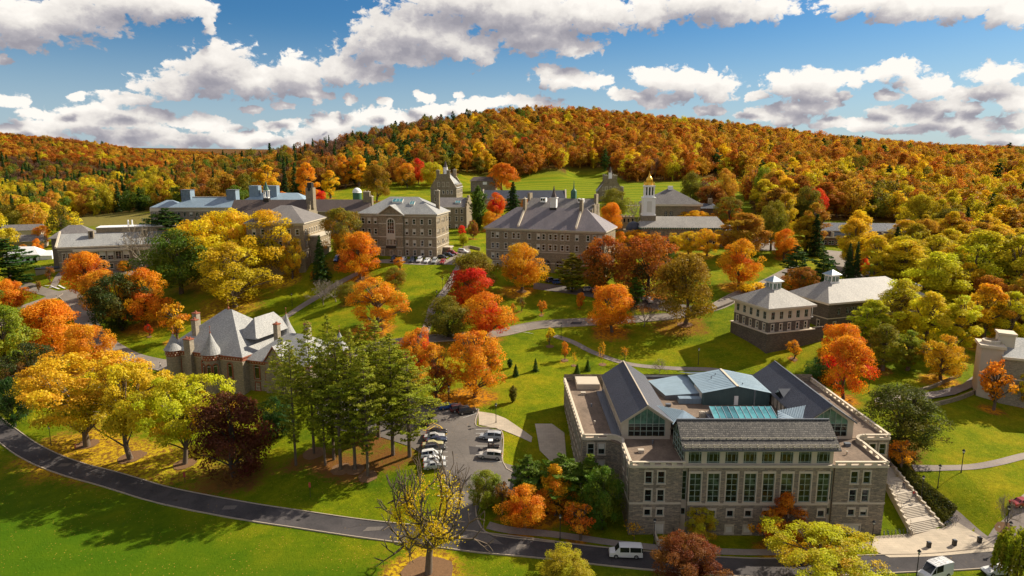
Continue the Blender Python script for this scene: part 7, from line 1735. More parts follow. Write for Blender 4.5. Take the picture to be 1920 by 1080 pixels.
# ------------------------------------------------------------------ vehicles
def car_proto(kind, col):
    """one vehicle as parts; x forward, origin on the ground at its centre"""
    P = {  # stations along the length: x, belt z, roof z, half width, roof half width
     'sedan': (4.7, [(-2.35,.62,.62,.72,.66),(-2.2,.92,.93,.84,.70),(-1.5,.98,1.0,.89,.70),(-.95,.98,1.38,.90,.62),(.25,.96,1.43,.91,.62),(1.0,.93,.97,.90,.68),(2.0,.80,.82,.86,.66),(2.33,.55,.56,.74,.6)], 3, 5),
     'suv': (4.6, [(-2.28,.75,.76,.76,.7),(-2.2,1.02,1.05,.88,.72),(-1.95,1.05,1.60,.90,.66),(-.6,1.03,1.68,.92,.68),(.4,1.02,1.66,.92,.68),(1.05,1.0,1.04,.90,.70),(2.05,.92,.94,.87,.66),(2.28,.62,.63,.78,.6)], 2, 5),
     'minivan': (5.1, [(-2.52,.72,.73,.80,.74),(-2.45,1.02,1.06,.92,.76),(-2.25,1.04,1.62,.94,.72),(-.8,1.03,1.74,.96,.74),(.75,1.0,1.66,.96,.70),(1.65,.97,1.0,.93,.72),(2.35,.84,.86,.88,.66),(2.52,.58,.59,.78,.6)], 2, 5),
     'van': (5.7, [(-2.85,.75,.80,.90,.84),(-2.8,1.15,1.95,.98,.86),(-2.6,1.18,2.08,.99,.88),(-.6,1.18,2.12,1.0,.90),(1.1,1.15,2.08,1.0,.88),(1.85,1.12,1.16,.97,.78),(2.7,.98,1.0,.92,.7),(2.86,.62,.63,.84,.64)], 1, 5),
     'cargo': (5.9, [(-2.95,.75,.80,.92,.88),(-2.92,1.3,2.45,1.0,.94),(-2.6,1.32,2.55,1.02,.95),(-.6,1.32,2.6,1.03,.95),(1.0,1.3,2.52,1.03,.93),(2.0,1.25,1.30,.98,.80),(2.8,1.02,1.05,.92,.7),(2.95,.65,.66,.84,.64)], 3, 5)}
    L, S, g0, g1 = P[kind]
    m = MB(); V = []; n = len(S)
    for (x, zb, zr, w, wr) in S: V += [(x, -w*.96, .26), (x, -w, zb*.55+.1), (x, -w*.97, zb), (x, -wr, zr), (x, -wr*.55, zr+.035), (x, wr*.55, zr+.035), (x, wr, zr), (x, w*.97, zb), (x, w, zb*.55+.1), (x, w*.96, .26)]
    Fc = []
    for i in range(n-1):
        for k in range(10): a = i*10+k; b = i*10+(k+1) % 10; Fc.append((a, b, b+10, a+10))
    Fc += [tuple(range(9, -1, -1)), tuple(range((n-1)*10, n*10))]
    m.add(V, Fc, 0)
    T = []
    body = m.mesh('body', [paint(col)]); body.polygons.foreach_set('use_smooth', [False]*len(body.polygons)); T.append(('body', body))
    def pt(i, k, o): x, y, z = V[i*10+k]; s = -1 if y < 0 else 1; return Vector((x, y+s*o, z))
    def pane(a, b, c, d, nm, inset=.10, off=.02):
        q = MB(); cen = (a+b+c+d)/4; nn = (b-a).cross(d-a).normalized()
        if nn.dot(cen-Vector((0, 0, .7))) < 0: nn = -nn; a, b, c, d = d, c, b, a
        v = [p+(cen-p)*inset+nn*off for p in (a, b, c, d)]; q.add([tuple(p) for p in v], [(0, 1, 2, 3)], 0); T.append((nm, q.mesh(nm, ['glass_car'])))
    for i in range(g0-1 if kind not in ('sedan',) else g0, g1-1 if kind != 'cargo' else g1):
        if kind == 'cargo' and i < 3: continue
        for k0, k1 in ((2, 3), (7, 6)):
            if S[i][2]-S[i][1] > .25 or S[i+1][2]-S[i+1][1] > .25: pane(pt(i, k0, 0), pt(i+1, k0, 0), pt(i+1, k1, 0), pt(i, k1, 0), 'side_window', .08)
    i = g1-1; pane(pt(i, 3, 0), pt(i+1, 3, 0), pt(i+1, 6, 0), pt(i, 6, 0), 'windscreen', .07, .025)
    j = {'sedan': 2, 'suv': 1, 'minivan': 1, 'van': 0, 'cargo': 0}[kind]
    a, b, c, d = pt(j, 3, 0), pt(j+1, 3, 0), pt(j+1, 6, 0), pt(j, 6, 0); pane(a, b, c, d, 'rear_window', .10, .025)
    wr_ = .34 if kind in ('sedan', 'minivan') else .38
    wm = MB(); wm.tube((0, -.12, 0), (0, .12, 0), wr_, wr_, 16, 0); wm.tube((0, -.135, 0), (0, .135, 0), wr_*.6, wr_*.6, 10, 1); wmesh = wm.mesh('wheel', ['tyre', 'rim'])
    hb = L/2*.60
    for x in (-hb, hb):
        for y in (-S[3][3]+.06, S[3][3]-.06): T.append(('wheel', wmesh, (x, y, wr_)))
    hl = MB(); hl.box(-.06, .06, -.17, .17, -.09, .09); h1 = hl.mesh('headlight', ['headlight']); h2 = hl.mesh('taillight', ['taillight'])
    for y in (-.6, .6): T.append(('headlight', h1, (L/2-.1, y, S[-2][1]*.82))); T.append(('taillight', h2, (-L/2+.03, y*1.1, .82)))
    b = MB(); b.box(L/2-.06, L/2+.05, -.7, .7, .30, .50); b.box(-L/2-.05, -L/2+.06, -.7, .7, .32, .52); T.append(('bumper', b.mesh('bumper', ['dark_metal' if kind != 'minivan' else paint(col)])))
    if kind in ('minivan', 'suv', 'cargo'):
        b = MB()
        for y in (-.58, .58): b.tube((-1.7, y, S[3][2]+.1), (.5, y, S[3][2]+.1), .03, .03, 5)
        if kind == 'cargo':
            for x in (-2.3, -1.3, -.3, .6): b.tube((x, -.8, 2.74), (x, .8, 2.74), .03, .03, 5)
            for y in (-.8, -.3, .2, .8): b.tube((-2.5, y, 2.75), (.8, y, 2.75), .025, .025, 5)
        T.append(('roof_rack' if kind == 'cargo' else 'roof_rail', b.mesh('roof_rail', ['rim'])))
    return T
_cars = {}
def car(kind, col, u, v, head, name, label, cat='car', group=None, zoff=0.10):
    k = (kind, col)
    if k not in _cars: _cars[k] = car_proto(kind, col)
    x, y, z = G(u, v); o = thing(name, label, cat, (x, y, z+zoff), radians(head), group)
    e = 1.5; zx = (H(x+e*cos(radians(head)), y+e*sin(radians(head)))-H(x-e*cos(radians(head)), y-e*sin(radians(head))))/(2*e)
    o.rotation_euler = (0, -math.atan(zx), radians(head))
    for t in _cars[k]: link(t[0], t[1], o, t[2] if len(t) > 2 else None)
    return o
WH, SI, BK, BL_, DB, RD_ = (.75, .75, .73), (.42, .42, .41), (.015, .016, .018), (.02, .10, .36), (.02, .035, .07), (.28, .02, .02)
car('van', WH, 1173, 1043, 176, 'passenger_van', 'white passenger van driving on the lower road before the library', 'van')
car('cargo', WH, 1752, 1082, 200, 'cargo_van', 'white high-roofed cargo van with ladder rack at the bottom edge', 'van')
car('sedan', WH, 1868, 1076, 186, 'parked_car', 'white sedan beside the weeping willow at the bottom right')
car('minivan', (.40, .42, .44), 920, 823, 178, 'parked_minivan', 'silver blue minivan uppermost on the right side of the car park')
car('minivan', (.52, .48, .43), 919, 859, 178, 'parked_minivan', 'champagne minivan below the golf cart in the car park')
g = 'cars along the left side of the car park'
for (u, v, kd, c, lab) in ((819,815,'sedan',BK,'black sedan at the top of the left row beside the yellow hatching'),(815,823,'sedan',SI,'grey silver sedan second from the top of the left row'),(819,830,'sedan',DB,'dark blue sedan third in the left row of the car park'),(812,838,'sedan',(.45,.40,.20),'pale yellow sedan in the middle of the left row'),(816,846,'suv',BK,'dark car below the pale yellow sedan'),(810,857,'suv',WH,'white car in the lower half of the left row'),(815,867,'sedan',WH,'white sedan just below the first white car'),(816,878,'sedan',SI,'silver sedan lowest in the left row behind yellow leaves')):
    car(kd, c, u, v, 4, 'parked_car', lab, 'car', g)
for (u, v, kd, c, lab) in ((809,758,'suv',BK,'black car leftmost in the row under the orange maple'),(840,766,'sedan',BL_,'bright blue car under the orange maple'),(862,771,'suv',(.10,.02,.02),'dark maroon car between the blue and the black one'),(876,775,'suv',BK,'black car at the right end of the row by the walkway')):
    car(kd, c, u, v, 16, 'parked_car', lab, 'car', 'cars along the upper edge of the car park')
car('suv', BK, 800, 793, 80, 'parked_car', 'dark car half hidden by the pines above the hatched island')
for (u, v, c, lab) in ((672,781,WH,'white car seen between the pine trunks'),(715,781,WH,'white pickup-like car right of it behind the pines'),(700,752,SI,'silver car farther back behind the grove'),(655,736,WH,'white car beside the turreted hall wing'),(750,760,WH,'white car behind the right grove pines')):
    car('suv', c, u, v, 30, 'parked_car', lab, 'car', 'cars glimpsed behind the pine grove')
for (u, v, kd, c, lab) in ((757,489,'sedan',WH,'white car leftmost before the pedimented hall'),(773,490,'suv',DB,'dark blue grey car second before the pedimented hall'),(787,490,'suv',WH,'white car third before the pedimented hall'),(801,491,'sedan',WH,'white sedan fourth before the pedimented hall'),(815,492,'suv',SI,'grey car fifth before the pedimented hall'),(830,493,'sedan',RD_,'dark red car at the right end before the pedimented hall'),(738,489,'suv',DB,'dark car in the shade before the arched window bay'),(829,484,'sedan',BK,'black sedan at the corner of the pedimented hall'),(841,480,'sedan',DB,'dark blue car behind the black sedan'),(848,477,'suv',RD_,'red car beside the hall entrance porch'),(868,474,'suv',WH,'white van-like car against the low grey wall')):
    car(kd, c, u, v, -98 if u < 835 and v > 486 else -20, 'parked_car', lab, 'car', 'cars by the pedimented hall')
for (u, v, c, lab) in ((568,488,SI,'silver car before the hip-roofed hall'),(578,488,BL_,'blue car before the hip-roofed hall'),(632,488,BL_,'blue car between the dark spruce and the orange maple')): car('suv', c, u, v, -95, 'parked_car', lab)
for (u, v, c, lab) in ((1034,529,DB,'blue grey car before the slate hall doorway'),(1047,532,BL_,'blue car right of it before the slate hall'),(1104,546,SI,'silver car under the dark rusty trees'),(1119,549,BK,'black car under the dark rusty trees')): car('suv', c, u, v, 10, 'parked_car', lab)
car('suv', WH, 1217, 566, -85, 'moving_car', 'white car coming down the drive under the largest dark tree')
for (u, v, c, lab) in ((207,506,BK,'black car before the left stone building'),(220,506,SI,'grey car right of the black one')): car('suv', c, u, v, -80, 'parked_car', lab)
for (u, v, c, lab) in ((1392,448,WH,'white car at the left of the far upper car park'),(1402,452,SI,'silver car in the far upper car park'),(1411,445,WH,'white car at the back of the far upper car park'),(1424,450,SI,'grey car in the middle of the far upper car park'),(1436,454,WH,'white car at the right of the far upper car park')): car('suv', c, u, v, -60, 'parked_car', lab, 'car', 'cars in the far upper car park')
for (u, v, c, lab) in ((1626,518,SI,'silver car on the road behind the spruces'),(1712,497,DB,'dark car on the road among yellow trees')): car('suv', c, u, v, 60, 'parked_car', lab)
car('sedan', RD_, 1918, 948, 10, 'parked_car', 'red car cut by the right edge of the view')
# golf cart
x, y, z = G(925, 841); o = thing('utility_cart', 'dark utility cart with white roof between the two minivans', 'cart', (x, y, z+.1), radians(180))
m = MB(); m.box(-1.3, 1.2, -.6, .6, .3, .62); m.box(-.2, .4, -.58, .58, .62, .95); m.box(.9, 1.25, -.55, .55, .62, 1.0); m.obj('body', [paint(BK)], o)
m = MB(); m.box(.1, 1.1, -.62, .62, 1.85, 1.93); m.obj('roof', ['white_paint'], o)
m = MB()
for a in (.15, 1.05):
    for b in (-.55, .55): m.tube((a, b, .6), (a, b, 1.86), .03, .03, 5)
m.obj('roof_post', ['dark_metal'], o)
w = MB(); w.tube((0, -.1, 0), (0, .1, 0), .28, .28, 12, 0); wm_ = w.mesh('wheel', ['tyre'])
for a in (-.85, .85):
    for b in (-.55, .55): link('wheel', wm_, o, (a, b, .28))
# ------------------------------------------------------------------ lamps, bollards, signs
pole = MB(); pole.tube((0, 0, -.3), (0, 0, 4.1), .085, .06, 8); pole.tube((0, 0, 0), (0, 0, .5), .13, .10, 8); pole.tube((0, 0, 4.1), (0, 0, 4.25), .17, .17, 8)
pm = pole.mesh('pole', ['dark_metal']); lh = MB(); lh.lathe([(.12, 4.25), (.24, 4.62)], n=8, mi=0); lh.lathe([(.34, 4.62), (.20, 4.82), (.03, 5.0)], n=8, mi=1); lm = lh.mesh('lantern', ['headlight', 'dark_metal'])
for (u, v, lab) in ((1802,886,'lamp post on the right lawn below the cross path'),(1758,915,'lamp post at the bend of the library path'),(1727,936,'lamp post on the hedge bank beside the stair'),(1634,1024,'lamp post at the library corner of the plaza'),(1718,1082,'lamp post at the bottom edge beside the cargo van'),(1886,996,'lamp post beside the bare tree at right'),(1889,1026,'lamp post before the weeping willow'),(930,793,'lamp post at the top of the car park walk'),(842,757,'lamp post in front of the golden orange maple'),(548,574,'lamp post on the lawn left of the slope path'),(830,545,'lamp post beside the right slope path'),(1309,684,'lamp post on the lawn behind the library'),(1628,738,'lamp post on the lawn right of the red maple'),(951,612,'lamp post right of the round orange red maple'),(819,570,'lamp post halfway up the right slope path'),(1552,988,'lamp post under the library front windows'),(1226,1020,'lamp post at the library areaway'),(1052,634,'lamp post where the diagonal path leaves the road'),(96,835,'lamp post on the verge left of the golden locusts'),(1050,1012,'lamp post by the sidewalk under the orange red maple')):
    x, y, z = G(u, v); o = thing('lamp_post', lab, 'lamp post', (x, y, z), 0, 'dark lamp posts along the paths'); link('pole', pm, o); link('lantern', lm, o)
for (u, v, lab) in ((1741,1027,'left one of the three dark bollards on the plaza'),(1789,1023,'middle one of the three dark bollards on the plaza'),(1836,1018,'right one of the three dark bollards on the plaza')):
    x, y, z = G(u, v); b = MB(); b.box(-.28, .28, -.28, .28, 0, .92, 0); b.box(-.32, .32, -.32, .32, .92, 1.02, 0); b.box(-.22, .22, -.22, .22, 1.02, 1.12, 1)
    tag(b.obj('bollard', ['dark_metal', 'lead_metal'], None), lab, 'bollard', 'bollards on the plaza').location = (x, y, z+.08)
def sign(u, v, lab, c='sign_red', h=2.6, w=.75):
    x, y, z = G(u, v); o = thing('sign_post', lab, 'sign', (x, y, z), 0); b = MB(); b.tube((0, 0, -.2), (0, 0, h), .05, .05, 6); b.obj('post', ['dark_metal'], o); b = MB(); b.box(-w/2, w/2, -.08, -.05, h-1.1, h); b.obj('sign_board', [c], o)
sign(582, 932, 'narrow red brown sign board on the shaded verge below the grove', h=3.2, w=.4); sign(347, 905, 'small red sign under the yellow green locust', w=.5, h=2.4)
sign(208, 657, 'stop sign at the left road junction', w=.7, h=2.6); sign(262, 685, 'red sign on the grass island by the left road', w=.7, h=2.4); sign(143, 852, 'thin reddish post sign under the golden locust', w=.3, h=2.6); sign(841, 744, 'white notice board at the car park edge', 'white_paint', 2.4, .6)
# ------------------------------------------------------------------ bicycles
def bike_mesh():
    m = MB()
    for cx in (-.5, .5):
        for k in range(14):
            a, b = 2*pi*k/14, 2*pi*(k+1)/14; m.tube((cx+.33*cos(a), 0, .34+.33*sin(a)), (cx+.33*cos(b), 0, .34+.33*sin(b)), .022, .022, 4, 0, False)
    return m.mesh('wheels', ['tyre'])
def bike_frame(c):
    m = MB(); B0, B1, S_, Hd = (-.5, 0, .34), (.5, 0, .34), (-.18, 0, .85), (.36, 0, .88); C_ = (-.05, 0, .32)
    for a, b in ((B0, S_), (S_, C_), (B0, C_), (C_, Hd), (S_, Hd), (Hd, B1), (Hd, (.33, 0, 1.02))): m.tube(a, b, .025, .025, 5, 0)
    m.tube((.33, -.28, 1.02), (.33, .28, 1.02), .02, .02, 5, 1); m.box(-.30, -.06, -.06, .06, .88, .95, 1); return m.mesh('frame', [paint(c), 'tyre'])
bw = bike_mesh(); bf = [bike_frame(c) for c in ((.03, .03, .035), (.3, .3, .3), (.05, .08, .2))]
for k in range(9):
    x, y, z = G(1650+7.2*k, 1006-.55*k); o = thing('bicycle', 'bicycle in the rack at the foot of the stair on the library side', 'bicycle', (x, y, z+.08), radians(62+8*(k % 3)), 'bicycles in the left rack'); link('wheels', bw, o); link('frame', bf[k % 3], o)
for k in range(6):
    x, y, z = G(1775+3.2*k, 989-2.6*k); o = thing('bicycle', 'bicycle in the rack beside the hedge bank', 'bicycle', (x, y, z+.08), radians(160+7*(k % 3)), 'bicycles in the right rack'); link('wheels', bw, o); link('frame', bf[(k+1) % 3], o)
# ------------------------------------------------------------------ people
def person(x, y, z, head, label, top, legs, hair, stride=.25, bend=.0):
    o = thing('person', label, 'person', (x, y, z), radians(head))
    def skin(name, V, E, R_, mats, root=0, sub=1):
        me = bpy.data.meshes.new(name); me.from_pydata(V, E, []); me.materials.append(M('skin') if mats is None else paint(mats, .8)); q = link(name, me, o)
        md = q.modifiers.new('skin', 'SKIN'); s = q.modifiers.new('sub', 'SUBSURF'); s.levels = sub; s.render_levels = sub
        for i, r in enumerate(R_): me.skin_vertices[0].data[i].radius = (r, r*.85); 
        me.skin_vertices[0].data[root].use_root = True; return q
    h = stride
    V = [(0,0,.95),(.02,0,1.2),(.03,0,1.43),(.05,0,1.53),(.06,0,1.66),(.0,.10,.92),(h*.6,.11,.50),(h*.9,.11,.08),(h*.9+.16,.11,.05),(0,-.10,.92),(-h*.2,-.11,.50),(-h,-.11,.10),(-h+.15,-.11,.05),(.02,.20,1.40),(-.04,.25,1.13),(.10,.26,.90),(.16,.26,.82),(.02,-.20,1.40),(.02,-.26,1.13),(.18,-.25,.92),(.24,-.24,.86)]
    E = [(0,1),(1,2),(2,3),(3,4),(0,5),(5,6),(6,7),(7,8),(0,9),(9,10),(10,11),(11,12),(2,13),(13,14),(14,15),(15,16),(2,17),(17,18),(18,19),(19,20)]
    R_ = [.13,.14,.13,.055,.10,.085,.06,.045,.04,.085,.06,.045,.04,.06,.045,.035,.035,.06,.045,.035,.035]
    skin('body', V, E, R_, None)
    skin('jacket', [V[i] for i in (0, 1, 2, 13, 14, 15, 17, 18, 19)], [(0,1),(1,2),(2,3),(3,4),(4,5),(2,6),(6,7),(7,8)], [.155,.17,.155,.085,.07,.055,.085,.07,.055], top)
    skin('trousers', [V[i] for i in (0, 5, 6, 7, 9, 10, 11)], [(0,1),(1,2),(2,3),(0,4),(4,5),(5,6)], [.15,.105,.08,.065,.105,.08,.065], legs)
    m = MB(); m.lathe([(.02, 1.56), (.105, 1.60), (.125, 1.70), (.09, 1.79), (.01, 1.82)], (.04, 0), 10); m.obj('hair', [paint(hair, .9)], o, smooth=True)
def on_stair(f, w):
    a = Vector((72.6, 113.6)).lerp(Vector((74.6, 129.6)), f); b = Vector((79.6, 115.7)).lerp(Vector((77.6, 130.2)), f); p = a.lerp(b, w); return p.x, p.y, 1.15+5.35*f+.12
person(*on_stair(.62, .62), -70, 'person in dark clothes walking down the upper stair', (.03, .035, .05), (.03, .03, .05), (.03, .02, .015))
person(*on_stair(.47, .80), -75, 'person in a red top walking down the stair', (.45, .03, .03), (.05, .05, .07), (.04, .025, .015))
x, y, z = G(301, 690); person(x, y, z+.1, 200, 'person in a white top and dark trousers walking on the left road', (.6, .6, .58), (.02, .02, .03), (.03, .02, .015))

# ------------------------------------------------------------------ road wear and roof clutter
for k, (u, v, a, b) in enumerate(((430,952,2.6,1.3),(700,992,3.2,1.2),(980,1026,2.2,1.4),(860,905,3.0,2.2),(890,845,2.4,3.4),(120,872,2.6,1.4),(1080,606,3.4,1.6),(1260,1056,3.6,1.3))):
    x, y, z = G(u, v); c, s_ = cos(k*1.3), sin(k*1.3)*.3
    patch('asphalt_patch', [(x+dx*a/2+dy*s_, y+dy*b/2) for dx, dy in ((-1, -1), (1, -1), (1.1, .8), (-.9, 1))], 'asphalt_dark' if k in (3, 4, 6) else 'asphalt_lot', 0.085, res=1.0)
for (u, v) in ((330,938),(560,975),(905,1019),(1240,1052),(868,930),(880,800),(1330,582)):
    x, y, z = G(u, v); m = MB(); m.tube((x, y, z+.06), (x, y, z+.10), .38, .38, 12); tag(m.obj('manhole_cover', ['dark_metal']), {330:'manhole cover on the lower road below the golden locusts',560:'manhole cover on the lower road below the pine grove',905:'manhole cover where the car park drive meets the road',1240:'manhole cover on the road behind the white passenger van',868:'manhole cover in the car park drive',880:'manhole cover in the middle of the car park',1330:'manhole cover on the upper road near the pavilion'}[u], 'manhole cover')
# ------------------------------------------------------------------ the woods
for i in range(5): mk('w_round', broadleaf, 200+i, 17, 7.6, 0.03, 36, 2700, 0.44, 'round', 0.0, 'bark', (0.20, 0.32))
for i in range(5): mk('w_oval', broadleaf, 210+i, 21, 6.0, 0.04, 36, 2700, 0.44, 'oval', 0.0, 'bark', (0.20, 0.32))
for i in range(2): mk('w_pine', conifer, 220+i, 21, 5.6, 0.06, 18, 2000, 0.60, 'pine')
for i in range(2): mk('w_spruce', conifer, 230+i, 19, 4.6, 0.05, 16, 1500, 0.55, 'spruce')
for i in range(2): mk('w_bare', bare, 240+i, 17, 5.4, 0.25, 'bark_grey', 4, 900, 0.36)
def w_kind(i):
    """kind, tint, tint2, height, radius, phrase"""
    u, v, y = WU[i], WV[i], WP[i, 1]; r = RF.random(); g = RF.random()
    n = 0.5+0.5*sin(WP[i, 0]*0.021+1.7*sin(WP[i, 1]*0.013))*cos(WP[i, 1]*0.017+0.9); n2 = 0.5+0.5*sin(WP[i, 0]*0.06+WP[i, 1]*0.045)
    def pk(L):
        s = sum(a for a, _ in L); q = RF.random()*s
        for a, b in L:
            q -= a
            if q <= 0: return b
        return L[-1][1]
    o = ('w_round' if g < .55 else 'w_oval', (0.60,0.235,0.018), (0.44,0.17,0.016), 19, 7.2, 'orange'); 
    G_ = ('w_round' if g < .5 else 'w_oval', (0.62,0.34,0.024), (0.46,0.22,0.018), 19, 7.2, 'golden orange'); B = ('w_round', (0.42,0.16,0.016), (0.26,0.12,0.018), 18, 7.0, 'rust brown'); Y = ('w_oval', YE, YG, 19, 6.4, 'yellow'); E_ = ('w_round', OL, GR, 18, 7.0, 'olive green')
    YGc = ('w_oval' if g < .6 else 'w_round', (0.70,0.55,0.018), (0.40,0.38,0.016), 20, 6.8, 'yellow green'); P = ('w_pine', GD, GR, 21, 5.2, 'dark green'); S = ('w_spruce', GD, PK, 21, 4.2, 'dark green'); N_ = ('w_bare', (0.20,0.10,0.06), (0.15,0.08,0.05), 15, 5.0, 'nearly bare brown')
    Rr = ('w_round', RE, ORD, 15, 5.4, 'red'); GRN = ('w_round', GR, PG, 18, 6.8, 'green')
    hillw = v < 300
    if u < 400 and y > 900:                       # western ridge
        if y < 1150 and v > 312: return pk([(6, N_), (1.6, E_), (2, S), (1, B), (.6, GRN)])
        return pk([(3.5, B), (4, ('w_round', (0.55,0.18,0.010), BR, 18, 7.4, 'orange brown')), (1.8+2*n, G_), (1.2, E_), (.5, S), (.5, YGc)])
    if u < 330:                                   # western valley and edge
        if v > 350: return pk([(3.2, S), (2.2, GRN), (2, YGc), (1.5, G_), (.9, B), (2, E_)]) if u > 40 else pk([(3, YGc), (2, GRN), (2, E_), (1, G_), (2, S)])
        return pk([(2, E_), (1.2, N_), (2, GRN), (1.5, YGc), (2, S), (1.5, B), (.6, G_)])
    if u < 640 and y > 420:                       # dim shoulder under the crest
        if v > 320: return pk([(2, E_), (2.5, B), (1, GRN), (1.6, G_), (1.5, N_), (1, S)])
        return pk([(7, N_), (1.2, B), (1, E_), (.8, S)])
    crest = np.interp(u, [480, 560, 640, 720, 800, 900, 960, 1060, 1090, 1240], [322, 316, 304, 288, 262, 238, 230, 228, 212, 205])
    if 480 < u < 1080 and v < crest: return pk([(3, P), (3.5, N_), (3, B)]) if u > 950 else pk([(1.6, P), (4.5, N_), (2.5, B), (1, E_)])
    if u < 980: return pk([(4.5*n+1, o), (4, G_), (1.2, E_), (1.3, B), (.9, GRN), (.8+2.5*(1-n2)*(u < 830), P), (1.2, Y), (.8, N_)])
    if u < 1400: return pk([(5, o), (5, G_), (2.8, B), (1.3, E_), (.12, P), (.7, YGc), (.8, Y), (.9, N_), (.25, Rr)])
    if v < 345: return pk([(5, G_), (4, o), (1.6, E_), (1.8, B), (.2, P), (1.2, Y), (.5, N_)])
    if v < 430: return pk([(3.5, G_), (3, o), (1.6, E_), (1, B), (.5, P), (.3, S), (2.4, Y), (1.8, YGc), (.4, Rr)])
    return pk([(6, YGc), (4.5, Y), (2.0, G_), (.9, E_), (.6, o), (.4, P), (.4, S)])
KD = [w_kind(i) for i in range(len(WP))]
hs = RF.uniform(0.78, 1.22, len(WP)); rs = RF.uniform(0.82, 1.25, len(WP)); jit = RF.uniform(0.66, 1.12, (len(WP), 1))
# keep clear of the buildings and of the trees placed singly
def clear(x, y):
    for (fx, fy, r) in FOOT:
        if abs(x-fx) < r and abs(y-fy) < r and hypot(x-fx, y-fy) < r: return False
    return True
FOOT += [(t[0], t[1], t[2]*0.75) for t in TREES]
ok = np.array([clear(*p) if p[1] < 560 else True for p in WP]) if len(WP) else []
# spacing grows with the far bands' coarse grid
dist = np.hypot(WP[:, 0], WP[:, 1]); far = dist > 1000
vis = (WU > -30) & (WU < 1950)
order = [i for i in np.argsort(dist) if ok[i]]
INDIV = [i for i in order if vis[i]][:290]; IS = set(INDIV)
MARKS = [('the brick building',1615,440),('the long pavilion',1620,570),('the white turret',1860,640),('the round golden tree',1765,670),('the narrow scarlet tree',1476,418),('the far stone hall',1275,385),
 ('the observatory dome',668,345),('the low grey house',895,335),('the playing field corner',985,338),('the far dormitory',1150,340),('the field upper end',1395,345),('the blue cupolas',350,362),('the white tent',80,472),
 ('the grey roofed houses',30,440),('the rough meadow',220,402),('the palest tall tree',1830,470),('the yellow cluster',1690,490),('the gold dome',1228,345),('the upper car park',1415,450),('the scarlet poplar neighbour',784,320),('the egg shaped poplar',647,320),('the far woods crest',1500,380),('the dark spruces',1595,490)]
def place_words(u, v):
    n, mu, mv = min(MARKS, key=lambda m: hypot(u-m[1], (v-m[2])*1.6)); du, dv = u-mu, v-mv
    r = ('left of' if du < 0 else 'right of') if abs(du) > 1.2*abs(dv) else ('upslope of' if dv < 0 else 'downslope of')
    return r+' '+n
LAB = {}
for i in INDIV:
    k, c1, c2, h, r, w = KD[i]
    kind_w = {'w_pine': 'pine', 'w_spruce': 'spruce', 'w_bare': 'bare tree', 'w_oval': 'upright tree', 'w_round': 'round tree'}[k]
    size = 'tall ' if hs[i] > 1.08 else ('low ' if hs[i] < .9 else '')
    LAB.setdefault(f'{size}{w} {kind_w} {place_words(WU[i], WV[i])}', []).append(i)
ORD_W = ['first', 'second', 'third', 'fourth', 'fifth', 'sixth', 'seventh', 'eighth', 'ninth', 'tenth']; NUM = ['', 'one', 'two', 'three', 'four', 'five', 'six', 'seven', 'eight', 'nine', 'ten']
TXT = {}
for lab, L in LAB.items():
    L.sort(key=lambda i: WU[i])
    for q, i in enumerate(L): TXT[i] = lab if len(L) == 1 else f'{lab}, {ORD_W[min(q, 9)]} of {NUM[min(len(L), 10)]} from left'
for i in INDIV:
    k, c1, c2, h, r, w = KD[i]; x, y = WP[i]; kk = float(jit[i, 0])
    nm = {'w_pine': 'woodland_pine', 'w_spruce': 'woodland_spruce', 'w_bare': 'bare_woodland_tree'}.get(k, 'woodland_tree')
    hi = {'w_round': 'maple', 'w_oval': 'column', 'w_pine': 'pine', 'w_spruce': 'spruce', 'w_bare': 'w_bare'}[k] if dist[i] < 420 else k
    if hi == 'maple' and i % 3 == 0: hi = 'loose'
    plant(hi, float(x), float(y), h*float(hs[i]), r*float(rs[i]), [q*kk for q in c1], [q*kk for q in c2], nm, TXT[i], 'tree', 'woodland trees standing nearest the campus', z=float(WZ[i]), litter=0)
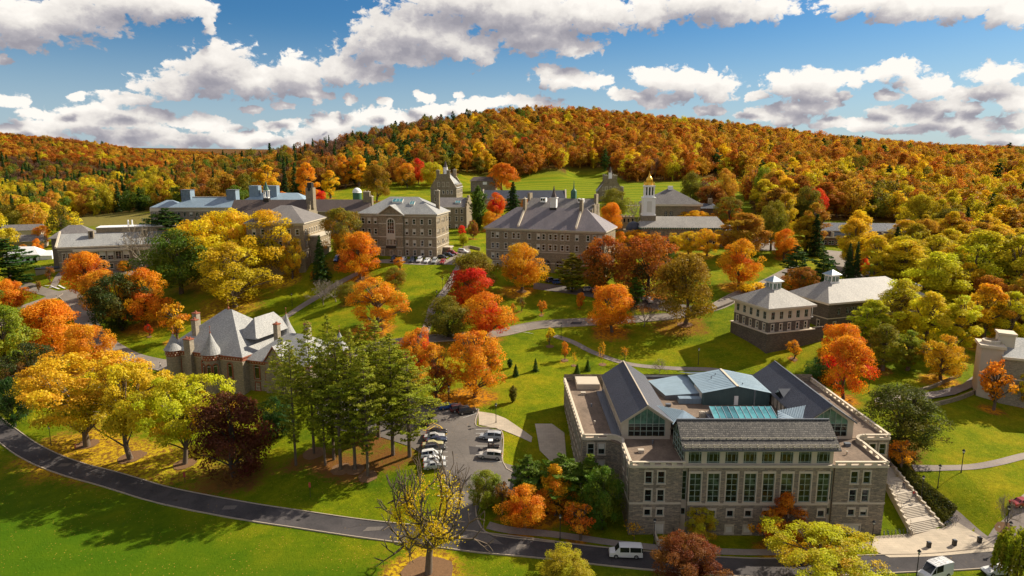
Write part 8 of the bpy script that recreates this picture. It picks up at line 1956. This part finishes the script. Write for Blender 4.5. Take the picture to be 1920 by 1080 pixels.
# the rest of the wood reads as one mass: points that carry the same crowns and trunks
def mass():
    kinds = ['w_round', 'w_oval', 'w_pine', 'w_spruce', 'w_bare']; pool = []; first = {}
    pc = bpy.data.collections.new('woodland_kinds')
    for k in kinds:
        first[k] = len(pool)
        for j, (cm, tm, H0, R0) in enumerate(KIND[k]):
            bm = bmesh.new(); bm.from_mesh(cm); nc = len(bm.faces); bm.from_mesh(tm); me = bpy.data.meshes.new('woodland_crown'); 
            for f in list(bm.faces)[nc:]: f.material_index = 1
            bm.to_mesh(me); bm.free(); me.materials.clear(); me.materials.append(M('needles' if k in ('w_pine', 'w_spruce') else 'foliage')); me.materials.append(M('bark'))
            o = bpy.data.objects.new('%02d_woodland_kind' % len(pool), me); pc.objects.link(o); pool.append((k, H0, R0))
    ids = [i for i in order if i not in IS]; n = len(ids)
    me = bpy.data.meshes.new('woodland'); me.vertices.add(n)
    me.vertices.foreach_set('co', np.array([(WP[i, 0], WP[i, 1], WZ[i]-.1) for i in ids], np.float32).ravel())
    A = lambda nm, t: me.attributes.new(nm, t, 'POINT')
    kid = []; sc = []; t1 = []; t2 = []
    for i in ids:
        k, c1, c2, h, r, w = KD[i]; j = first[k]+RF.integers(0, len(KIND[k])); H0, R0 = pool[j][1:]; f = 1.35 if far[i] else 1.0; f = 1.8 if dist[i] > 1900 else f
        kid.append(j); sc.append((r*rs[i]*f/R0, r*rs[i]*f/R0, h*hs[i]*(1.12 if far[i] else 1)/H0)); q = float(jit[i, 0]); t1.append((*[a*q for a in c1], 1)); t2.append((*[a*q for a in c2], 1))
    A('kid', 'INT').data.foreach_set('value', kid); A('size', 'FLOAT_VECTOR').data.foreach_set('vector', np.array(sc, np.float32).ravel())
    A('turn', 'FLOAT').data.foreach_set('value', RF.uniform(0, 6.28, n).astype(np.float32))
    A('tint', 'FLOAT_COLOR').data.foreach_set('color', np.array(t1, np.float32).ravel()); A('tint2', 'FLOAT_COLOR').data.foreach_set('color', np.array(t2, np.float32).ravel())
    o = link('woodland', me, kind='stuff'); o['label'] = 'autumn woods covering the hills behind the campus'
    ng = bpy.data.node_groups.new('woodland', 'GeometryNodeTree'); ng.interface.new_socket('Geometry', in_out='INPUT', socket_type='NodeSocketGeometry'); ng.interface.new_socket('Geometry', in_out='OUTPUT', socket_type='NodeSocketGeometry')
    N = NT(ng); gi = N.new('NodeGroupInput'); go = N.new('NodeGroupOutput')
    ci = N.new('GeometryNodeCollectionInfo'); ci.inputs['Collection'].default_value = pc; ci.inputs['Separate Children'].default_value = True; ci.inputs['Reset Children'].default_value = True
    def na(nm, t):
        q = N.new('GeometryNodeInputNamedAttribute'); q.data_type = t; q.inputs[0].default_value = nm; return q.outputs[0]
    ip = N.new('GeometryNodeInstanceOnPoints'); N.link(gi.outputs[0], ip.inputs['Points']); N.link(ci.outputs[0], ip.inputs['Instance']); ip.inputs['Pick Instance'].default_value = True
    N.link(na('kid', 'INT'), ip.inputs['Instance Index']); N.link(na('size', 'FLOAT_VECTOR'), ip.inputs['Scale'])
    cx = N.new('ShaderNodeCombineXYZ'); N.link(na('turn', 'FLOAT'), cx.inputs[2]); N.link(cx.outputs[0], ip.inputs['Rotation'])
    N.link(ip.outputs[0], go.inputs[0]); mod = o.modifiers.new('woodland', 'NODES'); mod.node_group = ng
    print('woodland points', n, 'single', len(INDIV), 'total', len(WP))
mass()
